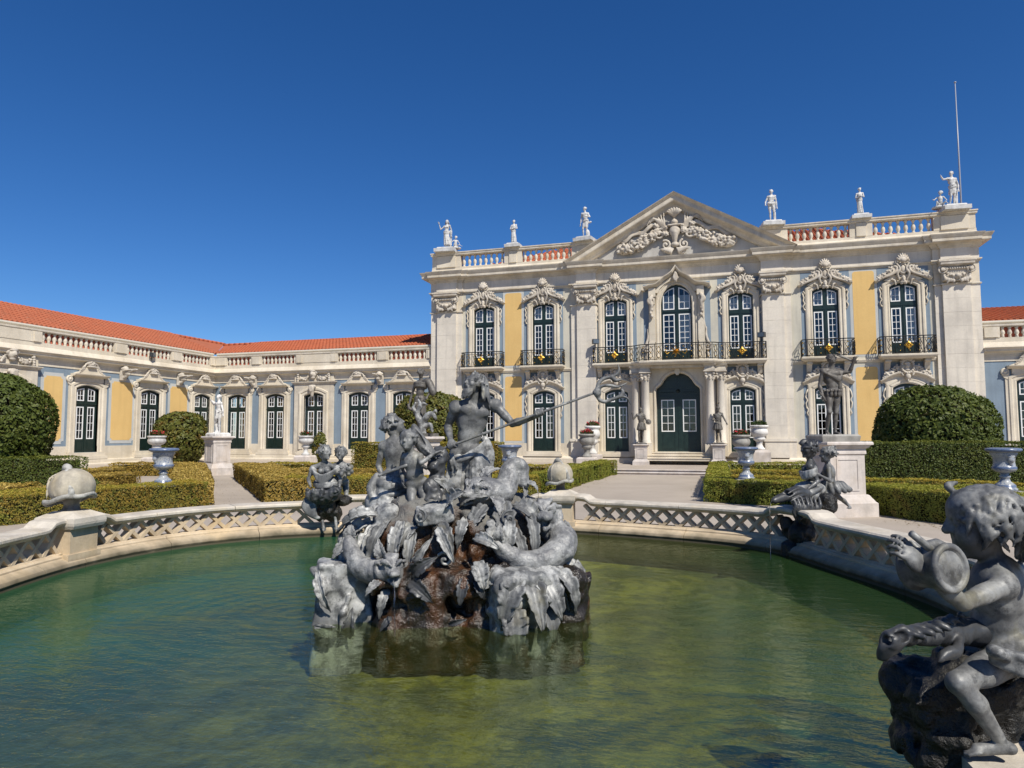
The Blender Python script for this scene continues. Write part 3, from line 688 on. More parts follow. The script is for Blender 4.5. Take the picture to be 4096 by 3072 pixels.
# roof
ROOF_TILES = []
def tile_roof(parent, quad, name='tile', period=.23, course=.40, near=None, limit=300, clip=None):
    """barrel tiles over a sloping quad: eave a->b, ridge d->c"""
    a, b, c, d = [np.array(p, float) for p in quad]; u = b-a; L = np.linalg.norm(u); u /= L; s = (d-a)-u*((d-a)@u); H = np.linalg.norm(s); s /= H; nrm = np.cross(u, s)
    if nrm[2] < 0: nrm = -nrm
    la, lb = (d-a)@u, (c-b)@u
    nx = int(L/period); ny = int(H/course); V = []; prof = [(-.5, .0), (-.36, .01), (-.25, .055), (-.1, .085), (.1, .085), (.25, .055), (.36, .01), (.5, .0)]
    tiles = []
    for j in range(ny+1):
        t0 = j*course; t1 = min(t0+course+.05, H)
        if t1-t0 < .06: continue
        for i in range(-2, nx+2):
            x = (i+.5)*period; tm = (t0+t1)/2/H
            if x < la*tm-.02 or x > L+lb*tm+.02: continue
            tiles.append((x, t0, t1))
    me = MB(); P = []
    for e, w in ((0, 1.0), (1, .86)):
        for px, pz in prof: P.append((px*period*w, e*(course+.05), pz+(.028 if e == 0 else 0)))
    F = [(j, j+1, 8+j+1, 8+j) for j in range(7)]+[(1, 2, 5, 6), (2, 3, 4, 5)]
    me.add(P, F, False); mesh = me.mesh('tile', [M_tile]); R = Matrix((u, s, nrm)).transposed()
    cpos = np.array(cam.matrix_world.translation); pos = [a+u*x+s*t0+nrm*.02 for x, t0, t1 in tiles]
    Pw = np.array([np.array((parent.matrix_basis @ Vector(p))) for p in pos]); order = np.argsort(np.linalg.norm(Pw-cpos, axis=1))
    single = set(order[:limit].tolist()); rest = MB(); lP = np.array(P)
    for i, p in enumerate(pos):
        if i in single:
            o = link(name, mesh, None, parent); o.matrix_local = Matrix.Translation(Vector(p)) @ R.to_4x4()
        else:
            jit = random.uniform(-.008, .008); q = lP.copy(); q[:, 0] += jit
            rest.add(p+q@np.array([u, s, nrm]), F)
    if rest.V: rest.build('tile_field', M_tile, parent, kind='stuff')
    sh = MB(); sh.add([a-nrm*.01, b-nrm*.01, c-nrm*.01, d-nrm*.01], [(0, 1, 2, 3)]); sh.build('roof', M_tile, parent)
def ridge_tiles(parent, p, q):
    p, q = Vector(p), Vector(q); n = int((q-p).length/.42); m = MB()
    for i in range(n):
        a = p.lerp(q, i/n); b = p.lerp(q, (i+1.08)/n); m.tube([a, b], [.13, .11], 8)
    m.build('ridge_tile', M_tile, parent, kind='stuff')
tile_roof(pal, [(-12.2, .9, 10.75), (12.2, .9, 10.75), (7.2, 6.0, 13.05), (-7.2, 6.0, 13.05)], limit=0)
tile_roof(pal, [(-12.2, 11, 10.75), (-12.2, .9, 10.75), (-7.2, 6, 13.05), (-7.2, 7, 13.05)], limit=0)
tile_roof(pal, [(12.2, .9, 10.75), (12.2, 11, 10.75), (7.2, 7, 13.05), (7.2, 6, 13.05)], limit=0)
MB().box(-12.6, 12.6, .45, 13.6, 10.45, 10.7).build('ceiling_slab', M_stone, pal)

# windows
ucr, lcr = crest_upper(), crest_lower()
def hood(pts, prof, name='hood'):
    m = MB(); m.sweep(pts, prof); return m
up = {}; 
wu = {'a': french_door(.57, .62, 2.22, 5, 2.52, 3.18, 3.37, 't', bottom=.04), 'b': french_door(.57, .62, 2.22, 5, 2.52, 3.18, 3.37, 'tr', bottom=.04)}
wl = french_door(.585, .67, 2.24, 4, 2.49, 2.93, 3.12, 'd'); wl2 = french_door(.585, .67, 2.24, 4, 2.49, 2.93, 3.12, '')
def up_sur():
    m = surround(.57, 5.3, 8.48, 8.67, .30)
    for q in (-1, 1):
        P = [(q*.86, 8.35), (q*.95, 8.5), (q*.98, 8.38), (q*.93, 8.2), (q*.96, 8.05), (q*.90, 7.92), (q*.98, 7.78), (q*.92, 7.62), (q*.86, 7.6)]
        m.tube([(x, -.05, z) for x, z in P], .035, 6)
    hp = [(.02, .01), (.02, -.10), (.06, -.14), (.06, -.19), (.11, -.24), (.15, -.25), (.16, .01)]
    L = [(-1.10, 8.66), (-.95, 8.76), (-.75, 8.86), (-.55, 8.93), (-.4, 8.98), (-.3, 9.07), (-.26, 9.2)]
    m.sweep(L, hp); m.sweep([(-x, z) for x, z in L[::-1]], hp)
    m.prism([(-.8, 8.78), (-.4, 9.0), (.4, 9.0), (.8, 8.78), (.6, 8.72), (0, 8.98), (-.6, 8.72)][::-1], -.12, 0)
    return m.mesh('window_surround', [M_stone])
def lo_sur():
    m = surround(.585, ZT, 2.93+ZT, 3.12+ZT, .30)
    for q in (-1, 1):
        P = [(q*.88, 3.85), (q*.96, 3.7), (q*.99, 3.5), (q*.92, 3.35), (q*.99, 3.2), (q*.95, 3.0), (q*.89, 2.9), (q*.95, 2.75), (q*.89, 2.62)]
        m.tube([(x, -.05, z) for x, z in P], .035, 6)
    hp = [(-.03, .01), (-.03, -.10), (.05, -.15), (.06, -.2), (.10, -.25), (.13, -.26), (.14, .01)]
    m.sweep([(-1.05, 4.06), (-.85, 4.16)]+arch(.75, 4.24, 4.42, 8)+[(.85, 4.16), (1.05, 4.06)], hp)
    m.prism([(-.95, 4.08), (-.85, 4.14)]+arch(.72, 4.24, 4.41, 8)+[(.85, 4.14), (.95, 4.08)]+arch(.60, 3.90, 4.10, 6)[::-1], -.085, 0)
    return m.mesh('window_surround', [M_stone])
US, LS = up_sur(), lo_sur()
def bracket_mesh():
    m = MB(); m.prism([(-.13, 0), (.13, 0), (.13, .12), (-.13, .12)], -.46, 0)
    pts = [(0, 0), (-.42, 0), (-.42, -.1), (-.3, -.16), (-.22, -.3), (-.16, -.45), (-.06, -.52), (0, -.52)]
    V = [(x, y, z) for x in (-.11, .11) for y, z in pts]; n = len(pts); m.add(V, [list(range(n))[::-1], list(range(n, 2*n))]+[[i, (i+1) % n, (i+1) % n+n, i+n] for i in range(n)])
    m.tube([(-.13, -.36, -.06), (.13, -.36, -.06)], .06, 8); return m.mesh('bracket', [M_stone_t])
BRK = bracket_mesh()
rm, rg = railing([(-1.12, 0), (-1.12, -.55), (1.12, -.55), (1.12, 0)], 5.34, 6.13); RAIL, RAILG = rm.mesh('railing', [M_iron]), rg.mesh('gilding', [M_gold])
slab = MB().hsweep([(-1.08, .02), (-1.08, -.56), (1.08, -.56), (1.08, .02)], [(-.6, 5.12), (-.06, 5.12), (.0, 5.17), (.03, 5.19), (.07, 5.25), (.07, 5.32), (.02, 5.34), (-.6, 5.34)], caps=False); slab.box(-1.05, 1.05, -.5, 0, 5.13, 5.335); SLAB = slab.mesh('balcony', [M_stone])
for i, x in enumerate(BX):
    dup(wu['b' if i == 5 else 'a'], pal, (x, 0, 5.3)); dup(wl2 if i % 2 else wl, pal, (x, 0, ZT))
    link('window_surround', US, None, pal, (x, 0, 0)); link('window_surround', LS, None, pal, (x, 0, 0))
    link('crest', ucr, None, pal, (x, 0, 9.15)); link('crest', lcr, None, pal, (x, -.02, 4.62))
    for q in (-1, 1): link('bracket', BRK, None, pal, (x+q*.80, 0, 5.12))
    if abs(x) > 4:
        b = link('balcony', SLAB, None, pal, (x, 0, 0)); link('railing', RAIL, None, b); link('gilding', RAILG, None, b, kind='stuff'); link('rosette', ROS, None, b, (0, -.58, 5.72))
for o in (wu['a'], wu['b'], wl, wl2):
    for c in list(o.children): bpy.data.objects.remove(c)
    bpy.data.objects.remove(o)
# centre balcony, serpentine in plan
bp = [(-4.12, 0), (-4.12, -.55), (-2.55, -.55), (-2.2, -.6), (-1.95, -.78), (-1.75, -1.0), (-1.5, -1.08), (-.8, -1.14), (0, -1.16)]; bp = bp+[(-x, y) for x, y in bp[-2::-1]]
SP = [(-.7, 5.12), (-.06, 5.12), (.0, 5.17), (.03, 5.19), (.07, 5.25), (.07, 5.32), (.02, 5.34), (-.1, 5.34)]
b = MB(); b.hsweep([(x*.99, y) for x, y in bp], SP[1:], caps=False); b.hprism([(x*.985, y+.03 if y < 0 else 0) for x, y in bp], 5.13, 5.335)
bc = b.build('balcony', M_stone, pal)
rm, rg = railing(bp, 5.34, 6.13); rm.build('railing', M_iron, bc); rg.build('gilding', M_gold, bc, kind='stuff')
for x in (-3.03, 3.03): link('rosette', ROS, None, bc, (x, -.58, 5.72))
sb = MB()
for i in range(16):
    a = 6.283*i/16; L = .34 if i % 2 == 0 else .2; d = np.array((math.cos(a), 0, math.sin(a)*.9)); t = np.array((-math.sin(a), 0, math.cos(a)))
    sb.add([t*.03, d*L, -t*.03, np.array((0, -.07, 0))], [(0, 1, 3), (1, 2, 3), (2, 1, 0)])
for q in (-1, 1): sb.tube([(q*.3, 0, -.05), (q*.42, 0, -.12), (q*.52, 0, 0), (q*.46, 0, .12)], [.012, .025, .02, .01], 6)
sb.build('sunburst', M_gold, bc, (0, -1.2, 5.74))
# centre window
wc = french_door(.75, .62, 2.45, 6, 2.68, 2.98, 3.92, 'tr', sx=(.1, .66), bottom=.04); wc.parent = pal; wc.location = (0, 0, 5.3)
m = surround(.75, 5.3, 8.28, 9.22, .28, head=cw_head)
hp = [(0, .01), (0, -.2), (.05, -.26), (.05, -.34), (.12, -.44), (.16, -.45), (.18, .01)]
L = [(-1.52, 8.92), (-1.5, 9.0), (-1.28, 9.06), (-1.1, 9.08), (-.92, 9.12), (-.72, 9.26), (-.5, 9.46), (-.28, 9.58), (-.1, 9.72), (0, 9.86)]
m.sweep(L+[(-x, z) for x, z in L[-2::-1]], hp)
m.prism([(-1.3, 9.0), (-.95, 9.08), (-.5, 9.42), (0, 9.75), (.5, 9.42), (.95, 9.08), (1.3, 9.0), (1.3, 8.9), (.9, 8.8)]+[(x*1.28, z+.2) for x, z in cw_head[::-1][1:-1]]+[(-.9, 8.8), (-1.3, 8.9)], -.16, 0)
for q in (-1, 1):
    m.box(*sorted((q*1.05, q*1.36)), -.2, 0, 5.34, 6.35); m.box(*sorted((q*1.03, q*1.34)), -.16, 0, 6.35, 8.25); m.box(*sorted((q*1.0, q*1.34)), -.26, 0, 8.62, 9.05); m.box(*sorted((q*1.04, q*1.3)), -.22, 0, 8.25, 8.62)
m.build('window_surround', M_stone, pal)
for q in (-1, 1):                                             # consoles and foliage round the centre window, origin at z = 5.3
    S = Sculpt((-1.7, -.42, -.1), (1.7, .05, 4.0), .024)
    S.tube([(q*1.2, -.25, 3.3), (q*1.3, -.3, 3.1), (q*1.2, -.28, 2.9), (q*1.24, -.22, 2.6), (q*1.18, -.2, 2.3)], [.1, .12, .1, .08, .04])
    for i in range(7): S.ell((q*(1.18+.06*(i % 2)), -.25, 3.35-.17*i), (.07, .08, .09))
    scroll(S, (q*1.22, 0, 3.12), .15, 1.3, q, 1.5, .035, -.26); scroll(S, (q*1.45, 0, .75), .22, 1.3, -q, 1.57, .06, -.1); S.tube([(q*1.42, -.08, 1.7), (q*1.4, -.1, 1.3), (q*1.5, -.12, .95)], [.03, .06, .06]); S.tube([(q*1.45, -.08, .5), (q*1.5, -.1, .25), (q*1.38, -.1, .08)], [.05, .06, .04]); S.tube([(q*1.2, -.2, 2.4), (q*1.3, -.13, 2.1), (q*1.38, -.09, 1.65)], .035)
    S.build('console', M_orn, pal, (0, 0, 5.3))
S = Sculpt((-.4, -.42, 3.8), (.4, .05, 4.9), .024)
S.tube([(0, -.3, 4.5), (0, -.36, 4.25), (0, -.3, 4.0)], [.05, .12, .06]); S.ell((0, -.3, 4.2), (.16, .1, .1))
S.build('keystone', M_orn, pal, (0, 0, 5.3))
# portico
dk = french_door(1.05, .98, 2.56, 4, 2.92, 3.01, 3.86, '', ogee=[(x, z-ZT) for x, z in oc], sx=(.20, .84), yq=.16); dk.parent = pal; dk.location = (0, 0, ZT); dk.name = 'door'
for c in dk.children: c['label'] = None; del c['label']
m = MB()
po = [(-1.42, ZT), (-1.42, 4.98), (1.42, 4.98), (1.42, ZT), (1.05, ZT)]+oc[::-1]+[(-1.05, ZT)]
m.prism(po, -.34, -.001); m.sweep([(-1.05, ZT)]+oc+[(1.05, ZT)], [(.0, -.30), (0, -.36), (.03, -.40), (.08, -.40), (.12, -.37), (.15, -.345)])
m.prism([(-.10, 4.98), (-.14, 4.8), (-.05, 4.66), (.05, 4.66), (.14, 4.8), (.10, 4.98)][::-1], -.5, -.3)
m.box(-1.45, 1.45, -.4, 0, 4.98, 5.12); m.build('door_surround', M_stone, pal)
CC = column_capital(); COLM = MB().lathe([(.25, 0), (.25, .06), (.215, .10), (.23, .15), (.20, .19), (.20, .9), (.195, 1.5), (.175, 3.0), (.19, 3.02), (.19, 3.06), (.17, 3.08)], 20).mesh('column', [M_marb])
for q in (-1, 1):
    for x, y in ((1.52, -.62), (2.02, -.36)):
        MB().box(q*x-.27, q*x+.27, y-.27, y+.27, ZT-.2, 1.32).build('column_pedestal', M_stone, pal)
        c = link('column', COLM, None, pal, (q*x, y, 1.32)); link('capital', CC, None, c, (0, 0, 3.06))
        m = MB(); m.sqlathe([(.26, 4.82), (.26, 4.92), (.23, 4.93), (.23, 5.03), (.29, 5.08), (.31, 5.13)], (q*x, y, 0)); m.build('entablature_block', M_stone_t, pal)
    m = MB(); m.box(*sorted((q*1.42, q*1.78)), -.3, 0, ZT-.2, 5.0); m.box(*sorted((q*1.8, q*2.3)), -.14, 0, ZT-.2, 5.0); m.build('door_pilaster', M_marb, pal)
m = MB(); m.hprism([(-1.5, -.8), (1.5, -.8), (1.5, -.05), (-1.5, -.05)], 4.985, 5.12); m.build('balcony_soffit', M_stone_t, pal)
m = MB()
for i, (w, y, z) in enumerate(((1.75, -.75, .91), (1.9, -1.02, .78), (2.05, -1.28, .65))): m.box(-w, w, y, .3, z-.14, z); m.box(-w-.02, w+.02, y-.03, y+.1, z-.04, z-.004)
m.build('entrance_steps', M_stone, pal)
# floodlights on the balcony corners and on the wing
def floodlight(label, loc, rz):
    t = thing('floodlight', label, 'floodlight', loc, rz, 'floodlights on the palace')
    MB().box(-.16, .16, -.14, .06, .06, .30).build('housing', M_flood, t); MB().box(-.14, .14, -.146, -.139, .08, .28).build('lens', M_lens, t); MB().box(-.02, .02, -.02, .02, -.14, .06).build('bracket', M_flood, t)
floodlight('dark box floodlight on the balcony rail beside the palace pilaster, west end', (-4.0, -.5, 6.27), .5)
floodlight('dark box floodlight on the balcony rail near the right inner pilaster', (3.95, -.5, 6.27), -.5)

# ------------------------------------------------------------------ WINGS
def wing_panel(root, cx, a, b, z0=1.55, z1=4.52, blue=True):
    def ch(a, b, z0, z1, c): return [(a+c, z0), (b-c, z0), (b-c, z0+c*.6), (b-c*.6, z0+c), (b, z0+c), (b, z1-c), (b-c*.6, z1-c), (b-c, z1-c*.6), (b-c, z1), (a+c, z1), (a+c, z1-c*.6), (a+c*.6, z1-c), (a, z1-c), (a, z0+c), (a+c*.6, z0+c), (a+c, z0+c*.6)]
    MB().prism(ch(a-.16, b+.16, z0-.16, z1+.16, .14), -.011, -.004).build('panel_border', M_band, root)
    MB().prism(ch(a, b, z0, z1, .1), -.017, -.010).build('yellow_panel', M_yel, root)
WDOOR = french_door(.63, .64, 2.19, 4, 2.47, 3.06, 3.22, 'd'); WCURT = french_door(.63, .64, 2.19, 4, 2.47, 3.06, 3.22, 'lrt')
ZW = .98; WCR = crest_wing()
def wsur(plain=False):
    m = surround(.63, ZW, 3.06+ZW, 3.22+ZW, .33, [(0, .24), (0, -.03), (.05, -.06), (.10, -.05), (.16, -.05), (.20, -.09), (.30, -.09), (.33, -.06), (.33, .01)])
    if not plain:
        for q in (-1, 1):
            m.box(*sorted((q*.96, q*1.06)), -.05, 0, ZW, 4.2)
            t = MB().lathe([(0, 0), (.17, 0), (.17, .05), (.13, .1), (.10, .06), (.06, .10), (0, .12)], 14); m.add([(q*1.06+x, -.02-z, 4.46+y) for x, y, z in t.V], t.F, True)
            m.prism([(q*.9, 4.1), (q*1.1, 4.2), (q*1.2, 4.4), (q*.9, 4.5)][::q], -.07, 0)
        hp = [(0, .01), (0, -.12), (.04, -.18), (.04, -.24), (.1, -.34), (.14, -.35), (.15, .01)]
        m.sweep([(-.98, 4.58), (.98, 4.58)], hp)
        m.prism([(-.9, 4.72), (.9, 4.72), (.72, 4.80), (.5, 4.86), (.38, 5.05), (-.38, 5.05), (-.5, 4.86), (-.72, 4.80)], -.17, 0)
        m.box(-.8, .8, -.1, 0, 4.36, 4.58)
    return m.mesh('window_surround', [M_stone])
WS, WSP = wsur(), wsur(True)
def key_orn():
    S = Sculpt((-1.3, -.4, -.6), (1.3, .06, .45), .022)            # garland over the projecting bay, origin at z = 5.1
    swag(S, (-1.0, .22), (-.2, .22), .3, .1, 5, -.1); swag(S, (.2, .22), (1.0, .22), .3, .1, 6, -.1)
    S.ell((0, -.14, .2), (.2, .16, .22)); S.ell((0, -.24, .22), (.11, .12, .14)); S.ell((0, -.2, .38), (.2, .12, .08)); S.rc((0, -.34, .24), (0, -.36, .18), .02, .03); S.ell((0, -.16, .0), (.14, .1, .08))
    for q in (-1, 1):
        for i in range(5): blossom(S, (q*1.02, -.12, .3-.12*i), .08, i)
        S.ell((q*.22, -.12, .3), (.08, .1, .12))
    return S.mesh('garland', [M_orn])
KEY = key_orn()
def spout_mesh():
    S = Sculpt((-.3, -1.0, -.5), (.3, .06, .45), .02)
    S.bx((0, -.03, 0), (.2, .06, .36), rad=.02); S.tube([(0, 0, .12), (0, -.3, .1), (0, -.62, .16), (0, -.86, .2)], [.17, .12, .085, .07]); S.tube([(0, -.5, .22), (0, -1., .26)], .05, cut=True, k=.01, n=1)
    S.ell((0, -.14, .25), (.17, .17, .15)); S.ell((0, -.3, -.02), (.1, .22, .1)); S.tube([(0, -.05, -.2), (0, -.22, -.14), (0, -.42, .0)], [.1, .08, .05])
    for q in (-1, 1): scroll(S, (q*.16, 0, .26), .09, 1.1, q, 1, .03, -.1); S.tube([(q*.12, -.1, .1), (q*.16, -.3, .16), (q*.1, -.6, .2)], .035)
    return S.mesh('water_spout', [M_orn])
SPOUT = spout_mesh()
def wing(root, x0, x1, bays, plain, spouts, panels, yellow, piers, blues, solid=()):
    wall_mesh([(x, .63, ZW, arch(.63, 3.06+ZW, 3.22+ZW)) for x in bays], x0, x1, .3, 5.2, 0, .45).build('wall', M_blue, root)
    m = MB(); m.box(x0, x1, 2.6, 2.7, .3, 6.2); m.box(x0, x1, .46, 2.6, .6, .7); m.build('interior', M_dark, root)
    dado(root, x0, x1, [(x-.63, x+.63) for x in bays], .64, 1.28, -.03)
    m = MB(); m.hsweep([(x0, -.25), (x1, -.25)], [(-.3, .2), (.1, .2), (.1, .42), (.05, .46), (-.05, .46), (-.05, .60), (-.08, .64), (-.3, .66)]); m.build('base_course', M_stone, root)
    # entablature
    m = MB(); m.hsweep([(x0, 0), (x1, 0)], [(-.3, 4.93), (.03, 4.93), (.03, 5.16), (.05, 5.17), (.05, 5.24), (-.3, 5.24)])
    m.hsweep([(x0, 0), (x1, 0)], [(-.3, 5.22), (.08, 5.24), (.10, 5.30), (.16, 5.33), (.26, 5.36), (.28, 5.44), (.34, 5.49), (.36, 5.52), (-.3, 5.54)])
    m.hsweep([(x0, 0), (x1, 0)], [(-.45, 5.53), (.14, 5.53), (.12, 5.60), (.04, 5.74), (.0, 5.78), (.0, 5.98), (-.45, 6.0)]); m.build('entablature', M_stone, root)
    MB().hsweep([(x0, .02), (x1, .02)], [(-.3, 6.46), (.04, 6.46), (.07, 6.50), (.07, 6.58), (-.3, 6.60)]).build('top_rail', M_stone_t, root)
    MB().box(x0, x1, .21, .30, 5.99, 6.45).build('parapet_wall', M_salmon, root)
    MB().hsweep([(x0, .30), (x1, .30)], [(-.2, 6.60), (.16, 6.62), (.22, 6.68), (.22, 6.74), (.16, 6.76), (-.2, 6.76)]).build('gutter', M_zinc, root)
    for a, b in piers:
        MB().box(a, b, -.03, .3, 5.985, 6.46).build('balustrade_pier', M_stone, root); MB().box(a+.1, b-.1, -.07, -.03, 6.0, 6.45).build('pier_panel', M_stone, root)
    for a, b in solid: MB().box(a, b, -.02, .3, 5.985, 6.46).build('attic_panel', M_stone, root)
    blocks = sorted(list(piers)+list(solid)); edges = [(x0, x0)]+blocks+[(x1, x1)]
    for (p, q), (r, s) in zip(edges[:-1], edges[1:]):
        n = int(round((r-q)/.275))
        if n < 2: continue
        for i in range(n): link('baluster', BALUSTER_W, None, root, (q+(r-q)*(i+.5)/n, .1, 5.985))
    for x in bays:
        d = dup(WCURT if (x in yellow) else WDOOR, root, (x, 0, ZW)); pl = x in plain
        m = MB(); m.box(x-1.1, x+1.1, -.2, .26, .645, .80); m.box(x-1.02, x+1.02, -.15, .27, .80, .975); m.build('doorstep', M_stone, root)
        if pl:
            hb = wall_mesh([(x, .63, ZW, arch(.63, 3.06+ZW, 3.22+ZW))], x-1.28, x+1.28, .66, 4.74, -.14, -.031); hb.build('bay_facing', M_stone_t, root)
            sdo = link('window_surround', WSP, None, root, (x, -.13, 0)); MB().hsweep([(x-1.32, 0), (x-1.32, -.14), (x+1.32, -.14), (x+1.32, 0)], [(-.1, 4.70), (.05, 4.72), (.07, 4.78), (.12, 4.82), (.12, 4.86), (-.1, 4.88)]).build('bay_cornice', M_stone_t, root)
            link('garland', KEY, None, root, (x, -.10, 5.08)); S = Sculpt((-.25, -.3, -.4), (.25, .05, .35), .025); S.tube([(0, -.04, .22), (0, -.18, .1), (0, -.12, -.1), (0, -.1, -.3)], [.16, .15, .11, .08]); S.tube([(-.15, -.1, .22), (.15, -.1, .22)], .09, n=1); S.build('keystone', M_orn, root, (x, -.2, 4.34))
            MB().box(x-1.28, x+1.28, -.13, -.002, 4.88, 5.24).build('bay_frieze', M_stone, root)
        else:
            link('window_surround', WS, None, root, (x, 0, 0)); link('crest', WCR, None, root, (x, -.04, 5.05))
    for x in spouts: link('water_spout', SPOUT, None, root, (x, -.04, 4.94))
    for a, b in panels: wing_panel(root, 0, a, b)
gw = thing('garden_wing', 'single storey wing with plain blue walls joining the pavilion from the left', 'palace wing', (0, .1, 0))
wing(gw, -27.4, -13.14, [-25.75, -23.13, -20.45, -17.62, -14.85], [-20.45], [-24.55, -16.25], [], [], [(-27.4, -26.55), (-24.8, -24.1), (-21.75, -21.25), (-19.5, -19.0), (-16.5, -15.8), (-13.5, -13.14)], [], [(-21.25, -19.5)])
tile_roof(gw, [(-27.65, .25, 6.72), (-13.14, .25, 6.72), (-13.14, 5.0, 8.0), (-30.85, 5.0, 8.0)])
ridge_tiles(gw, (-30.85, 5.0, 8.0), (-13.14, 5.0, 8.0))
lw = thing('side_wing', 'long single storey wing with yellow wall panels at the far left', 'palace wing', (-27.4, 0, 0), math.pi/2)
LB = [-16.6, -12.7, -8.74, -4.86, -.92]
wing(lw, -34, .1, [-12.75-3.9, -12.75, -8.74, -4.86, -.92], [-12.75], [-6.75, -2.85], [(-11.05, -10.1), (-7.36, -6.05), (-3.45, -2.15)], LB[2:4], [(-34, -33.4), (-15.2, -14.7), (-11.75, -11.25), (-7.3, -6.5), (-3.45, -2.65), (-.35, .1)], [], [(-14.7, -11.75)])
tile_roof(lw, [(-34, .25, 6.72), (.35, .25, 6.72), (5.5, 3.75, 8.12), (-34, 3.75, 8.12)])
ridge_tiles(lw, (-34, 3.75, 8.12), (5.5, 3.75, 8.12))
rw = thing('right_wing', 'single storey blue walled wing with red tiled roof at the right edge beyond the pavilion', 'palace wing', (0, .1, 0))
wing(rw, 13.14, 30, [15.0, 17.7, 20.4], [], [], [], [], [(13.14, 13.85), (16.0, 16.7), (18.7, 19.4)], [])
tile_roof(rw, [(13.14, .25, 6.72), (30, .25, 6.72), (30, 5, 8.0), (13.14, 5, 8.0)], limit=120)
for o in (WDOOR, WCURT):
    for c in list(o.children): bpy.data.objects.remove(c)
    bpy.data.objects.remove(o)
floodlight('small dark floodlight standing on the attic ledge of the side wing', (-27.3, -4.95, 5.93), 1.9)
fp = thing('flagpole', 'tall thin white flagpole rising behind the right end of the palace roof', 'flagpole', (13.62, 3.4, 10.9))
MB().tube([(0, 0, -2.3), (0, 0, 4), (0, 0, 8.35)], [.045, .038, .022], 8).build('pole', M_pole, fp); MB().lathe([(0, 0), (.06, .04), (.06, .08), (0, .12)], 8, (0, 0, 8.34)).build('finial', M_pole, fp)
# ================================================================== POOL, GROUND, GARDEN
POOL = np.array([(-6.22, -28.1), (-6.22, -27.0), (-6.0, -26.1), (-5.3, -25.15), (-4.3, -24.5), (-2.6, -23.7), (-.78, -23.12), (.35, -23.35), (1.3, -23.6), (2.05, -23.82), (2.65, -24.15), (3.0, -24.6), (3.35, -25.6), (3.85, -26.6), (4.2, -27.6), (4.3, -29.0), (4.05, -30.3), (3.65, -31.3), (3.62, -32.5), (3.1, -33.9), (.6, -34.7), (-1.8, -34.4), (-3.7, -33.0), (-5.1, -31.0), (-5.85, -29.3)])
WZ = .09                                                    # water level
PC = np.array((-.7, -28.4))
def densify(P, step, sharp=()):
    out = []; n = len(P)
    for i in range(n):
        a, b = P[i], P[(i+1) % n]; k = max(1, int(round(np.linalg.norm(b-a)/step))); out += [a+(b-a)*j/k for j in range(k)]
    return np.array(out)
def smooth_loop(P, it=1, f=.25):
    for _ in range(it): P = P*(1-2*f)+f*(np.roll(P, 1, 0)+np.roll(P, -1, 0))
    return P
PL = smooth_loop(densify(POOL, .10), 40)
def normals(P):                                             # pointing out of the pool
    t = np.roll(P, -1, 0)-np.roll(P, 1, 0); n = np.stack([-t[:, 1], t[:, 0]], 1); n /= np.linalg.norm(n, axis=1)[:, None]
    s = np.sign(((P-PC)*n).sum(1)); return n*np.sign(s.sum())
PN = normals(PL)
POSTS = [6, 0]; GROUPS = [4, 11, 17]
def near(P0): return np.linalg.norm(PL-np.array(P0), axis=1)
lift = np.zeros(len(PL))
for i in POSTS+GROUPS: lift = np.maximum(lift, np.clip((.62-near(POOL[i]))/.18, 0, 1))
lift = .085*lift*lift*(3-2*lift)
def ring(prof, zl=0, mat=None, name='', parent=None, closed=True):
    """profile [(outwards, z)] swept round the basin, coping lifted near posts"""
    n = len(PL); V = []; k = len(prof)
    for o, z in prof: 
        q = PL+PN*o; V.append(np.column_stack([q, z+lift*zl]))
    V = np.stack(V, 1).reshape(-1, 3); i = np.arange(n)[:, None]; j = np.arange(k-1)[None]
    F = np.stack([i*k+j, ((i+1) % n)*k+j, ((i+1) % n)*k+j+1, i*k+j+1], -1).reshape(-1, 4)
    return link(name, np_mesh(name, V, F), mat, parent)
def ring_blocks(prof, zl, mat, name, parent, step, gap=.004):
    n = len(PL); cuts = list(range(0, n-step//2, step))+[n]
    for a, b in zip(cuts[:-1], cuts[1:]):
        ids = [i % n for i in range(a, b+1)]; P = PL[ids].copy(); Q = PN[ids]; l = lift[ids]; d0 = unit(P[1]-P[0]); d1 = unit(P[-1]-P[-2]); P[0] += d0*gap; P[-1] -= d1*gap; k = len(prof); m_ = len(ids)
        V = np.stack([np.column_stack([P+Q*o, z+l*zl]) for o, z in prof], 1).reshape(-1, 3); mb = MB(); mb.add(V, [(i*k+j, (i+1)*k+j, (i+1)*k+(j+1) % k, i*k+(j+1) % k) for i in range(m_-1) for j in range(k)]+[list(range(k)), list(range((m_-1)*k+k-1, (m_-1)*k-1, -1))]); mb.build(name, mat, parent)
basin = thing('fountain_basin', 'lobed stone pool basin with a pierced lattice parapet round the green water', 'fountain basin')
ring([(-.02, .27), (-.09, .27), (-.11, .1), (-.15, -.02), (-.15, -.6)], 0, M_pool, 'basin_wall', basin)
ring_blocks([(.12, .285), (-.10, .285), (-.125, .265), (-.125, .245), (-.18, .225), (-.235, .19), (-.25, .15), (-.235, .115), (-.24, .06), (-.24, -.25), (.0, -.25)], 0, M_pool, 'base_stone', basin, 15)
ring([(.12, .282), (.14, .2), (.2, .12), (.22, -.05)], 0, M_pool, 'outer_base', basin)
ring_blocks([(-.02, .545), (-.10, .548), (-.11, .565), (-.15, .578), (-.17, .60), (-.17, .628), (-.15, .648), (.17, .656), (.19, .64), (.19, .60), (.13, .57), (.10, .545)], 1, M_poolcap, 'coping_stone', basin, 13)
ring([(-.07, .28), (-.07, .30), (.07, .30), (.07, .28)], 0, M_pool, 'lattice_sill', basin)
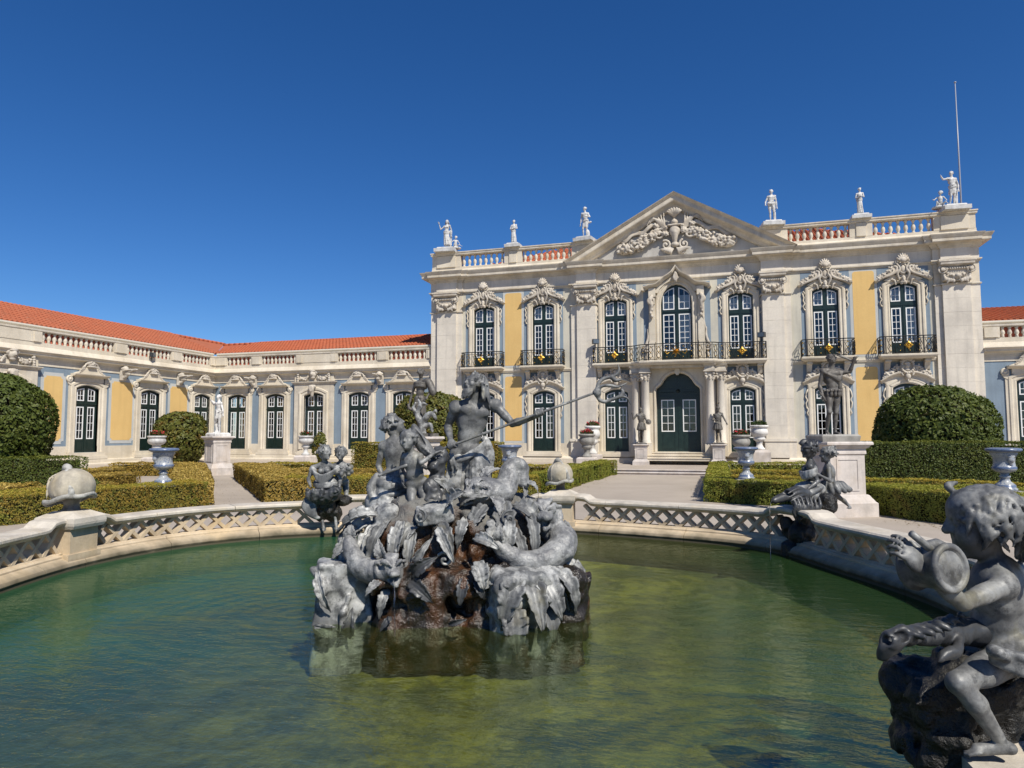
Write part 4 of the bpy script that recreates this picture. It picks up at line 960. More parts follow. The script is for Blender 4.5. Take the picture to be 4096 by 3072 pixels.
# lattice bars, one by one
cumL = np.concatenate([[0], np.cumsum(np.linalg.norm(np.diff(np.vstack([PL, PL[:1]]), axis=0), axis=1))]); TOT = cumL[-1]
def on(s):
    s = s % TOT; P = np.vstack([PL, PL[:1]]); Nn = np.vstack([PN, PN[:1]]); L = np.append(lift, lift[0])
    p = np.array([np.interp(s, cumL, P[:, k]) for k in (0, 1)]); n = np.array([np.interp(s, cumL, Nn[:, k]) for k in (0, 1)]); return p, n/np.linalg.norm(n), np.interp(s, cumL, L)
nb = int(TOT/.275); stp = TOT/nb
def bar(sa, za, sb, zb, hw_=.024, hd=.062):
    V = []
    for t in (0, .5, 1):
        p, n, l = on(sa+(sb-sa)*t); z = za+(zb-za)*t; tdir = np.array((n[1], -n[0])); d = np.array((sb-sa, zb-za)); d = d/np.linalg.norm(d); w = np.array((-d[1], d[0]))*hw_
        for a, b in ((-1, -1), (1, -1), (1, 1), (-1, 1)):
            q, nn, _ = on(sa+(sb-sa)*t+a*w[0]); V.append((q[0]+nn[0]*b*hd, q[1]+nn[1]*b*hd, z+a*w[1]))
    F = [(i*4+k, i*4+(k+1) % 4, i*4+4+(k+1) % 4, i*4+4+k) for i in (0, 1) for k in range(4)]
    return V, F
for i in range(nb):
    s = i*stp; p, n, l = on(s+stp/2)
    if min(np.linalg.norm(p-POOL[k]) for k in POSTS+GROUPS) < .36: continue
    vis = p[1] > -29.6 and (p[0] < 5.2)
    for a, b, hd in ((0, 1, .066), (1, 0, .060)):
        V, F = bar(s+stp*a, .292, s+stp*b, .552+l, hd=hd); q = MB().add(V, F)
        if vis: q.build('lattice_bar', M_pool, basin)
# posts with panels
SHELLT = lead_mat('grey shell rim', (.30, .29, .26), (.46, .45, .41), (.16, .155, .14), .5, 3, .8)
def post(i, lab, tilt, fs):
    p = POOL[i]; k = int(np.argmin(near(p))); n = PN[k]; rz = math.atan2(n[1], n[0])+math.pi/2
    P = PL[k]
    b = MB(); b.box(-.235, .235, -.15, .20, .28, .60); b.box(-.28, .28, -.19, .22, .05, .285); b.box(-.19, .19, -.175, -.149, .34, .56); b.box(-.145, .145, -.186, -.174, .37, .53)
    b.build('post', M_pool, basin, (P[0], P[1], 0), rz)
    c = MB(); c.sqlathe([(.26, .60), (.28, .64), (.285, .67), (.28, .73), (.27, .742), (.16, .80), (.14, .81)], (0, 0, 0)); c.build('post_cap', M_poolcap, basin, (P[0], P[1], 0), rz)
    t = thing('stone_finial', lab, 'finial', (P[0], P[1], .805), 0, 'shell shaped finials on the basin posts')
    S = Sculpt((-.42, -.42, -.02), (.42, .42, .64), .018); S.rc((0, 0, 0), (0, 0, .10), .13, .09, k=.03); S.tube([(0, 0, .1), (0, 0, .17)], [.10, .13], n=1); S.build('foot', M_leadb, t)
    S = Sculpt((-.44, -.44, .05), (.44, .44, .70), .016); R = np.array(Matrix.Rotation(tilt, 3, 'Y')); S.ell((0, 0, .32), (.30, .30, .27), R, k=.01); S.bx((0, 0, .02), (.5, .5, .14), R, cut=True)
    for q in range(9): a = q/9*6.283; S.tube([tuple(R@np.array((.292*math.cos(a), .292*math.sin(a), .2))+np.array((0, 0, .02))), tuple(R@np.array((.225*math.cos(a), .225*math.sin(a), .47))+np.array((0, 0, .02))), tuple(R@np.array((.02, 0, .58)))], [.010, .009, .007], k=.02)
    S.build('shell_dome', mottled('cream shell stone', (.52, .465, .36), (.24, .22, .185), 4.5, .4, 30, warm=(.42, .34, .20)) if 'cream shell stone' not in MATS else MATS['cream shell stone'], t)
    S = Sculpt((-.46, -.46, .0), (.46, .46, .78), .018)
    pts = [tuple(R@np.array((.315*math.cos(a), .315*math.sin(a), .165+.015*math.sin(5*a)))) for a in np.linspace(0, 6.283, 33)]; S.tube(pts, .030, n=1, k=.02)
    top = R@np.array((0, 0, .585)); S.tube([tuple(R@np.array((-.1, .05, .545))), tuple(top+np.array((0, 0, .035))), tuple(R@np.array((.12, -.05, .53)))], [.035, .05, .035]); S.ell(top+np.array((.03, 0, .03)), (.06, .05, .04))
    S.tube([tuple(R@np.array((.12, -.1, .54))), tuple(R@np.array((.22, -.18, .40))), tuple(R@np.array((.27, -.2, .22)))], [.035, .03, .04])
    S.build('shell_rim', SHELLT, t); t.scale = fs
post(6, 'cream domed shell finial on the post at the foot of the central path', -.12, (.72, .72, .84))
post(0, 'big cream domed shell finial tilted on the far left basin post', -.22, (.88, .88, .92))
# water and pool floor
def fan(name, off, z, mat, seg=1):
    q = PL+PN*off; n = len(q); V = [(PC[0], PC[1], z)]; F = []; rings = 14
    V = np.vstack([np.column_stack([PC+(q-PC)*((r+1)/rings), np.full(n, z)]) for r in range(rings)]); V = np.vstack([[[PC[0], PC[1], z]], V])
    for i in range(n): F.append((0, 1+i, 1+(i+1) % n, 0))
    me = MB(); me.V = [tuple(v) for v in V]; me.F = [[0, 1+i, 1+(i+1) % n] for i in range(n)]+[[1+r*n+i, 1+r*n+n+i, 1+r*n+n+(i+1) % n, 1+r*n+(i+1) % n] for r in range(rings-1) for i in range(n)]; me.sm = [False]*len(me.F)
    return me.build(name, mat)
def water_mat():
    b = N('green pool water'); t = b.t; geo = b.n('ShaderNodeNewGeometry').outputs['Position']
    w1 = b.noise(2.2, 3, .55, b.vscale(geo, (.8, 1.7, 1)), .6); w2 = b.noise(8, 3, .6, b.vscale(geo, (.7, 1.6, 1)), .8); w3 = b.noise(30, 2, .5, geo)
    h = b.math('ADD', b.math('MULTIPLY', w1, .9), b.math('ADD', b.math('MULTIPLY', w2, .42), b.math('MULTIPLY', w3, .16)))
    for (cx, cy) in ((.9, -27.2), (-2.0, -29.3), (2.0, -25.0), (2.3, -31.6)):          # rings spreading from the spouts
        d = b.n('ShaderNodeVectorMath', {0: geo, 1: (cx, cy, WZ)}, operation='DISTANCE').outputs['Value']
        s = b.math('SINE', b.math('MULTIPLY', d, 34)); f = b.mapr(d, 0, 2.6, .12, 0); h = b.math('ADD', h, b.math('MULTIPLY', s, f))
    bmp = b.n('ShaderNodeBump', {'Height': h, 'Strength': .135, 'Distance': .10}).outputs[0]
    tr = b.n('ShaderNodeBsdfTransparent', {'Color': (.80, .88, .72, 1)}); gl = b.n('ShaderNodeBsdfGlossy', {'Roughness': .03, 'Color': (.82, .95, .76, 1)})
    sx = b.n('ShaderNodeSeparateXYZ', {0: geo}); wob = b.math('MULTIPLY', b.math('SUBTRACT', b.noise(.45, 4, .6, geo), .5), 5)
    px = b.math('ADD', sx.outputs[0], wob); mud = b.mix(b.mapr(px, -3.6, -1.2), (.026, .105, .050), (.072, .074, .017)); mud = b.mix(b.mapr(px, .3, 2.6), mud, (.026, .062, .018))
    df = b.n('ShaderNodeBsdfDiffuse', {'Color': mud}); body = b.n('ShaderNodeMixShader', {0: b.math('ADD', b.math('MULTIPLY', b.mapr(px, -3.6, -1.0), -.34), b.math('ADD', b.math('MULTIPLY', b.mapr(px, 1.2, 3.0), .28), .52))}); t.links.new(tr.outputs[0], body.inputs[1]); t.links.new(df.outputs[0], body.inputs[2])
    t.links.new(bmp, gl.inputs['Normal']); fr = b.n('ShaderNodeFresnel', {'IOR': 1.30}); t.links.new(bmp, fr.inputs['Normal'])
    mx = b.n('ShaderNodeMixShader'); t.links.new(b.math('MULTIPLY', fr.outputs[0], .22), mx.inputs[0]); t.links.new(body.outputs[0], mx.inputs[1]); t.links.new(gl.outputs[0], mx.inputs[2]); t.links.new(mx.outputs[0], b.out.inputs[0]); return b.m
def floor_mat():
    b = N('algae covered pool floor'); geo = b.n('ShaderNodeNewGeometry').outputs['Position']
    big = b.noise(.35, 4, .6, geo); mid = b.noise(1.7, 7, .68, geo, .5); fine = b.noise(7, 7, .7, geo, .4)
    c = b.mix(b.mapr(big, .42, .6), (.03, .10, .08), (.10, .11, .03))
    c = b.mix(b.math('MULTIPLY', b.mapr(mid, .48, .66), .85), c, (.20, .18, .04))
    c = b.mix(b.math('MULTIPLY', b.mapr(fine, .46, .64), .75), c, (.035, .055, .022))
    sx = b.n('ShaderNodeSeparateXYZ', {0: geo}); sed = b.math('MULTIPLY', b.mapr(sx.outputs[0], -3.2, -1.2), b.mapr(sx.outputs[0], 3.2, 1.2)); pat = b.mix(b.mapr(b.noise(1.1, 7, .7, geo, .6), .40, .60), (.30, .27, .050), (.085, .082, .03)); pat = b.mix(b.math('MULTIPLY', b.mapr(b.noise(4.5, 7, .7, geo, .4), .46, .62), .7), pat, (.05, .06, .03))
    c = b.mix(b.math('MULTIPLY', sed, .85), c, pat)
    b.set(col=c, rough=1, spec=.05, normal=b.bump(fine, .8, .05)); return b.m
tag(fan('water', -.20, WZ, water_mat()), kind='structure'); 
tag(fan('pool_floor', -.15, -.36, floor_mat()), kind='structure')
# ground: one sheet with the basin left out, reaching the horizon
q = PL+PN*.05; n = len(q); far = 1500
rings = [q, PC+(q-PC)*1.4, PC+(q-PC)*4, PC+(q-PC)*30, PC+(q-PC)/np.linalg.norm(q-PC, axis=1)[:, None]*far]
V = np.vstack([np.column_stack([r, np.zeros(n)]) for r in rings]); i = np.arange(n); F = np.vstack([np.column_stack([k*n+i, k*n+(i+1) % n, (k+1)*n+(i+1) % n, (k+1)*n+i]) for k in range(len(rings)-1)])
tag(link('ground', np_mesh('ground', V, F), M_grav), kind='structure')
# terrace along the palace, two low steps
m = MB()
tp = [(-23.4, -40), (-23.4, -3.9), (32, -3.9), (32, .25), (-27.1, .25), (-27.1, -40)]
V = [(-23.4, -40, .22), (-23.4, -3.8, .22), (32, -3.8, .22), (32, -.1, .36), (-27.2, -.1, .36), (-27.2, -40, .36)]
m.add(V+[(-13, -.1, .36)], [(0, 1, 4, 5), (1, 2, 3, 4)]); tag(m.build('terrace', M_grav), kind='structure')
for k, (o, z) in enumerate(((0, .222), (.36, .112))):
    s = MB(); s.hsweep([(-23.4+o, -40), (-23.4+o, -3.8-o), (32, -3.8-o)], [(-.28, -.1), (-.28, z), (.03, z), (.045, z-.02), (.03, z-.05), (.0, z-.055), (0, -.1)]); tag(s.build('terrace_step', M_ped), kind='structure')

# ------------------------------------------------------------------ clipped plants
def leaf_mat(name, a, b_, c, d=None, scale=1.3):
    b = N(name); geo = b.n('ShaderNodeNewGeometry').outputs['Position']; 
    f = b.noise(scale, 4, .6, geo); g = b.noise(14, 2, .5, geo)
    col = b.mix(b.mapr(f, .40, .62), a, b_); col = b.mix(b.mapr(g, .46, .62), col, c)
    if d: col = b.mix(b.math('MULTIPLY', b.mapr(b.noise(scale*1.8, 3, .5, b.vscale(geo, (1, 1, 1.4))), .56, .66), .8), col, d)
    b.set(col=col, rough=.55, spec=.35); 
    tl = b.n('ShaderNodeBsdfTranslucent'); b.t.links.new(col, tl.inputs[0]); mx = b.n('ShaderNodeMixShader', {0: .25}); b.t.links.new(b.p.outputs[0], mx.inputs[1]); b.t.links.new(tl.outputs[0], mx.inputs[2]); b.t.links.new(mx.outputs[0], b.out.inputs[0])
    return b.m
L_green = leaf_mat('green box leaves', (0.217, 0.239, 0.032), (0.268, 0.268, 0.038), (0.116, 0.152, 0.020), (0.275, 0.210, 0.038))
L_gold = leaf_mat('golden brown box leaves', (0.338, 0.219, 0.037), (0.388, 0.256, 0.050), (0.175, 0.144, 0.027), (0.475, 0.338, 0.088))
L_mix = leaf_mat('olive box leaves', (0.257, 0.209, 0.032), (0.338, 0.223, 0.038), (0.135, 0.142, 0.024), (0.216, 0.230, 0.030))
L_dark = leaf_mat('dark topiary leaves', (0.094, 0.121, 0.020), (0.121, 0.143, 0.022), (0.050, 0.075, 0.013), None)
L_dark2 = leaf_mat('rusty topiary leaves', (0.132, 0.144, 0.025), (0.178, 0.155, 0.028), (0.069, 0.086, 0.016), (0.196, 0.121, 0.025))
M_twig = simple('dark inner twigs', (.020, .020, .010), .95, 0, .05, 6, (.035, .028, .014))  # dark olive and brown tones of the hedge and topiary cores
M_bark = simple('bark', (.10, .075, .05), .9, 0, .1)
def leaves(P, Nn, size, seed=0, jit=.7, lift_=.02):
    g = np.random.default_rng(seed); n = len(P); s = size*g.uniform(.6, 1.3, n)[:, None]
    d = Nn+g.normal(0, jit, (n, 3)); d /= np.linalg.norm(d, axis=1)[:, None]
    a = np.cross(d, g.normal(0, 1, (n, 3))); a /= np.linalg.norm(a, axis=1)[:, None]; b = np.cross(d, a)
    C = P+Nn*g.uniform(-.03, lift_, n)[:, None]
    V = np.stack([C-a*s, C-b*s*.5+d*s*.12, C+a*s, C+b*s*.5+d*s*.12], 1).reshape(-1, 3); F = np.arange(4*n).reshape(-1, 4)
    return V, F
def lump(P, scale, seed):
    g = np.random.default_rng(seed); K = 24; L = g.uniform(-1, 1, (K, K, K)); q = (P/scale) % K; i = np.floor(q).astype(int) % K; f = q-np.floor(q); f = f*f*(3-2*f); r = 0
    for a in (0, 1):
        for b in (0, 1):
            for c in (0, 1):
                w = np.where(a, f[:, 0], 1-f[:, 0])*np.where(b, f[:, 1], 1-f[:, 1])*np.where(c, f[:, 2], 1-f[:, 2]); r = r+w*L[(i[:, 0]+a) % K, (i[:, 1]+b) % K, (i[:, 2]+c) % K]
    return r
TOPS = {L_green.name: leaf_mat('green hedge tops with painted sunlight', (.31, .31, .040), (.36, .34, .050), (.19, .21, .026), (.38, .29, .055)),  # brighter copies of the leaf materials: sunlight on hedge tops put into the colour
        L_gold.name: leaf_mat('golden hedge tops with painted sunlight', (.46, .31, .065), (.56, .39, .095), (.28, .22, .045), (.66, .50, .16)),
        L_mix.name: leaf_mat('olive hedge tops with painted sunlight', (.42, .34, .045), (.50, .36, .055), (.26, .24, .032), (.34, .34, .045)),
        L_dark.name: leaf_mat('dark hedge tops with painted sunlight', (.16, .18, .028), (.19, .20, .030), (.10, .12, .018), None)}
CAMP = np.array((1.894, -35.2)); NLEAF = [0]
def inpoly(P, poly):
    c = np.zeros(len(P), bool); n = len(poly)
    for i in range(n):
        (x0, y0), (x1, y1) = poly[i], poly[(i+1) % n]
        with np.errstate(divide='ignore', invalid='ignore'): c ^= ((y0 > P[:, 1]) != (y1 > P[:, 1])) & (P[:, 0] < (x1-x0)*(P[:, 1]-y0)/(y1-y0+1e-12)+x0)
    return c
def hedge(poly, h, label, mat=L_green, z0=0., dens=None, size=None, group=None, seed=1, name='hedge', cat='hedge'):
    poly = [tuple(p) for p in poly]; ar = sum(poly[i][0]*poly[(i+1) % len(poly)][1]-poly[(i+1) % len(poly)][0]*poly[i][1] for i in range(len(poly)))/2
    if ar < 0: poly = poly[::-1]
    dist = np.linalg.norm(np.mean(poly, axis=0)-CAMP); size = size or max(.020, dist*.00115); dens = dens or 1.0/(size*size)*1.25
    g = np.random.default_rng(seed); P, Nn = [], []
    xy = np.array(poly); lo, hi = xy.min(0), xy.max(0); k = int((hi-lo).prod()*dens); q = g.uniform(lo, hi, (k, 2)); q = q[inpoly(q, poly)]
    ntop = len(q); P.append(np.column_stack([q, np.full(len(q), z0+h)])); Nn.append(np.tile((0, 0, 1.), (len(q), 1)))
    for i in range(len(poly)):
        a, b = xy[i], xy[(i+1) % len(poly)]; L = np.linalg.norm(b-a); n = np.array((b[1]-a[1], a[0]-b[0]))/L; mid = (a+b)/2
        if n@(CAMP-mid) < -.2*np.linalg.norm(CAMP-mid): continue
        k = int(L*h*dens); t = g.uniform(0, 1, k)[:, None]; q = a+(b-a)*t; P.append(np.column_stack([q, z0+h*g.uniform(0, 1, k)])); Nn.append(np.tile((n[0], n[1], 0), (k, 1)))
    P = np.vstack(P); Nn = np.vstack(Nn); P = P+Nn*(.05*lump(P, .45, seed)+.03*lump(P, .14, seed+1))[:, None]
    V, F = leaves(P, Nn, size, seed, .36); NLEAF[0] += len(F)
    c = np.mean(xy, axis=0); t = thing(name, label, cat, (c[0], c[1], z0), 0, group); V = V-np.array((c[0], c[1], z0))
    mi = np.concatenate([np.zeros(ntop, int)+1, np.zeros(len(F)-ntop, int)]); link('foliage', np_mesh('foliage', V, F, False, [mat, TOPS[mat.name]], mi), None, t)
    ins = []
    for i in range(len(xy)):
        d0 = unit(xy[i]-xy[i-1]); d1 = unit(xy[(i+1) % len(xy)]-xy[i]); nn = np.array((-d0[1]-d1[1], d0[0]+d1[0])); ins.append(tuple(xy[i]+unit(nn)*.10/max(.4, float(unit(nn)@np.array((-d0[1], d0[0]))))))
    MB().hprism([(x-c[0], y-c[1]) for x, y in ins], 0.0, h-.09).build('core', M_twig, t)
    return t
def strip(pts, w, side=1):
    """polygon of a hedge of width w to one side of a polyline"""
    P = np.array(pts, float); o = []
    for i in range(len(P)):
        d = unit(P[min(i+1, len(P)-1)]-P[max(i-1, 0)]); o.append(P[i]+side*w*np.array((-d[1], d[0])))
    return [tuple(p) for p in P]+[tuple(p) for p in o[::-1]]
GR = 'clipped box hedges of the parterre'
hedge(strip([(1.45, -16.15), (2.1, -16.35)], 1.0), .60, 'square green hedge end block beside the path, right of the central gravel walk', L_green, group=GR, seed=3)
hedge(strip([(2.12, -16.5), (3.4, -16.85), (4.9, -17.65)], .8), .59, 'green hedge along the basin between path and statue pedestal', L_green, group=GR, seed=4)
hedge(strip([(4.92, -17.66), (5.6, -19.0), (6.3, -19.95), (7.6, -21.2), (9.2, -22.4)], 1.0), .62, 'dark fronted green hedge right of the tall statue pedestal', L_green, group=GR, seed=5)
hedge([(1.5, -15.1), (2.15, -15.1), (2.15, -4.6), (1.5, -4.6)], .60, 'long green hedge edging the right side of the central path', L_green, group=GR, seed=6)
hedge([(2.2, -5.9), (12, -5.9), (12, -4.9), (2.2, -4.9)], .62, 'far green hedge below the palace right of the entrance steps', L_green, group=GR, seed=7)
hedge([(2.2, -10.9), (6.4, -11.4), (6.4, -10.6), (2.2, -10.1)], .56, 'inner green hedge behind the blue urn right of the path', L_mix, group=GR, seed=8)
hedge([(2.2, -13.9), (4.2, -14.6), (4.4, -13.8), (2.2, -13.2)], .56, 'short inner green hedge close behind the blue and white urn', L_mix, group=GR, seed=9)
hedge([(5.0, -15.6), (13, -18.6), (13.4, -17.6), (5.2, -14.8)], .50, 'olive hedge band crossing the right parterre', L_green, group=GR, seed=10)
hedge([(5.2, -14.0), (14, -16.0), (14, -15.2), (5.4, -13.4)], .52, 'rust tinged hedge in front of the tall dark hedge on the right', L_mix, group=GR, seed=11)
hedge([(5.8, -16.9), (12, -20.3), (13, -19.4), (6.3, -16.2)], .46, 'low olive hedge filling the bed behind the dark fronted hedge', L_green, group=GR, seed=12)
hedge([(5.75, -13.2), (15, -13.2), (15, -12.0), (5.75, -12.0)], 1.52, 'tall straight dark hedge below the big round topiary', L_dark, seed=13)
hedge([(-3.3, -4.9), (-2.5, -4.9), (-2.5, -4.0), (-3.3, -4.0)], .62, 'small hedge block at the far end of the path by the steps', L_green, group=GR, seed=14)
hedge([(-3.5, -8.2), (-2.62, -8.2), (-2.62, -5.1), (-3.5, -5.1)], .62, 'stepped hedge block second from the steps left of the path', L_green, group=GR, seed=15)
hedge([(-3.7, -14.8), (-2.78, -14.8), (-2.78, -8.4), (-3.7, -8.4)], .61, 'long green hedge edging the left side of the central path', L_green, group=GR, seed=16)
hedge(strip([(-9.45, -18.75), (-7.0, -17.6), (-5.2, -16.9), (-2.95, -16.2)], 1.3), .60, 'wide green hedge behind the fountain group left of the path', L_mix, group=GR, seed=17)
hedge(strip([(-17.7, -10.3), (-9.6, -19.35)], 1.5), .60, 'golden hedge with a slanting end beside the diagonal path', L_gold, group=GR, seed=18)
hedge([(-16.6, -9.4), (-4, -9.4), (-4, -8.4), (-17.4, -8.4)], .58, 'far green hedge line behind the left parterre', L_mix, group=GR, seed=19)
hedge([(-13.6, -13.0), (-5, -13.6), (-5, -12.7), (-13.8, -12.0)], .54, 'inner golden hedge band of the left parterre', L_gold, group=GR, seed=20)
hedge([(-11.0, -16.0), (-5, -15.8), (-5, -15.0), (-11.2, -15.1)], .52, 'low brownish hedge band behind the nymph group', L_gold, group=GR, seed=21)
hedge([(-12.3, -10.1), (-6, -10.1), (-6, -9.5), (-12.3, -9.5)], 1.48, 'tall green hedge behind the bearded god statue', L_mix, seed=22)
hedge(strip([(-10.55, -20.3), (-11.1, -22.3), (-11.7, -24.7), (-12.6, -27.6)], 1.1, -1), .60, 'brown tinged hedge nearest the basin on the left', L_mix, group=GR, seed=23)
hedge(strip([(-10.5, -20.2), (-19.9, -9.4)], 1.1), .58, 'long golden hedge edging the diagonal path on the left', L_gold, group=GR, seed=24)
hedge([(-13.4, -24.4), (-15.0, -20.4), (-13.9, -19.8), (-12.4, -23.8)], .50, 'golden hedge strip behind the brown tinged hedge on the left', L_gold, group=GR, seed=25)
hedge([(-24, -10.6), (-20.4, -9.8), (-20.8, -8.9), (-24, -9.6)], .55, 'pale golden hedge strip near the side wing steps', L_gold, group=GR, seed=26)
hedge([(-16.6, -22.6), (-19.2, -15.2), (-18.2, -14.7), (-15.6, -22.2)], .46, 'middle golden hedge strip of the left bed', L_gold, group=GR, seed=27)
hedge([(-20.6, -17.6), (-22.6, -12.2), (-21.8, -11.8), (-19.7, -17.2)], .46, 'back golden hedge strip of the left bed', L_gold, group=GR, seed=28)
hedge([(-20.5, -22.4), (-16.3, -20.2), (-15.9, -19.0), (-21.5, -20.6)], 1.15, 'dark clipped hedge under the big round topiary on the left', L_dark, seed=29)
def litter():
    g = np.random.default_rng(77); segs = [((1.35, -15.5), (1.35, -5)), ((-2.4, -15), (-2.4, -5)), ((2.2, -16.9), (4.8, -18.0)), ((-9.2, -19.6), (-16.5, -11.4)), ((-10.4, -19.7), (-17.5, -11.6)), ((-9.3, -19.0), (-3.2, -17.2)), ((5.3, -19.2), (6.2, -20.4))]; P = []
    for (p, q) in segs: t = g.uniform(0, 1, 130)[:, None]; P.append(np.array(p)+(np.array(q)-np.array(p))*t+g.normal(0, .22, (130, 2)))
    P = np.vstack(P); P = np.column_stack([P, np.full(len(P), .012)]); V, F = leaves(P, np.tile((0, 0, 1.), (len(P), 1)), .022, 78, .25, .0); V[:, 2] = np.maximum(V[:, 2], .004); tag(link('fallen_leaves', np_mesh('fallen_leaves', V, F), simple('dry fallen leaves', (.20, .13, .055), .9, 0, .1, 9, (.11, .075, .035))), kind='stuff')
litter()
# leafy perennials in the beds on the left
def perennial(x, y, r, h, label, seed):
    g = np.random.default_rng(seed); n = 900; a = g.uniform(0, 6.28, n); q = r*np.sqrt(g.uniform(0, 1, n)); P = np.column_stack([q*np.cos(a), q*np.sin(a)*.8, h*g.uniform(.1, 1, n)*(1-.5*(q/r)**2)])
    V, F = leaves(P, np.tile((0, 0, 1.), (n, 1))+P*.5, .055, seed, .8); t = thing('bedding_plant', label, 'plant', (x, y, .3), 0, 'leafy bedding plants'); link('leaves', np_mesh('leaves', V, F), leaf_mat('fresh leaves', (.05, .12, .02), (.08, .15, .03), (.03, .07, .015)), t)
    m = MB(); 
    for k in range(14): a = k*2.4; m.tube([(0, 0, -.3), (.3*r*math.cos(a), .3*r*math.sin(a), h*.5)], [.012, .006], 4)
    m.build('stem', M_bark, t)
perennial(-16.6, -23.3, .55, .62, 'fresh green leafy plant in the bed left of the tilted shell finial', 1)
perennial(-14.0, -20.9, .45, .5, 'fresh green leafy clump in the bed right of the tilted shell finial', 2)

def topiary(c, r, h, label, mat, seed, z0=0., size=None, p=2.4, wide=0.0):
    g = np.random.default_rng(seed); dist = np.linalg.norm(np.array(c)-CAMP); size = size or max(.05, dist*.0026)
    area = 2*math.pi*r*(h); n = int(area/(size*size)*2.4); u = g.uniform(-.98, 1, n); a = g.uniform(0, 6.283, n); s = np.sqrt(1-u*u); d = np.column_stack([s*np.cos(a), s*np.sin(a), u])
    rr_ = 1/(np.abs(d[:, 0])**p+np.abs(d[:, 1])**p+np.abs(d[:, 2])**p)**(1/p); rr_ = rr_/(1/(np.abs(d[:, 0])**2+np.abs(d[:, 1])**2+np.abs(d[:, 2])**2)**.5)
    rho = 1/((d[:, 0]**2+d[:, 1]**2)**(p/2)+np.abs(d[:, 2])**p)**(1/p)
    P = d*rho[:, None]*np.array((r, r, h/2)); P[:, 2] += h/2; Nn = d/np.array((r, r, h/2)); Nn /= np.linalg.norm(Nn, axis=1)[:, None]
    keep = (Nn[:, :2]@unit(CAMP-np.array(c))) > -.45; P, Nn = P[keep], Nn[keep]
    lm = .06*lump(P+7, .22, seed)+.10*lump(P+3, .65, seed+5)+.16*np.maximum(0, lump(P+11, .09, seed+9)-.72); P = P+Nn*lm[:, None]
    V, F = leaves(P, Nn, size, seed, .55, .07); NLEAF[0] += len(F); t = thing('topiary_bush', label, 'topiary', (c[0], c[1], z0)); link('foliage', np_mesh('foliage', V, F), mat, t)
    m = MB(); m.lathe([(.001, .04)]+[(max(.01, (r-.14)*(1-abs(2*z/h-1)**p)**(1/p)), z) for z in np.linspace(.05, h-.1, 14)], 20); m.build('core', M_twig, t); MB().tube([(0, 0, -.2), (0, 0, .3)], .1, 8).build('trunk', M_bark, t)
topiary((8.63, -9.5), 1.74, 3.25, 'huge round dark topiary bush in front of the right end of the palace', L_dark, 1, p=2.3)
topiary((-19.1, -19.5), 1.55, 3.3, 'big round dark topiary bush at the left edge in front of the side wing', L_dark, 2, z0=.3, p=2.3)
topiary((-26.2, -3.9), 1.28, 2.75, 'rounded topiary bush in front of the side wing door beside the white urn', L_dark2, 3, z0=.25, p=2.6)
topiary((-10.5, -6.0), 1.75, 3.35, 'broad rusty green topiary bush behind the dark statue', L_dark2, 4, z0=.2, p=3)
topiary((-19.05, -1.5), .36, 1.5, 'small narrow topiary bush beside the white urn at the garden wing', L_dark2, 5, z0=.35, p=2)

# ------------------------------------------------------------------ vases
def azulejo():
    b = N('blue and white glazed tile ware'); oc_ = b.tc.outputs['Object']; sx = b.n('ShaderNodeSeparateXYZ', {0: oc_})
    z = sx.outputs[2]; w = b.noise(16, 3, .6, oc_, 1.5); w2 = b.noise(34, 2, .5, oc_, 2)
    band = b.math('MAXIMUM', b.mapr(b.math('ABSOLUTE', b.math('SUBTRACT', z, .885)), .055, .035), b.math('MAXIMUM', b.mapr(b.math('ABSOLUTE', b.math('SUBTRACT', z, .50)), .03, .02), b.mapr(b.math('ABSOLUTE', b.math('SUBTRACT', z, .10)), .04, .02)))
    pat = b.math('MULTIPLY', b.mapr(w, .53, .58), .75); pat = b.math('MAXIMUM', pat, b.math('MULTIPLY', b.mapr(w2, .56, .6), .6)); pat = b.math('MAXIMUM', pat, b.math('MULTIPLY', band, b.mapr(w2, .3, .6, .55, 1)))
    c = b.mix(pat, (.38, .39, .385), (.055, .10, .21)); c = b.mix(b.math('MULTIPLY', b.mapr(b.noise(5, 5, .6, oc_), .5, .7), .35), c, (.32, .33, .33)); b.set(col=c, rough=.28, spec=.5); return b.m
M_az = azulejo()
def blue_urn(x, y, z, label, s=1., rot=0):
    t = thing('glazed_urn', label, 'urn', (x, y, z), rot, 'blue and white glazed urns of the parterre')
    MB().sqlathe([(.30, -.5), (.30, -.04), (.27, 0)], (0, 0, 0)).build('plinth', M_grey, t)
    MB().lathe([(0, 0), (.23, .0), (.23, .05), (.20, .07), (.20, .12), (.17, .15), (.11, .2), (.085, .27), (.11, .29), (.11, .32), (.07, .34), (.10, .38)], 28).build('foot', M_az, t)
    MB().lathe([(.10, .38), (.19, .42), (.235, .46), (.235, .51), (.215, .53), (.20, .62), (.215, .72), (.26, .80), (.255, .83)], 28).build('bowl', M_az, t)
    MB().lathe([(.25, .82), (.30, .84), (.345, .865), (.35, .895), (.33, .92), (.25, .93), (.20, .90)], 32).build('rim', M_az, t)
    S = Sculpt((-.14, -.34, .5), (.14, -.1, .84), .012); S.ell((0, -.22, .68), (.07, .05, .08)); S.ell((0, -.25, .67), (.03, .03, .045)); S.ell((0, -.22, .75), (.09, .05, .04)); S.ell((0, -.2, .6), (.05, .04, .06)); S.build('mask', M_az, t)
    t.scale = (s, s, s)
blue_urn(-11.5, -20.82, .53, 'blue and white glazed urn with plain rim standing on the golden hedge corner at left', 1.0, -.4)
blue_urn(2.55, -15.9, .60, 'blue and white glazed urn with lion mask right of the central path', .90, .1)
blue_urn(7.5, -18.5, .60, 'blue and white glazed urn behind the seated cherub at the right edge', .94, .3)
blue_urn(-3.9, -15.9, .55, 'blue and white glazed urn between the bearded god and the path', 1.0, .1)
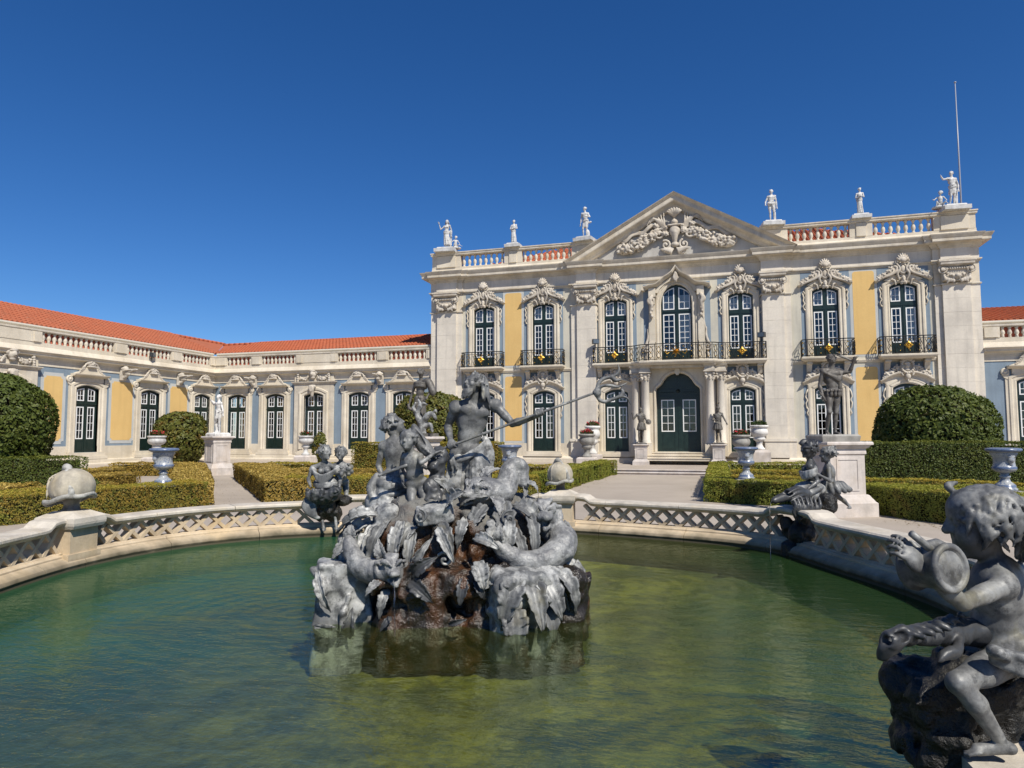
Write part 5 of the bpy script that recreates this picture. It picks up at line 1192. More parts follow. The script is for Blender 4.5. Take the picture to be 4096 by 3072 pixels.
M_flow = leaf_mat('geranium leaves', (.05, .09, .02), (.08, .10, .03), (.03, .05, .012))
M_red = simple('red geranium petals', (.45, .012, .03), .5, 0, .3, 20, (.55, .04, .06))
def stone_urn(x, y, z, h, r, label, flabel, red, seed, base=.25, mat=None, kind=0):
    mat = mat or M_marble2; t = thing('stone_urn', label, 'urn', (x, y, z), 0, 'carved stone urns along the palace')
    MB().sqlathe([(.42*r/.4, 0), (.42*r/.4, base*.8), (.36*r/.4, base)], (0, 0, 0)).build('base', M_ped, t)
    k = (h-base)
    prof = [(0, 0), (.24, 0), (.24, .06), (.18, .10), (.13, .2), (.12, .26), (.15, .29), (.12, .31), (.16, .34), (.25, .40), (.27, .46), (.24, .50), (.26, .54), (.36, .62), (.40, .72), (.36, .82), (.33, .86), (.38, .90), (.43, .94), (.42, .98), (.36, 1.0), (.30, .94)]
    if kind: prof = [(0, 0), (.22, 0), (.22, .06), (.14, .12), (.11, .22), (.11, .32), (.18, .37), (.22, .44), (.18, .50), (.20, .54), (.34, .60), (.41, .70), (.40, .78), (.36, .84), (.38, .88), (.42, .90), (.43, .96), (.36, .97), (.30, .92)]
    MB().lathe([(a*r/.43, b*k) for a, b in prof], 28, (0, 0, base)).build('body', mat, t)
    f = thing('potted_flowers', flabel, 'flowers', (x, y, z+h-.04), 0, 'flowers growing in the stone urns')
    g = np.random.default_rng(seed); n = 420; a = g.uniform(0, 6.28, n); q = r*.8*np.sqrt(g.uniform(0, 1, n)); P = np.column_stack([q*np.cos(a), q*np.sin(a), .04+.2*g.uniform(0, 1, n)*(1.15-(q/r)**2)])
    V, F = leaves(P, np.tile((0, 0, 1.), (n, 1)), .045, seed, .9); link('leaves', np_mesh('leaves', V, F), M_flow, f)
    P = P[:int(170*red)]+np.array((0, 0, .05)); V, F = leaves(P, np.tile((0, -.3, 1.), (len(P), 1)), .045, seed+1, .9); link('blossom', np_mesh('blossom', V, F), M_red, f)
stone_urn(-4.25, -1.75, .40, 1.40, .42, 'carved grey stone urn by the pilaster left of the entrance, the nearer one', 'red geraniums in the urn left of the entrance, the lower bunch', 1, 1, .28, M_grey)
stone_urn(-4.12, -.85, .55, 1.65, .40, 'stone urn half hidden behind the carved urn left of the entrance', 'small red geraniums in the half hidden urn', .6, 2)
stone_urn(2.82, -2.6, .32, 1.42, .43, 'carved stone urn right above the blue glazed urn near the entrance', 'sparse reddish flowers in the urn above the blue glazed urn', .4, 3, .28, M_grey)
stone_urn(3.66, -1.2, .50, 1.68, .43, 'tall garlanded stone urn against the pilaster right of the entrance', 'green plant without blossom in the garlanded stone urn', 0.02, 4, .55)
stone_urn(-19.5, -2.2, .30, 1.48, .43, 'white bulbous urn in front of the garden wing bay with the garland', 'small orange red flowers in the urn before the garden wing', .3, 5, .40, M_marble, 1)
stone_urn(-25.5, -6.3, .30, 1.50, .46, 'white bulbous urn in front of the side wing beside a round topiary', 'red geraniums in the urn before the side wing', .6, 6, .40, M_marble, 1)
def pedestal(x, y, z, h, w, label, rot=0, mat=None):
    t = thing('statue_pedestal', label, 'pedestal', (x, y, z), rot); k = h
    MB().sqlathe([(w*.66, 0), (w*.66, .18*k), (w*.62, .2*k), (w*.60, .22*k), (w*.56, .25*k), (w*.53, .28*k), (w*.5, .29*k)]).build('base', mat or M_ped, t)
    MB().sqlathe([(w*.47, .29*k), (w*.47, .82*k)]).build('die', mat or M_ped, t)
    m = MB()
    for r_ in range(4):
        for (a, b, z0, z1) in ((-.30, -.26, .34, .78), (.26, .30, .34, .78), (-.26, .26, .34, .365), (-.26, .26, .755, .78)):
            q = MB().box(a*w, b*w, -.47*w-.014, -.47*w+.005, z0*k, z1*k); c, s = math.cos(r_*math.pi/2), math.sin(r_*math.pi/2); m.add([(x_*c-y_*s, x_*s+y_*c, z_) for x_, y_, z_ in q.V], q.F)
    m.build('panel_moulding', mat or M_ped, t)
    MB().sqlathe([(w*.47, .82*k), (w*.5, .835*k), (w*.5, .86*k), (w*.49, .90*k), (w*.54, .92*k), (w*.58, .95*k), (w*.62, .96*k), (w*.62, .985*k), (w*.60, 1.0*k)]).build('cornice', mat or M_ped, t)
pedestal(4.35, -18.3, 0, 1.60, .88, 'tall pale pedestal of the standing statue at the right corner of the basin', .45)
pedestal(-20.0, -8.5, 0, 1.74, .86, 'tall pale pedestal of the white statue at the end of the diagonal path', -.4)
pedestal(-6.75, -15.8, 0, 1.72, .86, 'pale pedestal half hidden behind the fountain nymph', -.2)
pedestal(-1.72, -1.15, .30, 1.0, .58, 'pale pedestal of the helmeted warrior left of the entrance door')
pedestal(1.86, -1.15, .30, 1.0, .58, 'pale pedestal of the plumed warrior right of the entrance door')
# ================================================================== FIGURES
A_ = lambda *v: np.array(v, float)
def lerp(a, b, t): return np.asarray(a, float)*(1-t)+np.asarray(b, float)*t
def head(S, c, f, u, H, hair='curls', seed=0, beard=False, child=False, k=None, face=True):
    R = frame(f, u); c = np.asarray(c, float); k = .06*H if k is None else k; g = np.random.default_rng(seed)
    P = lambda x, y, z: c+R@(A_(x, y, z)*H)
    E = lambda x, y, z, r, k_=k, cut=False: S.ell(P(x, y, z), np.array(r)*H, R, k_, cut)
    E(0, -.07, .13, (.365, .44, .37)); E(0, .12, -.15, (.27, .27, .34)); E(0, .1, .0, (.30, .30, .3))
    if child: E(.16, .22, -.16, (.16, .16, .16)); E(-.16, .22, -.16, (.16, .16, .16)); E(0, .02, .2, (.38, .42, .32))
    if face:
        for q in (-1, 1):
            E(q*.15, .405, .03, (.085, .08, .055), .05*H, True); E(q*.15, .345, .025, (.075, .06, .05), .012*H)
            S.rc(P(q*.07, .385, .115), P(q*.23, .335, .10), .045*H, .035*H, .03*H); E(q*.2, .27, -.08, (.10, .10, .09)); E(q*.36, -.02, -.02, (.045, .09, .125), .02*H)
        n = .8 if child else 1
        S.rc(P(0, .385, .10), P(0, .385+.095*n, -.08), .045*H, .062*H, .03*H); E(.045, .40, -.10, (.04, .05, .035), .02*H); E(-.045, .40, -.10, (.04, .05, .035), .02*H)
        S.rc(P(-.085, .36, -.205), P(.085, .36, -.205), .036*H, k=.02*H); S.rc(P(-.065, .355, -.275), P(.065, .355, -.275), .04*H, k=.02*H)
        S.rc(P(-.09, .41, -.24), P(.09, .41, -.24), .014*H, k=.012*H, cut=True); E(0, .30, -.40, (.11, .11, .09), .04*H)
    if hair in ('curls', 'short', 'bun', 'long'):
        N_ = {'short': 110, 'long': 70}.get(hair, 150)
        for i in range(N_):
            z = g.uniform(-.35, .98); a = g.uniform(0, 6.283); s = math.sqrt(max(0, 1-z*z)); x, y, zz = s*math.sin(a), -s*math.cos(a), z
            px, py, pz = .375*x, -.07+.45*y, .13+.385*zz
            if py > .20 and pz < .40: continue
            if py > .05 and pz < .10: continue
            if pz < -.1 and py > -.1: continue
            r = g.uniform(.05, .085)
            p0 = P(px*1.02, py*1.02, pz*1.01); t = g.normal(0, 1, 3)*.09*H; t[2] -= .05*H; S.rc(p0, p0+t, r*H, r*.7*H, .015*H)
    if hair == 'bun':
        E(0, -.52, .12, (.17, .16, .17), .03*H); E(.0, -.30, -.24, (.2, .16, .18), .05*H)
        for i in range(10): a = i*.63; S.rc(P(.15*math.cos(a), -.54, .12+.15*math.sin(a)), P(.05*math.cos(a+1), -.64, .12+.05*math.sin(a+1)), .045*H, .04*H, .01*H)
    if hair == 'long':
        for i in range(46):
            a = math.radians(95+170*g.uniform(0, 1)); x, y = math.sin(a), -math.cos(a); sgn = 1 if i % 2 else -1; x *= sgn
            p = P(.37*x, -.05-.40*abs(y) if y > 0 else -.05+.25*y, .25+.2*g.uniform(-1, 1)); pts = [p]
            for j in range(1, 5): pts.append(P(x*(.40+.05*j+.05*math.sin(j*2+i)), -.08-.34*abs(y)-.03*j+.06*math.cos(j*1.9+i), .22-.21*j+g.uniform(-.04, .04)))
            S.tube(pts, [.05*H, .06*H, .055*H, .03*H], .012*H, 3)
    if beard:
        for i in range(48):
            a = g.uniform(-1.25, 1.25); z0 = -.24-.16*g.uniform(0, 1)*math.cos(a)-.05*abs(a); p = P(.27*math.sin(a), .10+.25*math.cos(a), z0); L = g.uniform(.22, .5)*(.6+.5*math.cos(a))
            pts = [p]+[P(.27*math.sin(a)*(1-.1*j)+.045*math.sin(j*2.1+i), .12+.27*math.cos(a)+.05*math.cos(j*1.7+i)-.01*j, z0-L*j/3) for j in (1, 2, 3)]; S.tube(pts, [.034*H, .042*H, .034*H, .014*H], .006*H, 3)
        for q in (-1, 1): S.tube([P(q*.02, .42, -.17), P(q*.12, .39, -.22), P(q*.17, .34, -.34)], [.035*H, .045*H, .02*H], .012*H, 3)
def hand(S, w, d, n, H, side=1, curl=.5, spread=.12, ext=False):
    """open hand: wrist, direction, palm normal; side = which way the thumb points"""
    w = np.asarray(w, float); d = unit(d); n = unit(np.asarray(n, float)-d*(np.asarray(n, float)@d)); s = np.cross(d, n)*side
    R = np.array([s, d, n]).T; S.ell(w+d*.20*H, np.array((.19, .25, .10))*H, R, .03*H)
    for i in range(4):
        o = (1.5-i); p = w+d*.36*H+s*o*.098*H; dd = unit(d+s*o*spread); L = (.155, .175, .16, .125)[i]*H; r = .046*H; ang = curl*(.8+.15*i)
        for j in range(3):
            c, q = math.cos(ang*(j+.4)*.8), math.sin(ang*(j+.4)*.8); v = dd*c+n*q; e = p+v*L*(1-.22*j); S.rc(p, e, r, r*.88, .012*H); p = e; r *= .88
    p = w+d*.1*H+s*.15*H; v = unit(d*.6+s*.75+n*.3); e = p+v*.17*H; S.rc(p, e, .062*H, .05*H, .02*H); S.rc(e, e+unit(d*.85+s*.2+n*.3)*.15*H, .05*H, .04*H, .012*H)
def grip(S, w, c, ax, r, H, side=1):
    """closed hand round a rod: wrist w, rod point c, rod axis ax"""
    w, c = np.asarray(w, float), np.asarray(c, float); ax = unit(ax); out = c-w; out = unit(out-ax*(out@ax)); up = np.cross(ax, out)*side
    S.ell(lerp(w, c, .55)-up*.03*H, np.array((.20, .24, .11))*H, np.array([ax, out, up]).T, .04*H)
    for i in range(4):
        b = c+ax*(i-1.5)*.105*H; pts = []
        for a in np.linspace(-150, 120, 7): a = math.radians(a); pts.append(b+(out*math.cos(a)+up*math.sin(a)*-1)*(r+.055*H))
        S.tube(pts, [.056*H, .058*H, .052*H, .042*H], .010*H, 2)
    pts = [lerp(w, c, .4)+up*.10*H+ax*.18*H, c+up*(r+.08*H)+ax*.22*H-out*.02*H, c+up*(r+.075*H)+ax*.1*H+out*.08*H]; S.tube(pts, [.07*H, .06*H, .045*H], .02*H, 3)
def body(S, J, B, H, sex='m', fat=1., k=None, **hd):
    """one continuous body from joint positions; B body unit (adult height / 7.5), H head height"""
    J = {a: np.asarray(b, float) for a, b in J.items()}; k = .09*B if k is None else k
    pel, nec = J['pel'], J['nec']; up = unit(nec-pel); left = unit(J['shL']-J['shR']); fw_ = unit(np.cross(left, up)); left = np.cross(up, fw_); R = np.array([left, fw_, up]).T
    hl = unit(J['hpL']-J['hpR']); hf_ = unit(np.cross(hl, up)); hl = np.cross(up, hf_); Rp = np.array([hl, hf_, up]).T; L = np.linalg.norm(nec-pel)
    W_ = fat; m = sex == 'm'; f_ = sex == 'f'
    E = lambda t, x, y, r, k_=k, RR=R, cut=False: S.ell(lerp(pel, nec, t)+RR@(A_(x, y, 0)*B), np.array(r)*B*A_(W_, W_, 1), RR, k_, cut)
    zs = L/(2.15*B)
    E(.66, 0, -.02, ((.70 if m else .58), .45, .82*zs)); E(.34, 0, .02, ((.55 if m else .48), .37, .66*zs)); E(.03, 0, 0, ((.60 if m else .66), .42, .48), RR=Rp)
    E(.86, 0, -.06, (.62 if m else .5, .30, .30))
    if fat > 1.1: E(.30, 0, .16, (.5, .34, .55*zs))
    for q in (-1, 1):
        E(.03, q*.30, -.20, (.33, .34, .38), RR=Rp)
        sh = J['shL' if q > 0 else 'shR']; S.rc(lerp(nec, sh, .12)-fw_*.05*B, sh, .22*B, .22*B, k); S.ell(sh, np.array((.30, .29, .33))*B*(1 if m else .85), R, k)
        if m: E(.79, q*.31, .30, (.37, .17, .27)); E(.55, q*.34, .18, (.26, .2, .4)); E(.62, q*.46, -.22, (.26, .24, .5))
        if f_: E(.72, q*.27, .38, (.25, .23, .24), .05*B)
        if m: S.ell(lerp(pel, nec, .70)+R@(A_(q*.36, .475, 0)*B), np.array((.035, .03, .035))*B, R, .02*B)
    if m:
        for t0, t1 in ((.30, .72), ): S.rc(lerp(pel, nec, t0)+fw_*.43*B, lerp(pel, nec, t1)+fw_*.50*B, .03*B, .035*B, .10*B, True)
        for t in (.36, .48, .585): S.rc(lerp(pel, nec, t)+fw_*.45*B-left*.22*B, lerp(pel, nec, t)+fw_*.45*B+left*.22*B, .02*B, .02*B, .08*B, True)
        for q in (-1, 1): S.tube([lerp(pel, nec, .60)+fw_*.5*B, lerp(pel, nec, .665)+R@(A_(q*.3, .5, 0)*B), lerp(pel, nec, .73)+R@(A_(q*.62, .34, 0)*B)], .03*B, .07*B, 3, True)
    S.ell(lerp(pel, nec, .25)+fw_*.44*B*W_, np.array((.035, .06, .045))*B, R, .03*B, True)
    hc = J['head']; S.rc(nec-up*.05*B, lerp(nec, hc, .75), (.27 if m else .22)*B, .22*B, .08*B)
    for s in 'RL':
        sh, el, wr = J['sh'+s], J['el'+s], J['wr'+s]; a = (1 if m else .85)*fat**.5
        S.rc(sh, el, .225*B*a, .165*B*a, k*.6); S.ell(lerp(sh, el, .5), np.array((.2, .2, .42))*B*a, frame(np.cross(el-sh, fw_+.01), el-sh), k*.6)
        S.rc(el, lerp(el, wr, .3), .165*B*a, .185*B*a, k*.5); S.rc(lerp(el, wr, .3), wr, .18*B*a, .115*B*a, k*.5)
        hp, kn, an = J['hp'+s], J['kn'+s], J['an'+s]
        S.rc(hp, kn, .36*B*a, .225*B*a, k); S.ell(lerp(hp, kn, .38), np.array((.34, .34, .6))*B*a, frame(np.cross(kn-hp, left+.01), kn-hp), k)
        S.ell(kn, np.array((.21, .22, .23))*B*a, None, k*.5); back = unit(np.cross(left, an-kn)); 
        if back@fw_ > 0: back = -back
        S.rc(kn, lerp(kn, an, .35)+back*.06*B, .19*B*a, .225*B*a, k*.6); S.rc(lerp(kn, an, .35)+back*.05*B, an, .215*B*a, .12*B*a, k*.6)
        if 'to'+s in J:
            to = J['to'+s]; d = unit(to-an); Lf = np.linalg.norm(to-an); S.rc(an+A_(0, 0, -.06*B), lerp(an, to, .75), .13*B, .12*B, k*.4); S.ell(an-d*.12*B+A_(0, 0, -.1*B), np.array((.13, .16, .12))*B, None, k*.4)
            sd = unit(np.cross(d, A_(0, 0, 1)))
            for i in range(5): b = lerp(an, to, .78)+sd*(i-2)*.068*B; S.rc(b, b+d*(.24-.03*abs(i-(1 if s == 'L' else 3)))*B, .05*B, .042*B, .012*B)
    head(S, hc, J['hf'], J.get('hu', up), H, **hd)
    return R
def skirt(S, c0, c1, r0_, r1, n, depth, seed=0, k=.012, flat=1., bx=0, by=0):
    """hanging cloth with folds between two levels"""
    g = np.random.default_rng(seed); c0, c1 = np.asarray(c0, float), np.asarray(c1, float)
    for t in np.linspace(0, 1, 7)[:-1]:
        a, b = lerp(c0, c1, t), lerp(c0, c1, t+1/6); ra, rb = r0_+(r1-r0_)*t, r0_+(r1-r0_)*(t+1/6)
        S.ell(lerp(a, b, .5), ((ra+rb)/2, (ra+rb)/2*flat, np.linalg.norm(b-a)*.9), None, .02)
    for i in range(n):
        a = 6.283*(i+g.uniform(-.3, .3))/n; ph = g.uniform(-.4, .4); pts = []
        for t in np.linspace(0, 1, 5): r = (r0_+(r1-r0_)*t); aa = a+ph*t; p = lerp(c0, c1, t); pts.append(p+A_(r*math.cos(aa)+bx*t*t, r*flat*math.sin(aa)+by*t*t, 0))
        S.tube(pts, [depth*.5, depth, depth*1.15, depth*1.3], k, 2)
def folds(S, pts_list, r, k=.012):
    for p in pts_list: S.tube(p, r, k, 4)
def standing(h, armR=None, armL=None, weight='R', twist=0., lean=0., hf=(0, -1, .05)):
    """standing figure facing -y with its weight on one leg; arms are (elbow, wrist) offsets from the shoulder in body units"""
    B = h/7.5; q = -1 if weight == 'R' else 1; J = {}
    J['pel'] = A_(q*.12+lean*.3, 0, 3.95)*B; J['nec'] = A_(-q*.02+lean, .02, 6.15)*B; J['head'] = A_(-q*.04+lean*1.25, -.06, 6.98)*B; J['hf'] = hf; J['hu'] = (lean*.3, 0, 1)
    for s, e in (('R', -1), ('L', 1)):
        drop = -.10 if e == q else .06; J['sh'+s] = A_(e*.76*math.cos(twist)+lean-q*.02, e*.76*math.sin(twist)+.02, 5.86+drop)*B
        lift_ = .08 if e == q else -.06; J['hp'+s] = A_(e*.36+q*.12+lean*.3, 0, 3.86+lift_)*B
    w, f = ('R', 'L') if weight == 'R' else ('L', 'R'); e = -q
    J['kn'+w] = A_(q*.36, -.06, 2.05)*B; J['an'+w] = A_(q*.28, .08, .30)*B; J['to'+w] = A_(q*.36, -.85, .10)*B
    J['kn'+f] = A_(e*.42, -.42, 2.10)*B; J['an'+f] = A_(e*.48, .05, .34)*B; J['to'+f] = A_(e*.72, -.80, .10)*B
    dR = armR or ((-.25, .05, -1.35), (-.30, -.35, -2.5)); dL = armL or ((.25, .05, -1.35), (.30, -.35, -2.5))
    for s, d in (('R', dR), ('L', dL)): J['el'+s] = J['sh'+s]+A_(*d[0])*B; J['wr'+s] = J['sh'+s]+A_(*d[1])*B
    return J, B
def statue(name, label, cat, loc, rotz, h, mat, vox, build, sex='m', hair='short', seed=1, group=None, plinth=None, bmat=None, kw=None, **st):
    J, B = standing(h, **st); S = Sculpt((-2.4*B, -1.9*B, -.05*B), (2.4*B, 1.9*B, 8.4*B), vox)
    R = body(S, J, B, B*.98, sex, hair=hair, seed=seed, **(kw or {})); build(S, J, B, R)
    for s, e in (('R', -1), ('L', 1)):
        d = J['wr'+s]-J['el'+s]; hand(S, J['wr'+s], d, (0, -1, .2) if abs(unit(d)[1]) < .8 else (0, 0, -1), B, e if False else 1, .6)
    t = thing(name, label, cat, loc, rotz, group); S.build('figure', mat, t)
    if plinth:
        p = MB(); p.sqlathe(plinth); p.build('plinth', bmat or mat, t)
    return t
G6 = 'white marble statues along the palace roof'
def soc(w, z): return [(w, -z), (w, -z*.35), (w*.8, -z*.3), (w*.72, 0)]
def cloth_band(S, J, B, R, n=7, w=.55):
    c = lerp(J['pel'], J['nec'], .10)
    for i in range(n):
        o = -.25+.11*i; S.tube([c+R@(A_(.72*math.cos(a), .56*math.sin(a), o+.12*math.sin(a*2+i)))*B for a in np.linspace(0, 6.283, 13)], .085*B, .03*B, 2)
# --- roof figures
def r1(S, J, B, R):
    cloth_band(S, J, B, R); skirt(S, J['pel'], A_(.05, .1, .9)*B, .66*B, .80*B, 14, .09*B, 3, flat=.8); S.tube([A_(.9, .1, 4.6)*B, A_(1.0, .3, 2.6)*B, A_(.9, .3, .4)*B], [.2*B, .26*B, .3*B], .08*B)
    for i in range(6): a = math.radians(20+28*i); S.rc(J['head']+A_(.38*math.cos(a), .0, .30+.1*math.sin(a))*B, J['head']+A_(.42*math.cos(a), 0, .42+.28*math.sin(a))*B, .06*B, .03*B)
t = statue('roof_statue', 'white statue with raised hand and seated child on the left roof corner', 'statue', (-12.28, .02, 12.02), .1, 1.62, M_marble, .024, r1, 'f', 'long', 11, G6, soc(.58, .28), M_marble, weight='R', armR=((-.85, -.15, -.75), (-1.15, -.6, .55)), armL=((.45, .1, -1.3), (.5, -.1, -2.6)))
def putto(S, J, B, H, seed=0, **k): return body(S, J, B, H, 'c', 1.18, hair='curls', seed=seed, child=True, **k)
def sit_child(vox, mat, parent, loc, rot, s=1., seed=5):
    S = Sculpt((-.45*s, -.45*s, -.05), (.45*s, .4*s, .85*s), vox); B = .105*s; H = .155*s
    J = dict(pel=(0, 0, .13), nec=(0, .0, .40), head=(.01, -.02, .52), hf=(-.5, -.8, .1), hu=(0, 0, 1), shR=(-.10, 0, .375), shL=(.10, 0, .375), elR=(-.2, -.06, .28), wrR=(-.24, -.16, .30), elL=(.19, .0, .25), wrL=(.16, -.14, .2), hpR=(-.06, -.02, .12), hpL=(.06, -.02, .12), knR=(-.12, -.22, .18), knL=(.13, -.2, .15), anR=(-.14, -.2, .02), anL=(.2, -.3, .05), toR=(-.16, -.3, .01), toL=(.26, -.36, .04))
    J = {a: tuple(np.array(b)*(s if a not in ('hf', 'hu') else 1)) for a, b in J.items()}; putto(S, J, B, H, seed); S.ell((0, .05, .02), (.28*s, .2*s, .08*s)); S.build('companion', mat, parent, loc, rot)
sit_child(.022, M_marble, t, (.52, -.05, -.02), .5, 1.15)
def r2(S, J, B, R):
    cloth_band(S, J, B, R); skirt(S, J['pel'], A_(.0, .05, .5)*B, .62*B, .78*B, 16, .09*B, 5, flat=.8); S.ell(J['nec']-A_(0, .2, .9)*B, (.66*B, .42*B, .8*B), None, .05*B); S.ell(A_(-.35, -.65, 4.7)*B, (.3*B, .2*B, .25*B)); S.tube([A_(.6, -.2, 5.4)*B, A_(.1, -.55, 4.9)*B, A_(-.5, -.5, 4.3)*B], .1*B)
statue('roof_statue', 'small draped white statue above the left balustrade of the palace roof', 'statue', (-8.43, .04, 11.98), 0, 1.30, M_marble, .022, r2, 'f', 'curls', 12, G6, soc(.42, .24), M_marble, armR=((-.35, -.25, -1.15), (.2, -.75, -1.3)), armL=((.35, -.2, -1.2), (-.3, -.75, -1.1)))
def r3(S, J, B, R):
    cloth_band(S, J, B, R, 6); skirt(S, J['pel'], A_(0, 0, 2.5)*B, .58*B, .62*B, 9, .09*B, 6, flat=.8); S.tube([A_(.5, .2, 3.9)*B, A_(.95, .3, 3.6)*B, A_(1.3, .3, 3.75)*B, A_(1.5, .3, 3.6)*B], [.12*B, .22*B, .2*B, .08*B], .05*B); S.tube([A_(.6, .35, 0)*B, A_(.62, .35, 1.3)*B, A_(.5, .3, 1.9)*B], [.42*B, .34*B, .12*B], .1*B)
statue('roof_statue', 'white athletic statue with fluttering cloth left of the pediment on the roof', 'statue', (-4.55, .04, 12.0), -.2, 1.62, M_marble, .024, r3, 'm', 'short', 13, G6, soc(.5, .26), M_marble, weight='L', hf=(-.7, -.6, -.2), armR=((-.3, .1, -1.35), (-.4, -.1, -2.55)), armL=((.55, -.2, -.9), (-.1, -.65, -.75)))
def r4(S, J, B, R):
    cloth_band(S, J, B, R, 7); S.tube([A_(-.9, -.4, 4.2)*B, A_(-.3, -.6, 4.05)*B, A_(.5, -.4, 4.2)*B], [.16*B, .2*B, .12*B]); S.tube([A_(.75, .2, 4.6)*B, A_(.72, .3, 2.3)*B, A_(.7, .3, .2)*B], [.16*B, .24*B, .28*B], .08*B); S.tube([A_(.1, -.5, 4.1)*B, A_(.3, -.4, 3.2)*B, A_(.5, -.3, 2.6)*B], [.14*B, .18*B, .05*B])
statue('roof_statue', 'white bare chested statue right of the pediment on the roof', 'statue', (4.58, .04, 12.0), .15, 1.60, M_marble, .024, r4, 'm', 'short', 14, G6, soc(.5, .26), M_marble, weight='R', hf=(-.2, -1, .25), armR=((-.55, .0, -1.15), (-.65, -.5, -1.85)), armL=((.3, .1, -1.3), (.35, -.1, -2.5)))
def r5(S, J, B, R):
    cloth_band(S, J, B, R); skirt(S, J['pel'], A_(.1, .05, .5)*B, .6*B, .76*B, 16, .09*B, 7, flat=.8); S.ell(J['nec']-A_(0, .15, .8)*B, (.62*B, .4*B, .7*B), None, .05*B); S.tube([A_(-.3, -.6, 4.9)*B, A_(.3, -.6, 5.0)*B], .2*B, n=1)
statue('roof_statue', 'small draped white statue with folded arms on the right balustrade of the roof', 'statue', (8.46, .04, 11.98), 0, 1.30, M_marble, .022, r5, 'f', 'short', 15, G6, soc(.42, .24), M_marble, armR=((-.3, -.2, -1.1), (.5, -.72, -1.0)), armL=((.3, -.2, -1.1), (-.4, -.72, -.85)))
def r6(S, J, B, R):
    cloth_band(S, J, B, R, 6); skirt(S, J['pel'], A_(0, 0, 2.6)*B, .6*B, .64*B, 10, .09*B, 8, flat=.8); S.tube([A_(.7, .25, 5.6)*B, A_(.9, .4, 3.4)*B, A_(.8, .4, .4)*B], [.16*B, .28*B, .34*B], .08*B)
t = statue('roof_statue', 'white statue with outstretched arm and seated companion on the right roof corner', 'statue', (12.26, .02, 12.02), .1, 1.62, M_marble, .024, r6, 'm', 'curls', 16, G6, soc(.55, .28), M_marble, weight='L', hf=(-.6, -.8, .2), armR=((-.95, -.3, -.2), (-1.55, -.6, .65)), armL=((.5, .1, -1.2), (.4, -.2, -2.3)))
sit_child(.022, M_marble, t, (-.52, -.05, -.06), -.3, 1.3, 6)
# --- warriors at the door
def war(plume):
    def f(S, J, B, R):
        c = J['head']; S.ell(c+A_(0, .02, .22)*B, np.array((.44, .5, .34))*B, None, .03*B); S.tube([c+A_(0, .5, .35)*B, c+A_(0, .25, .75)*B, c+A_(0, -.2, .8)*B], .09*B)
        if plume: S.tube([c+A_(0, .1, .6)*B, c+A_(.02, .1, 1.0)*B, c+A_(.12, .05, 1.3)*B, c+A_(.3, .0, 1.35)*B], [.08*B, .1*B, .12*B, .06*B])
        S.ell(lerp(J['pel'], J['nec'], .62), np.array((.76, .52, .85))*B, R, .04*B)
        for i in range(12): a = 6.283*i/12; p = J['pel']+A_(.62*math.cos(a), .5*math.sin(a), .1)*B; S.tube([p, p+A_(.1*math.cos(a), .1*math.sin(a), -.6)*B, p+A_(.22*math.cos(a), .2*math.sin(a), -1.25)*B], [.15*B, .18*B, .2*B], .03*B, 2)
        S.tube([A_(.2, .5, 6.1)*B, A_(.1, .62, 4.2)*B, A_(.0, .6, 2.4)*B], [.4*B, .5*B, .45*B], .1*B)
        if not plume: S.ell(J['wrL']+A_(.1, -.15, .1)*B, np.array((.62, .16, .62))*B, None, .02*B); S.ell(J['wrL']+A_(.1, -.3, .1)*B, np.array((.2, .1, .2))*B, None, .02*B)
        else: S.tube([J['wrR']+A_(.0, -.1, .3)*B, J['wrR']+A_(.9, -.2, -.5)*B], .06*B, n=1)
    return f
GW = 'lead warriors guarding the palace door'
w1 = statue('warrior_statue', 'grey lead warrior with round shield and crested helmet left of the entrance door', 'statue', (-1.72, -1.15, 1.38), .15, 1.68, M_leadb, .022, war(False), 'm', 'none', 21, GW, soc(.26, .08), M_leadb, weight='L', hf=(.1, -1, 0), armR=((-.75, -.1, -.9), (-1.0, -.35, .1)), armL=((.45, -.2, -1.05), (.75, -.6, -1.45)))
w2 = statue('warrior_statue', 'grey lead warrior with plumed helmet and arms crossed right of the entrance door', 'statue', (1.86, -1.15, 1.38), -.1, 1.68, M_leadb, .022, war(True), 'm', 'none', 22, GW, soc(.26, .08), M_leadb, weight='R', hf=(-.1, -1, 0), armR=((-.4, -.2, -1.05), (.45, -.75, -1.05)), armL=((.5, -.3, -1.0), (.95, -.7, -1.85)))
# --- white statue at the end of the diagonal path
def fl(S, J, B, R):
    cloth_band(S, J, B, R, 6); S.tube([A_(.3, -.5, 4.2)*B, A_(.1, -.5, 3.0)*B, A_(-.2, -.4, 2.0)*B], [.2*B, .26*B, .1*B], .06*B); S.tube([A_(-.65, .3, .1)*B, A_(-.7, .3, 1.4)*B, A_(-.45, .25, 2.6)*B], [.5*B, .42*B, .2*B], .12*B); S.rough(.03*B, .5*B, 3)
    S.tube([J['shR']+A_(.3, .2, 0)*B, J['shR']+A_(-.4, .2, -.3)*B, J['wrR']+A_(0, .1, .0)*B], [.2*B, .3*B, .2*B], .06*B)
statue('garden_statue', 'weathered white marble statue with raised arm at the end of the diagonal path', 'statue', (-20.0, -8.5, 1.86), -.35, 1.78, M_marble2, .024, fl, 'm', 'curls', 31, None, [(.38, -.12), (.38, -.02), (.33, .04)], M_marble2, weight='L', hf=(.25, -1, -.1), armR=((-.95, -.1, -.3), (-1.1, -.5, .35)), armL=((.45, .1, -1.2), (.75, .0, -2.2)))
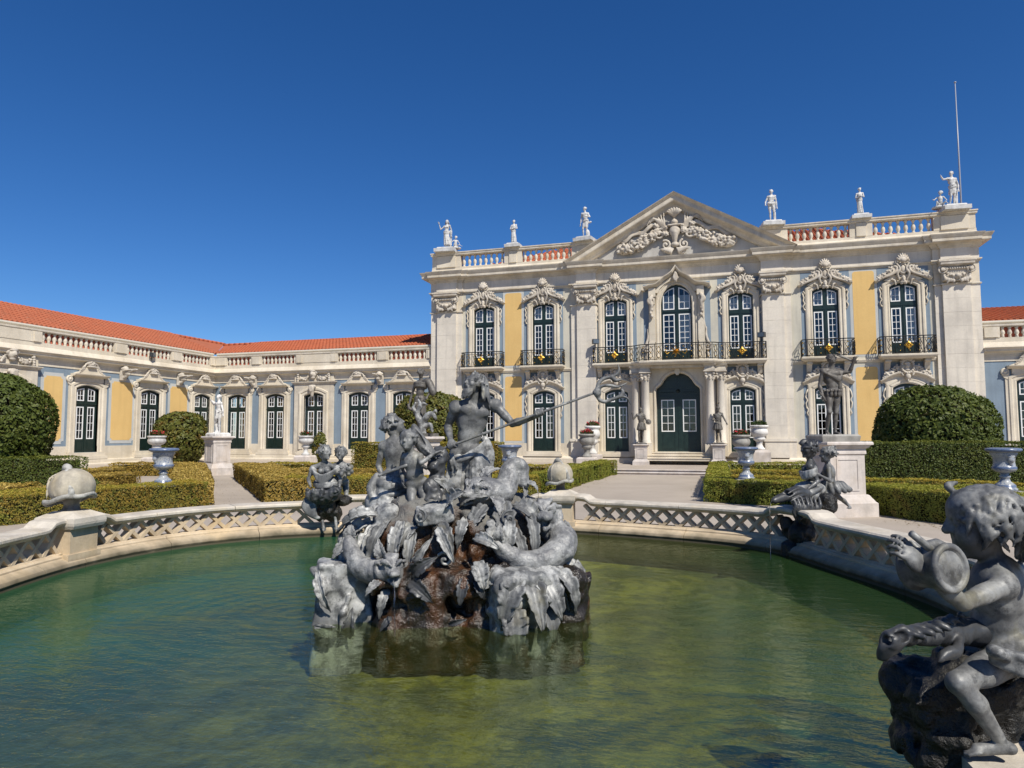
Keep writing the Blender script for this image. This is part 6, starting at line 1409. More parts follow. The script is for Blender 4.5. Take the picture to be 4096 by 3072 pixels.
# --- dark statue behind the nymph with the pale plant at its feet
def fb(S, J, B, R):
    for i in range(7): c = lerp(J['pel'], J['nec'], .62+.035*i); S.tube([c+R@(A_(.74*math.cos(a), .56*math.sin(a), .12*math.sin(a+i)))*B for a in np.linspace(0, 6.283, 13)], .09*B, .03*B, 2)
    S.tube([J['nec']+A_(.2, .1, -.3)*B, J['shL']+A_(.2, .1, 0)*B, J['shL']+A_(.75, .1, -1.1)*B, J['shL']+A_(.85, .1, -1.5)*B], [.3*B, .42*B, .40*B, .15*B], .05*B)
    skirt(S, J['pel']+A_(0, 0, .3)*B, A_(-.1, 0, 2.3)*B, .56*B, .70*B, 14, .10*B, 9, flat=.8); S.tube([J['pel']+A_(.2, -.5, 0)*B, A_(.1, -.6, 3.0)*B, A_(.15, -.4, 1.8)*B], [.1*B, .06*B, .02*B], .06*B, cut=True); S.tube([J['wrR']+A_(-.1, -.1, .1)*B, J['wrR']+A_(.2, -.2, -.4)*B, J['wrR']+A_(.5, -.1, -.5)*B], [.1*B, .18*B, .15*B])
st_ = statue('garden_statue', 'dark weathered huntress statue in a short tunic behind the fountain nymph', 'statue', (-6.72, -15.85, 1.82), -.15, 1.95, M_leadb, .022, fb, 'f', 'curls', 32, None, [(.40, -.12), (.40, 0)], M_leadb, weight='R', hf=(.6, -.75, -.25), armR=((-.45, -.1, -1.3), (-.65, -.3, -2.5)), armL=((.5, .1, -1.1), (.3, -.3, -1.7)))
S = Sculpt((-.75, -.6, -.05), (.75, .5, 1.05), .016)
g = np.random.default_rng(8)
S.tube([(.25, -.2, 0), (.22, -.25, .3), (.10, -.28, .55), (.20, -.28, .8), (.12, -.26, 1.0)], [.10, .09, .08, .06, .03]); S.tube([(.25, -.2, .3), (.45, -.25, .52), (.62, -.25, .55), (.70, -.22, .42)], [.09, .09, .07, .03]); S.tube([(.6, -.25, .56), (.72, -.25, .66), (.76, -.2, .5)], [.05, .03, .015]); S.tube([(.1, -.28, .6), (-.02, -.3, .75), (.05, -.3, .9)], [.05, .05, .02])
S.tube([(.3, -.2, .2), (.5, -.2, .25), (.55, -.18, .05)], [.07, .06, .04]); S.tube([(.2, -.25, .78), (.32, -.28, .88), (.42, -.26, .84)], [.05, .04, .02]); S.rough(.012, .08, 4)
S.build('hound', M_leadp, st_, (0, -.05, 0))
# --- statue on the tall right pedestal, stick raised over the shoulder
def fr(S, J, B, R):
    h1 = J['wrL']; S.tube([h1+A_(.25, 0, -.05)*B, h1+A_(-.6, .1, .35)*B, h1+A_(-1.7, .2, .75)*B], [.10*B, .09*B, .05*B], n=3); S.tube([h1+A_(-.6, .1, .38)*B, h1+A_(-1.2, .2, .8)*B, h1+A_(-1.5, .15, .95)*B], [.07*B, .05*B, .03*B])
    for i in range(12): a = 6.283*i/12; p = J['pel']+A_(.68*math.cos(a), .54*math.sin(a), .1)*B; S.ell(p+A_(0, 0, -.25)*B, np.array((.16, .12, .28))*B, None, .03*B); S.ell(p+A_(.05*math.cos(a), .05*math.sin(a), .05)*B, np.array((.15, .12, .16))*B, None, .03*B)
    for i in range(7): S.tube([J['shR']+A_(-.2+.12*i, .1, .12)*B, J['nec']+A_(-.5+.16*i, -.44, -.55-.1*i)*B, J['shL']+A_(.05, -.32, -.55+.08*i)*B], [.10*B, .11*B, .09*B], .03*B, 3)
    S.tube([J['wrR']+A_(-.3, -.1, .3)*B, J['wrR']+A_(.1, -.2, -.3)*B], [.09*B, .07*B]); S.tube([J['shL']+A_(.1, .35, 0)*B, J['shL']+A_(.2, .45, -1.4)*B], [.3*B, .2*B], .06*B)
statue('garden_statue', 'slim grey brown statue with a loincloth raising a branch on the tall right pedestal', 'statue', (4.30, -18.35, 1.74), .30, 1.80, M_leadb, .016, fr, 'm', 'short', 33, None, [(.40, -.14), (.42, -.02), (.38, .02)], M_grey, weight='L', hf=(.1, -.9, -.35), lean=.12, armR=((-.35, .05, -1.3), (-.25, -.35, -2.35)), armL=((.85, -.3, .1), (1.0, -.7, .95)))
# ================================================================== FOUNTAIN SCULPTURES
F0 = (-.75, -28.4, 0)
def leaf_mesh(L, Wd, curl=.3, lobes=3.5, cup=.25, seed=0, th=.012, nu=18, nv=10, ragged=.22):
    g = np.random.default_rng(seed); u = np.linspace(0, 1, nu)[:, None]; v = np.linspace(-1, 1, nv)[None, :]; ph = g.uniform(0, 6)
    w = Wd*np.sin(np.pi*np.clip(u, .03, .995)**.75)**.7*(1+ragged*np.sin(u*lobes*2*np.pi+ph)+.08*np.sin(u*lobes*5.1*np.pi))
    x = v*w; y = L*u-.16*Wd*np.abs(v)*np.sin(u*lobes*2*np.pi+ph+1); z = L*curl*(u-.55*u**2*2.2)+.9*cup*Wd*np.abs(v)**1.5*np.sin(np.pi*u)-.05*Wd*np.exp(-(v*5)**2)*1.5+.07*Wd*np.cos(v*9+u*2)+.06*Wd*np.sin(u*lobes*2*np.pi+ph)*np.abs(v)
    x, y, z = np.broadcast_arrays(x, y, z); top = np.stack([x, y, z], -1).reshape(-1, 3); bot = top-np.array((0, 0, th)); V = np.vstack([top, bot]); n = nu*nv
    i, j = np.meshgrid(np.arange(nu-1), np.arange(nv-1), indexing='ij'); a = (i*nv+j).ravel(); F = np.column_stack([a, a+1, a+nv+1, a+nv]); F = np.vstack([F, F[:, ::-1]+n])
    e = [k for k in range(nv)]; rim = e+[k*nv+nv-1 for k in range(1, nu)]+[(nu-1)*nv+k for k in range(nv-2, -1, -1)]+[k*nv for k in range(nu-2, 0, -1)]; rim = np.array(rim); r2_ = np.roll(rim, -1)
    F = np.vstack([F, np.column_stack([rim, rim+n, r2_+n, r2_])]); return np_mesh('leaf', V, F, True)
LEAFM = [leaf_mesh(1, .21+.05*(i % 3), .45+.15*(i % 4), 4.2+.6*(i % 3), .45, i, .03, 26, 12, .15) for i in range(8)]
LEAFV = {}
def leaf(parent, base, d, n, L, wd=1., i=0, mat=None):
    key = (i % 8, mat.name)
    if key not in LEAFV: me = LEAFM[i % 8].copy(); me.materials.append(mat); LEAFV[key] = me
    d = unit(d); n = np.asarray(n, float); n = unit(n-d*(n@d)); s = np.cross(d, n); M = Matrix(((s[0]*L*wd, d[0]*L, n[0]*L, base[0]), (s[1]*L*wd, d[1]*L, n[1]*L, base[1]), (s[2]*L*wd, d[2]*L, n[2]*L, base[2]), (0, 0, 0, 1)))
    o = link('leaf', LEAFV[key], None, parent); o.matrix_local = M; return o
def rock_mat():
    b = N('wet brown rock'); geo = b.n('ShaderNodeNewGeometry').outputs['Position']; z = b.n('ShaderNodeSeparateXYZ', {0: geo}).outputs[2]
    f1 = b.noise(3.2, 7, .65, geo); f2 = b.noise(1.9, 5, .6, b.vscale(geo, (1.6, 1.6, .45))); f3 = b.noise(14, 5, .65, geo)
    c = b.mix(b.mapr(f2, .44, .60), (.024, .019, .014), (.085, .036, .015)); c = b.mix(b.math('MULTIPLY', b.mapr(f1, .52, .68), .8), c, (.014, .013, .012)); c = b.mix(b.math('MULTIPLY', b.mapr(f3, .55, .75), .5), c, (.10, .075, .045))
    dry = b.math('ADD', z, b.math('MULTIPLY', b.math('SUBTRACT', f1, .5), .9)); c = b.mix(b.mapr(dry, .88, 1.08), c, (.155, .15, .135)); 
    b.set(col=c, rough=b.mapr(dry, .85, 1.08, .22, .8), spec=.6, normal=b.bump(b.math('ADD', f3, b.math('MULTIPLY', b.noise(40, 3, .6, geo), .4)), .9, .03)); return b.m
M_rock = rock_mat()
def dark_rock_mat():
    b = N('dark wet mossy rock'); geo = b.n('ShaderNodeNewGeometry').outputs['Position']; f = b.noise(5, 7, .68, geo); g_ = b.noise(22, 4, .6, geo)
    c = b.mix(b.mapr(f, .42, .62), (.009, .008, .0065), (.018, .016, .012)); c = b.mix(b.math('MULTIPLY', b.mapr(g_, .60, .74), .4), c, (.06, .055, .04)); b.set(col=c, rough=b.mapr(f, .3, .7, .25, .7), spec=.5, normal=b.bump(b.math('ADD', f, g_), .9, .03)); return b.m
M_rockd = dark_rock_mat()
fr_ = thing('fountain_rock', 'wet brown rock mount with grey leaves in the middle of the pool', 'fountain rock', F0, YAW)
S = Sculpt((-1.15, -1.5, -.55), (1.45, 1.05, 1.36), .02)
S.bx((.25, -.25, .10), (.95, .75, .46), rad=.12, R=np.array(Matrix.Rotation(.10, 3, 'Z'))); S.bx((.05, -.2, .62), (.72, .6, .45), rad=.25, k=.12); S.bx((.62, -.35, .05), (.55, .62, .34), np.array(Matrix.Rotation(-.65, 3, 'Z')), .1, .1)
S.ell((-.5, -.1, .75), (.42, .45, .42), k=.15); S.ell((.55, -.15, .75), (.45, .4, .42), k=.15); S.ell((.0, -.15, 1.02), (.62, .4, .16), k=.12); S.ell((-.62, 0, .98), (.26, .3, .16), k=.1)
S.ell((.30, -1.0, .60), (.16, .26, .20), k=.06, cut=True); S.ell((-.25, -.85, .78), (.16, .2, .22), k=.06, cut=True); S.ell((.22, -.98, .28), (.22, .2, .12), k=.05, cut=True); S.ell((-.52, -1.05, .30), (.16, .2, .13), k=.05, cut=True); S.ell((.12, -.80, .86), (.1, .2, .25), k=.06, cut=True); S.rc((-.02, -1.15, .0), (-.05, -1.05, .5), .05, .04, k=.05, cut=True); S.rc((-.35, -1.1, 0), (-.33, -1.0, .48), .03, .04, k=.05, cut=True); S.rc((.42, -1.1, 0), (.36, -1.0, .45), .04, .04, k=.05, cut=True)
for i in range(26):
    g = np.random.default_rng(100+i); S.bx((g.uniform(-.62, .8), -.80-.16*g.uniform(0, 1), g.uniform(0, .5)), g.uniform(.05, .14, 3), np.array(Matrix.Rotation(g.uniform(-.6, .6), 3, 'Y')@Matrix.Rotation(g.uniform(-.6, .6), 3, 'Z')), .02, .03)
S.rough(.06, .26, 5, 3); S.rough(.022, .07, 6, 2); S.build('rock', M_rock, fr_)
# pale stone blocks at the two corners
S = Sculpt((-1.4, -1.25, -.4), (-.55, -.3, .75), .018); S.bx((-.98, -.78, .12), (.22, .14, .50), np.array(Matrix.Rotation(.06, 3, 'Y')@Matrix.Rotation(.25, 3, 'Z')), .02); S.bx((-.90, -.70, .26), (.22, .16, .32), np.array(Matrix.Rotation(-.12, 3, 'Y')), .02, .02)
S.tube([(-1.2, -.9, .56), (-1.1, -.97, .46), (-1.08, -.95, .36), (-1.13, -.95, .30)], [.03, .04, .03, .015]); S.tube([(-.86, -.92, .34), (-.9, -.94, .2), (-.92, -.95, .0)], [.02, .03, .02]); S.rough(.018, .10, 9, 3); S.build('stone_block', M_leadp, fr_)
S = Sculpt((.30, -1.45, -.4), (1.4, -.1, .72), .018); S.bx((.66, -.98, .20), (.28, .16, .40), np.array(Matrix.Rotation(.45, 3, 'Z')@Matrix.Rotation(.15, 3, 'X')), .08); S.bx((.92, -.64, .2), (.24, .14, .30), np.array(Matrix.Rotation(.95, 3, 'Z')), .08, .06); S.ell((.85, -.8, .45), (.26, .22, .2), k=.08)
for i in range(7): S.tube([(.48+.12*i, -1.02+.10*i, .55), (.50+.115*i, -1.14+.1*i, .34), (.46+.13*i, -1.16+.1*i, .10)], [.03, .055, .03], .02)
S.rough(.022, .08, 10, 3); S.build('stone_block', M_leadp, fr_)
# flat carved slab and turned bases on the mount
S = Sculpt((-.40, -1.0, .85), (.16, -.4, 1.22), .014); S.bx((-.12, -.70, 1.035), (.17, .10, .075), np.array(Matrix.Rotation(-.16, 3, 'Y')@Matrix.Rotation(.25, 3, 'X')), .02); S.rough(.010, .05, 11, 2); S.build('carved_slab', M_leadp, fr_)
S = Sculpt((-.82, -.75, .86), (-.36, -.3, 1.16), .014); S.rc((-.59, -.52, .94), (-.59, -.52, 1.0), .13, .12); S.ell((-.59, -.52, 1.05), (.10, .09, .05)); S.ell((-.60, -.52, .90), (.17, .15, .05)); S.rough(.016, .06, 12, 2); S.build('turned_base', M_leadp, fr_)
# acanthus leaves, shells and scrolls
LV = [((.50, -.62, 1.16), (.15, -.45, -1), (.1, -1, .3), .42, 1.15), ((.36, -.66, 1.12), (-.55, -.35, -.75), (-.2, -1, .4), .30, .9), ((.62, -.60, 1.12), (.75, -.35, -.5), (.4, -.8, .5), .32, .9), ((.48, -.68, 1.04), (.0, -.35, -1), (0, -1, .1), .36, 1.5), ((.05, -.62, 1.20), (-.5, -.5, .55), (.2, -.7, .6), .26, 1.1), ((.0, -.66, 1.08), (.35, -.6, .5), (-.2, -.7, .6), .30, 1.1), ((.1, -.6, 1.1), (.7, -.3, .35), (-.1, -.8, .7), .28, .9),
      ((-.12, -.78, 1.0), (-.15, -.55, -.9), (0, -1, .4), .36, 1.0), ((-.05, -.8, .98), (.35, -.5, -.8), (.1, -1, .4), .32, .9), ((.02, -.78, 1.0), (.75, -.4, -.45), (.2, -.9, .4), .28, .8), ((-.3, -.72, .95), (-.5, -.5, -.7), (-.2, -1, .3), .30, .8), ((-.62, -.6, .94), (-.35, -.5, -.8), (-.2, -1, .3), .46, .55), ((-.45, -.66, .94), (.0, -.5, -1), (0, -1, .3), .42, .5), ((-.72, -.45, .96), (-.8, -.3, -.7), (-.5, -.8, .4), .50, .5), ((-.60, -.7, .86), (-.6, -.35, -.8), (-.2, -1, .3), .40, .6),
      ((-.30, -1.02, .54), (.75, -.3, .55), (.1, -1, .3), .34, .9), ((-.30, -1.04, .52), (.95, -.3, .15), (.1, -1, .5), .36, .9), ((-.30, -1.05, .50), (.7, -.4, -.55), (.1, -1, .2), .34, .9), ((-.32, -1.05, .50), (.35, -.4, -.9), (0, -1, .1), .30, .8), ((-.28, -.98, .60), (.5, -.2, .8), (.0, -1, .2), .30, .6), ((-.12, -.92, .72), (.4, -.3, .7), (.0, -1, .2), .24, .6),
      ((.26, -.98, .86), (.8, -.5, -.25), (.1, -.9, .5), .26, .7), ((.34, -1.0, .80), (.3, -.5, -.8), (.1, -1, .2), .24, .8), ((.16, -.98, .74), (-.75, -.4, .3), (.0, -1, .3), .2, .7), ((.18, -1.04, .52), (-.15, -.4, -.9), (0, -1, .2), .28, 1.1), ((.28, -1.04, .50), (.4, -.4, -.8), (.1, -1, .2), .22, .9), ((.08, -1.06, .5), (-.6, -.4, -.7), (0, -1, .2), .2, .8), ((-.04, -1.12, .34), (.25, -.3, -.9), (0, -1, .2), .22, .5), ((.05, -1.14, .14), (.8, -.3, .3), (0, -1, .2), .2, .6), ((-.55, -1.1, .30), (.4, -.5, -.7), (0, -1, .3), .2, .9), ((-.45, -1.1, .20), (-.5, -.5, -.6), (0, -1, .3), .18, .9),
      ((.66, -1.08, .56), (-.35, -.5, -.9), (-.1, -1, .2), .46, .9), ((.74, -1.02, .58), (.25, -.55, -.9), (.2, -1, .2), .50, .9), ((.80, -.95, .56), (.55, -.5, -.8), (.4, -.9, .2), .46, .9), ((.62, -1.14, .30), (.05, -.4, -1), (0, -1, .2), .36, 1.0), ((.95, -.85, .58), (.6, -.3, -.85), (.6, -.8, .2), .44, .8), ((.97, -.74, .58), (.4, -.4, -.9), (.7, -.7, .2), .42, .9), ((1.02, -.64, .58), (.8, -.1, -.6), (.7, -.6, .3), .34, .9), ((.86, -1.0, .34), (.3, -.4, -.9), (.4, -.9, .1), .36, 1.0), ((.55, -1.0, .58), (-.75, -.3, -.5), (-.2, -1, .4), .30, .8),
      ((.62, -.76, .92), (.3, -.3, -.9), (.3, -1, .2), .34, .7), ((-.85, -.5, .88), (-.4, -.4, -.9), (-.5, -.8, .2), .42, .6), ((-.78, -.62, .74), (.2, -.4, -.9), (-.2, -1, .2), .34, .6), ((-1.14, -.94, .56), (.35, -.3, -.9), (-.1, -1, .3), .36, .6), ((-.86, -.96, -.02), (.2, -.4, .9), (.1, -1, .2), .28, .8), ((-.94, -.98, .02), (-.6, -.3, .3), (0, -1, .3), .22, .8)]
for i, (b_, d, n, L, w) in enumerate(LV):
    wet = (b_[2] < .55 and -.6 < b_[0] < .5)
    if i in (7, 9, 14, 16, 18, 20, 22, 23, 26, 27, 29): continue
    leaf(fr_, b_, d, n, L*(.85 if wet else 1.05), w*.9, i, M_leadd if wet else (M_leadp if i % 2 else M_lead))
for (c, r, tn, dr, a0, w, y) in (((.57, 1.0), .075, 1.3, 1, 1.2, .014, -.78), ((-.24, 1.03), .065, 1.3, -1, 1.5, .014, -.86), ((.0, .66), .07, 1.2, -1, 2.5, .015, -.96), ((-.5, .68), .075, 1.2, -1, .8, .016, -.92)):
    S = Sculpt((c[0]-.12, y-.12, c[1]-.12), (c[0]+.12, y+.08, c[1]+.12), .008); scroll(S, (c[0], 0, c[1]), r, tn, dr, a0, w, y, .002); S.build('scroll', M_leadp, fr_)
LV2 = [((-.55, -.72, .98), (-.35, -.35, -.9), (-.3, -1, .3), .5, .5), ((-.72, -.62, .92), (-.2, -.4, -.9), (-.4, -.9, .2), .5, .45), ((-.42, -.76, .98), (-.15, -.4, -.9), (-.1, -1, .3), .42, .5), ((.74, -.66, 1.06), (.15, -.45, -.9), (.3, -1, .2), .5, .5), ((.58, -.76, 1.0), (-.1, -.4, -.9), (.1, -1, .2), .4, .6), ((-.08, -.88, .94), (.4, -.4, -.7), (0, -1, .3), .36, .6), ((-.3, -.8, .9), (-.1, -.4, -.9), (-.1, -1, .2), .4, .5),
       ((-.66, -.55, 1.02), (-.9, -.2, -.25), (-.3, -.7, .7), .42, .5), ((.16, -.72, 1.0), (-.2, -.5, -.8), (0, -1, .3), .3, .8), ((-.82, -.72, .50), (-.4, -.5, -.7), (-.4, -1, .2), .3, .7), ((.30, -1.02, .66), (.2, -.5, -.8), (.1, -1, .2), .26, .9), ((-.5, -1.0, .42), (-.2, -.5, -.8), (-.1, -1, .2), .26, .8), ((.5, -1.02, .36), (.2, -.4, -.9), (.1, -1, .2), .3, .8)]
for i, (b_, d, n, L, w) in enumerate(LV2): leaf(fr_, b_, d, n, L, w, i+3, M_leadp if i % 3 else M_lead)
def jet(parent, pts, r=.006):
    MB().tube(pts, r, 5).build('water_jet', M_glassw, parent)
bw = N('falling water'); bw.p.inputs['Transmission Weight'].default_value = 1; bw.p.inputs['IOR'].default_value = 1.33; bw.set(rough=.02, col=(.95, .97, 1)); M_glassw = bw.m
# --- dolphins
def fish(name, label, pts, rad, hd, fins, tail, mat, vox, lo, hi, seed=0, mouth=True):
    t = thing(name, label, 'fish sculpture', F0, YAW, 'lead dolphins of the fountain'); S = Sculpt(lo, hi, vox); S.tube(pts, rad, .03, 7)
    c, f, u, r = [np.asarray(q, float) if not np.isscalar(q) else q for q in hd]; R = frame(f, u); P = lambda x, y, z: c+R@(A_(x, y, z)*r)
    S.ell(P(0, 0, .1), np.array((.9, 1.0, .9))*r, R, .4*r); S.ell(P(0, .95, .18), np.array((.55, .62, .34))*r, R, .25*r)
    if mouth: S.ell(P(0, 1.15, -.22), np.array((.42, .75, .26))*r, R, .1*r, True); S.rc(P(-.35, .5, -.55), P(0, 1.3, -.62), .2*r, .18*r, .1*r); S.rc(P(.35, .5, -.55), P(0, 1.3, -.62), .2*r, .18*r, .1*r)
    for q in (-1, 1):
        S.ell(P(q*.55, .55, .62), np.array((.26, .26, .26))*r, R, .05*r); S.ell(P(q*.58, .72, .64), np.array((.10, .1, .1))*r, R, .03*r, True); S.tube([P(q*.2, .9, .72), P(q*.6, .55, .98), P(q*.95, .2, .7)], [.12*r, .18*r, .1*r], .05*r)
        S.tube([P(q*.6, .1, -.3), P(q*1.05, .0, -.1), P(q*1.1, -.3, .4)], [.18*r, .2*r, .1*r], .06*r)
        for i in range(4): S.tube([P(q*(.75+.05*i), .1-.15*i, .75-.3*i), P(q*(1.1+.05*i), -.25-.15*i, .7-.3*i), P(q*1.2, -.6-.12*i, .55-.25*i)], [.1*r, .13*r, .05*r], .04*r)
    for i in range(5): S.tube([P(-.3+.15*i, .4, .9), P(-.4+.2*i, -.1, 1.2), P(-.35+.18*i, -.6, 1.1)], [.08*r, .13*r, .05*r], .05*r)
    S.rough(.012, .055, seed+30, 2); S.build('body', mat, t)
    for i, (b_, d, n, L, w) in enumerate(fins+tail): o = leaf(t, b_, d, n, L, w, i+seed, mat); o.name = 'fin'
    return t
def scaled(m0, name):
    b = N(name); geo = b.tc.outputs['Object']; v = b.n('ShaderNodeTexVoronoi', {'Vector': geo, 'Scale': 55}, feature='F1').outputs['Distance']; f = b.noise(5, 6, .65, geo)
    c = b.mix(b.mapr(f, .44, .60), (.34, .34, .325), (.125, .127, .13)); c = b.mix(b.math('MULTIPLY', b.mapr(b.noise(11, 6, .7, geo), .54, .64), .7), c, (.055, .056, .058)); c = b.mix(b.math('MULTIPLY', b.mapr(v, .0, .8), .35), c, (.14, .14, .145)); b.set(col=c, rough=.55, metal=.1, normal=b.bump(b.math('ADD', v, b.math('MULTIPLY', f, .8)), .3, .010)); return b.m
M_scale = scaled(None, 'scaly lead')
fish('dolphin_sculpture', 'pale lead dolphin with tail looped high at the feet of the bearded god', [(.28, -.50, 1.22), (.40, -.46, 1.20), (.51, -.40, 1.21), (.555, -.34, 1.32), (.575, -.30, 1.42), (.635, -.28, 1.475), (.695, -.27, 1.44), (.715, -.28, 1.34), (.72, -.30, 1.28)], [.13, .13, .11, .085, .07, .06, .055, .045, .035], ((.27, -.55, 1.21), (-.75, -.6, -.15), (0, -.2, 1), .12), [((.42, -.58, 1.18), (.3, -.75, -.5), (.3, -.5, .8), .24, 1.0), ((.30, -.4, 1.32), (.6, .2, .5), (-.3, -.6, .7), .22, .9)], [((.72, -.30, 1.29), (.75, -.1, -.35), (.1, -.4, .9), .17, 1.1), ((.71, -.30, 1.28), (.05, -.3, -.9), (.8, -.5, .2), .15, 1.0)], M_scale, .014, (0, -.95, .95), (.95, 0, 1.62), 1)
fish('dolphin_sculpture', 'open mouthed lead dolphin with thick scaly tail on the right side of the mount', [(.91, -.44, .99), (.98, -.48, .86), (1.07, -.58, .80), (1.07, -.68, .73), (.96, -.80, .66), (.80, -.88, .62), (.66, -.90, .64), (.54, -.90, .72), (.45, -.90, .80)], [.105, .112, .118, .12, .11, .098, .085, .06, .036], ((.91, -.56, .985), (-.05, -1, -.05), (0, -.05, 1), .135), [((.80, -.5, .92), (-.6, -.4, -.5), (-.3, -1, .3), .2, .9), ((1.03, -.55, .93), (.6, -.5, -.5), (.4, -.9, .3), .2, .9)], [((.46, -.92, .79), (-.75, -.2, .35), (.1, -1, .2), .18, 1.2), ((.47, -.92, .80), (.1, -.2, .9), (0, -1, .2), .17, 1.1)], M_scale, .014, (.3, -1.2, .4), (1.35, -.15, 1.25), 4)
ft = fish('dolphin_sculpture', 'spouting lead dolphin with raised tail on the left side of the mount', [(-.50, -.98, .57), (-.62, -.94, .55), (-.74, -.9, .58), (-.84, -.84, .66), (-.89, -.78, .76), (-.90, -.76, .82)], [.10, .10, .088, .07, .052, .035], ((-.46, -1.04, .57), (.35, -.9, -.12), (0, -.1, 1), .115), [((-.56, -.95, .66), (-.2, -.1, .9), (-.1, -1, .3), .18, .9), ((-.55, -1.08, .5), (-.6, -.5, -.5), (-.2, -1, .3), .18, .9)], [((-.9, -.77, .81), (-.55, -.2, -.6), (-.2, -1, .2), .22, .8), ((-.9, -.76, .81), (.1, -.1, .9), (0, -1, .2), .14, 1.3)], M_scale, .014, (-1.15, -1.4, .3), (-.2, -.5, .98), 2)
jet(ft, [(-.42, -1.18, .52), (-.40, -1.26, .46), (-.39, -1.29, .3), (-.385, -1.30, .05)])

# --- the bearded god with the trident
TR0, TR1 = A_(-.06, -.26, 1.645), A_(1.42, -.45, 2.18); tax = unit(TR1-TR0); rod = lambda x: TR0+(TR1-TR0)*((x-TR0[0])/(TR1[0]-TR0[0]))
B = .232; gp = rod(.875); gR = rod(-.005)
J = dict(pel=(.125, .03, 1.60), nec=(.225, .0, 2.125), head=(.205, -.055, 2.29), hf=(-.72, -.66, .30), hu=(.16, .12, .98), shR=(.015, -.045, 2.055), shL=(.43, .03, 2.075), elR=(-.075, .06, 1.855), wrR=gR+A_(-.015, .075, .055), elL=(.605, -.02, 1.885), wrL=gp+A_(-.075, .055, -.045), hpR=(.03, .03, 1.57), hpL=(.225, .0, 1.58), knR=(.02, .0, 1.20), knL=(.245, -.06, 1.235), anR=(.02, .12, .82), anL=(.225, -.02, .86))
nep = thing('god_statue', 'bearded bare chested lead sea god holding a long trident on the mount', 'statue', F0, YAW)
S = Sculpt((-.35, -.55, .80), (1.15, .45, 2.52), .0105); R = body(S, J, B, .235, 'm', hair='long', beard=True, seed=41)
for i in range(22):                                            # locks of hair lifted by the wind
    g = np.random.default_rng(300+i); c = np.array(J['head']); a = g.uniform(-.2, 1.0); p = c+A_(.06+.045*math.cos(a), .035+.05*math.sin(i*2.1), .03+.09*math.sin(a)-.03*(i % 3)); pts = [p]
    for j in range(1, 5): p = p+A_(.016+.010*math.sin(j*1.8+i), .006*math.cos(j+i), -.012-.018*j+.010*math.sin(i+j*1.7)); pts.append(p)
    S.tube(pts, [.010, .015, .013, .006], .004, 3)
grip(S, J['wrL'], gp, tax, .016, .215, -1); grip(S, J['wrR'], gR, tax, .016, .205, 1)
S.build('figure', M_lead, nep)
S = Sculpt((-.35, -.62, .80), (.62, .42, 1.92), .0115)         # drapery round the hips
for i in range(6):
    t = i/5; S.tube([A_(-.055, -.03, 1.56-.05*t), A_(.02, -.115-.01*t, 1.545-.055*t), A_(.14, -.135-.01*t, 1.575-.05*t), A_(.26, -.11, 1.655-.06*t), A_(.325, -.01, 1.72-.08*t)], [.011, .014+.003*math.sin(i*2), .015, .013], .006, 4)
for i in range(12): t = i/11; S.tube([A_(.345-.20*t, -.03-.08*math.sin(t*3), 1.62-.05*t), A_(.355-.20*t+.01*math.sin(i*2), -.045-.10*math.sin(t*3), 1.46), A_(.36-.21*t, -.06-.11*math.sin(t*3), 1.28+.02*math.sin(i)), A_(.35-.2*t+.015*math.sin(i*3), -.05-.1*math.sin(t*3), 1.02)], [.014, .018, .021, .016], .007, 4)
S.rc((.235, -.01, 1.56), (.245, -.06, 1.25), .095, .088, .04); S.rc((.245, -.06, 1.25), (.235, -.03, .98), .085, .075, .04); S.rc((.05, .02, 1.5), (.02, .02, 1.2), .10, .09, .05)
for i in range(9): t = i/8; S.tube([A_(-.04+.12*t, -.13, 1.5), A_(-.06+.13*t, -.12, 1.38+.02*math.sin(i*2)), A_(-.07+.13*t, -.11, 1.2)], [.014, .02, .012], .008, 4)
for x in (0, .03): S.tube([(-.03+x, -.17, 1.58), (-.02+x, -.18, 1.5), (.0+x*1.3, -.17, 1.42), (-.01+x, -.15, 1.36)], [.012, .018, .014, .006], .006)
S.tube([(.32, .0, 1.72), (.36, .06, 1.55), (.33, .1, 1.3)], [.04, .055, .05])
S.rough(.006, .045, 17, 2)
S.build('drapery', M_leadp, nep)
tr = MB(); tr.tube([TR0-tax*.06, TR0, TR0+(TR1-TR0)*.5, TR1], [.010, .013, .0135, .012], 10); tr.lathe([(0, 0), (.022, .01), (.034, .03), (.022, .055), (.018, .07)], 10)
k = 5*10; q = frame((0, 1, 0), tax); Rt = np.array([q[:, 0], np.cross(tax, q[:, 0]), tax]).T
for i in range(len(tr.V)-k, len(tr.V)): tr.V[i] = tuple(TR1-tax*.03+Rt@np.array(tr.V[i]))
P = lambda x, z, y=0.: A_(x, -.45+y, z)
S = Sculpt((1.36, -.62, 2.0), (1.86, -.30, 2.52), .0075)
S.tube([P(1.43, 2.185), P(1.452, 2.27), P(1.50, 2.315), P(1.57, 2.335), P(1.63, 2.36), P(1.655, 2.41), P(1.640, 2.46)], [.015, .018, .018, .017, .015, .011, .005], .004)
S.tube([P(1.43, 2.175), P(1.455, 2.115), P(1.51, 2.09), P(1.59, 2.115), P(1.66, 2.14), P(1.73, 2.125), P(1.765, 2.06)], [.015, .018, .018, .017, .015, .011, .005], .004)
S.tube([P(1.44, 2.19), P(1.48, 2.24, -.03), P(1.56, 2.245, -.05), P(1.64, 2.235, -.03), P(1.73, 2.275, -.02)], [.013, .015, .015, .013, .005], .004); S.tube([P(1.66, 2.14), P(1.69, 2.18), P(1.67, 2.22)], [.016, .014, .005]); S.tube([P(1.58, 2.335), P(1.62, 2.30), P(1.68, 2.31)], [.016, .014, .005]); S.ell(P(1.44, 2.18), (.04, .04, .045))
to = tr.build('trident', M_lead, nep); S.build('prongs', M_lead, to)

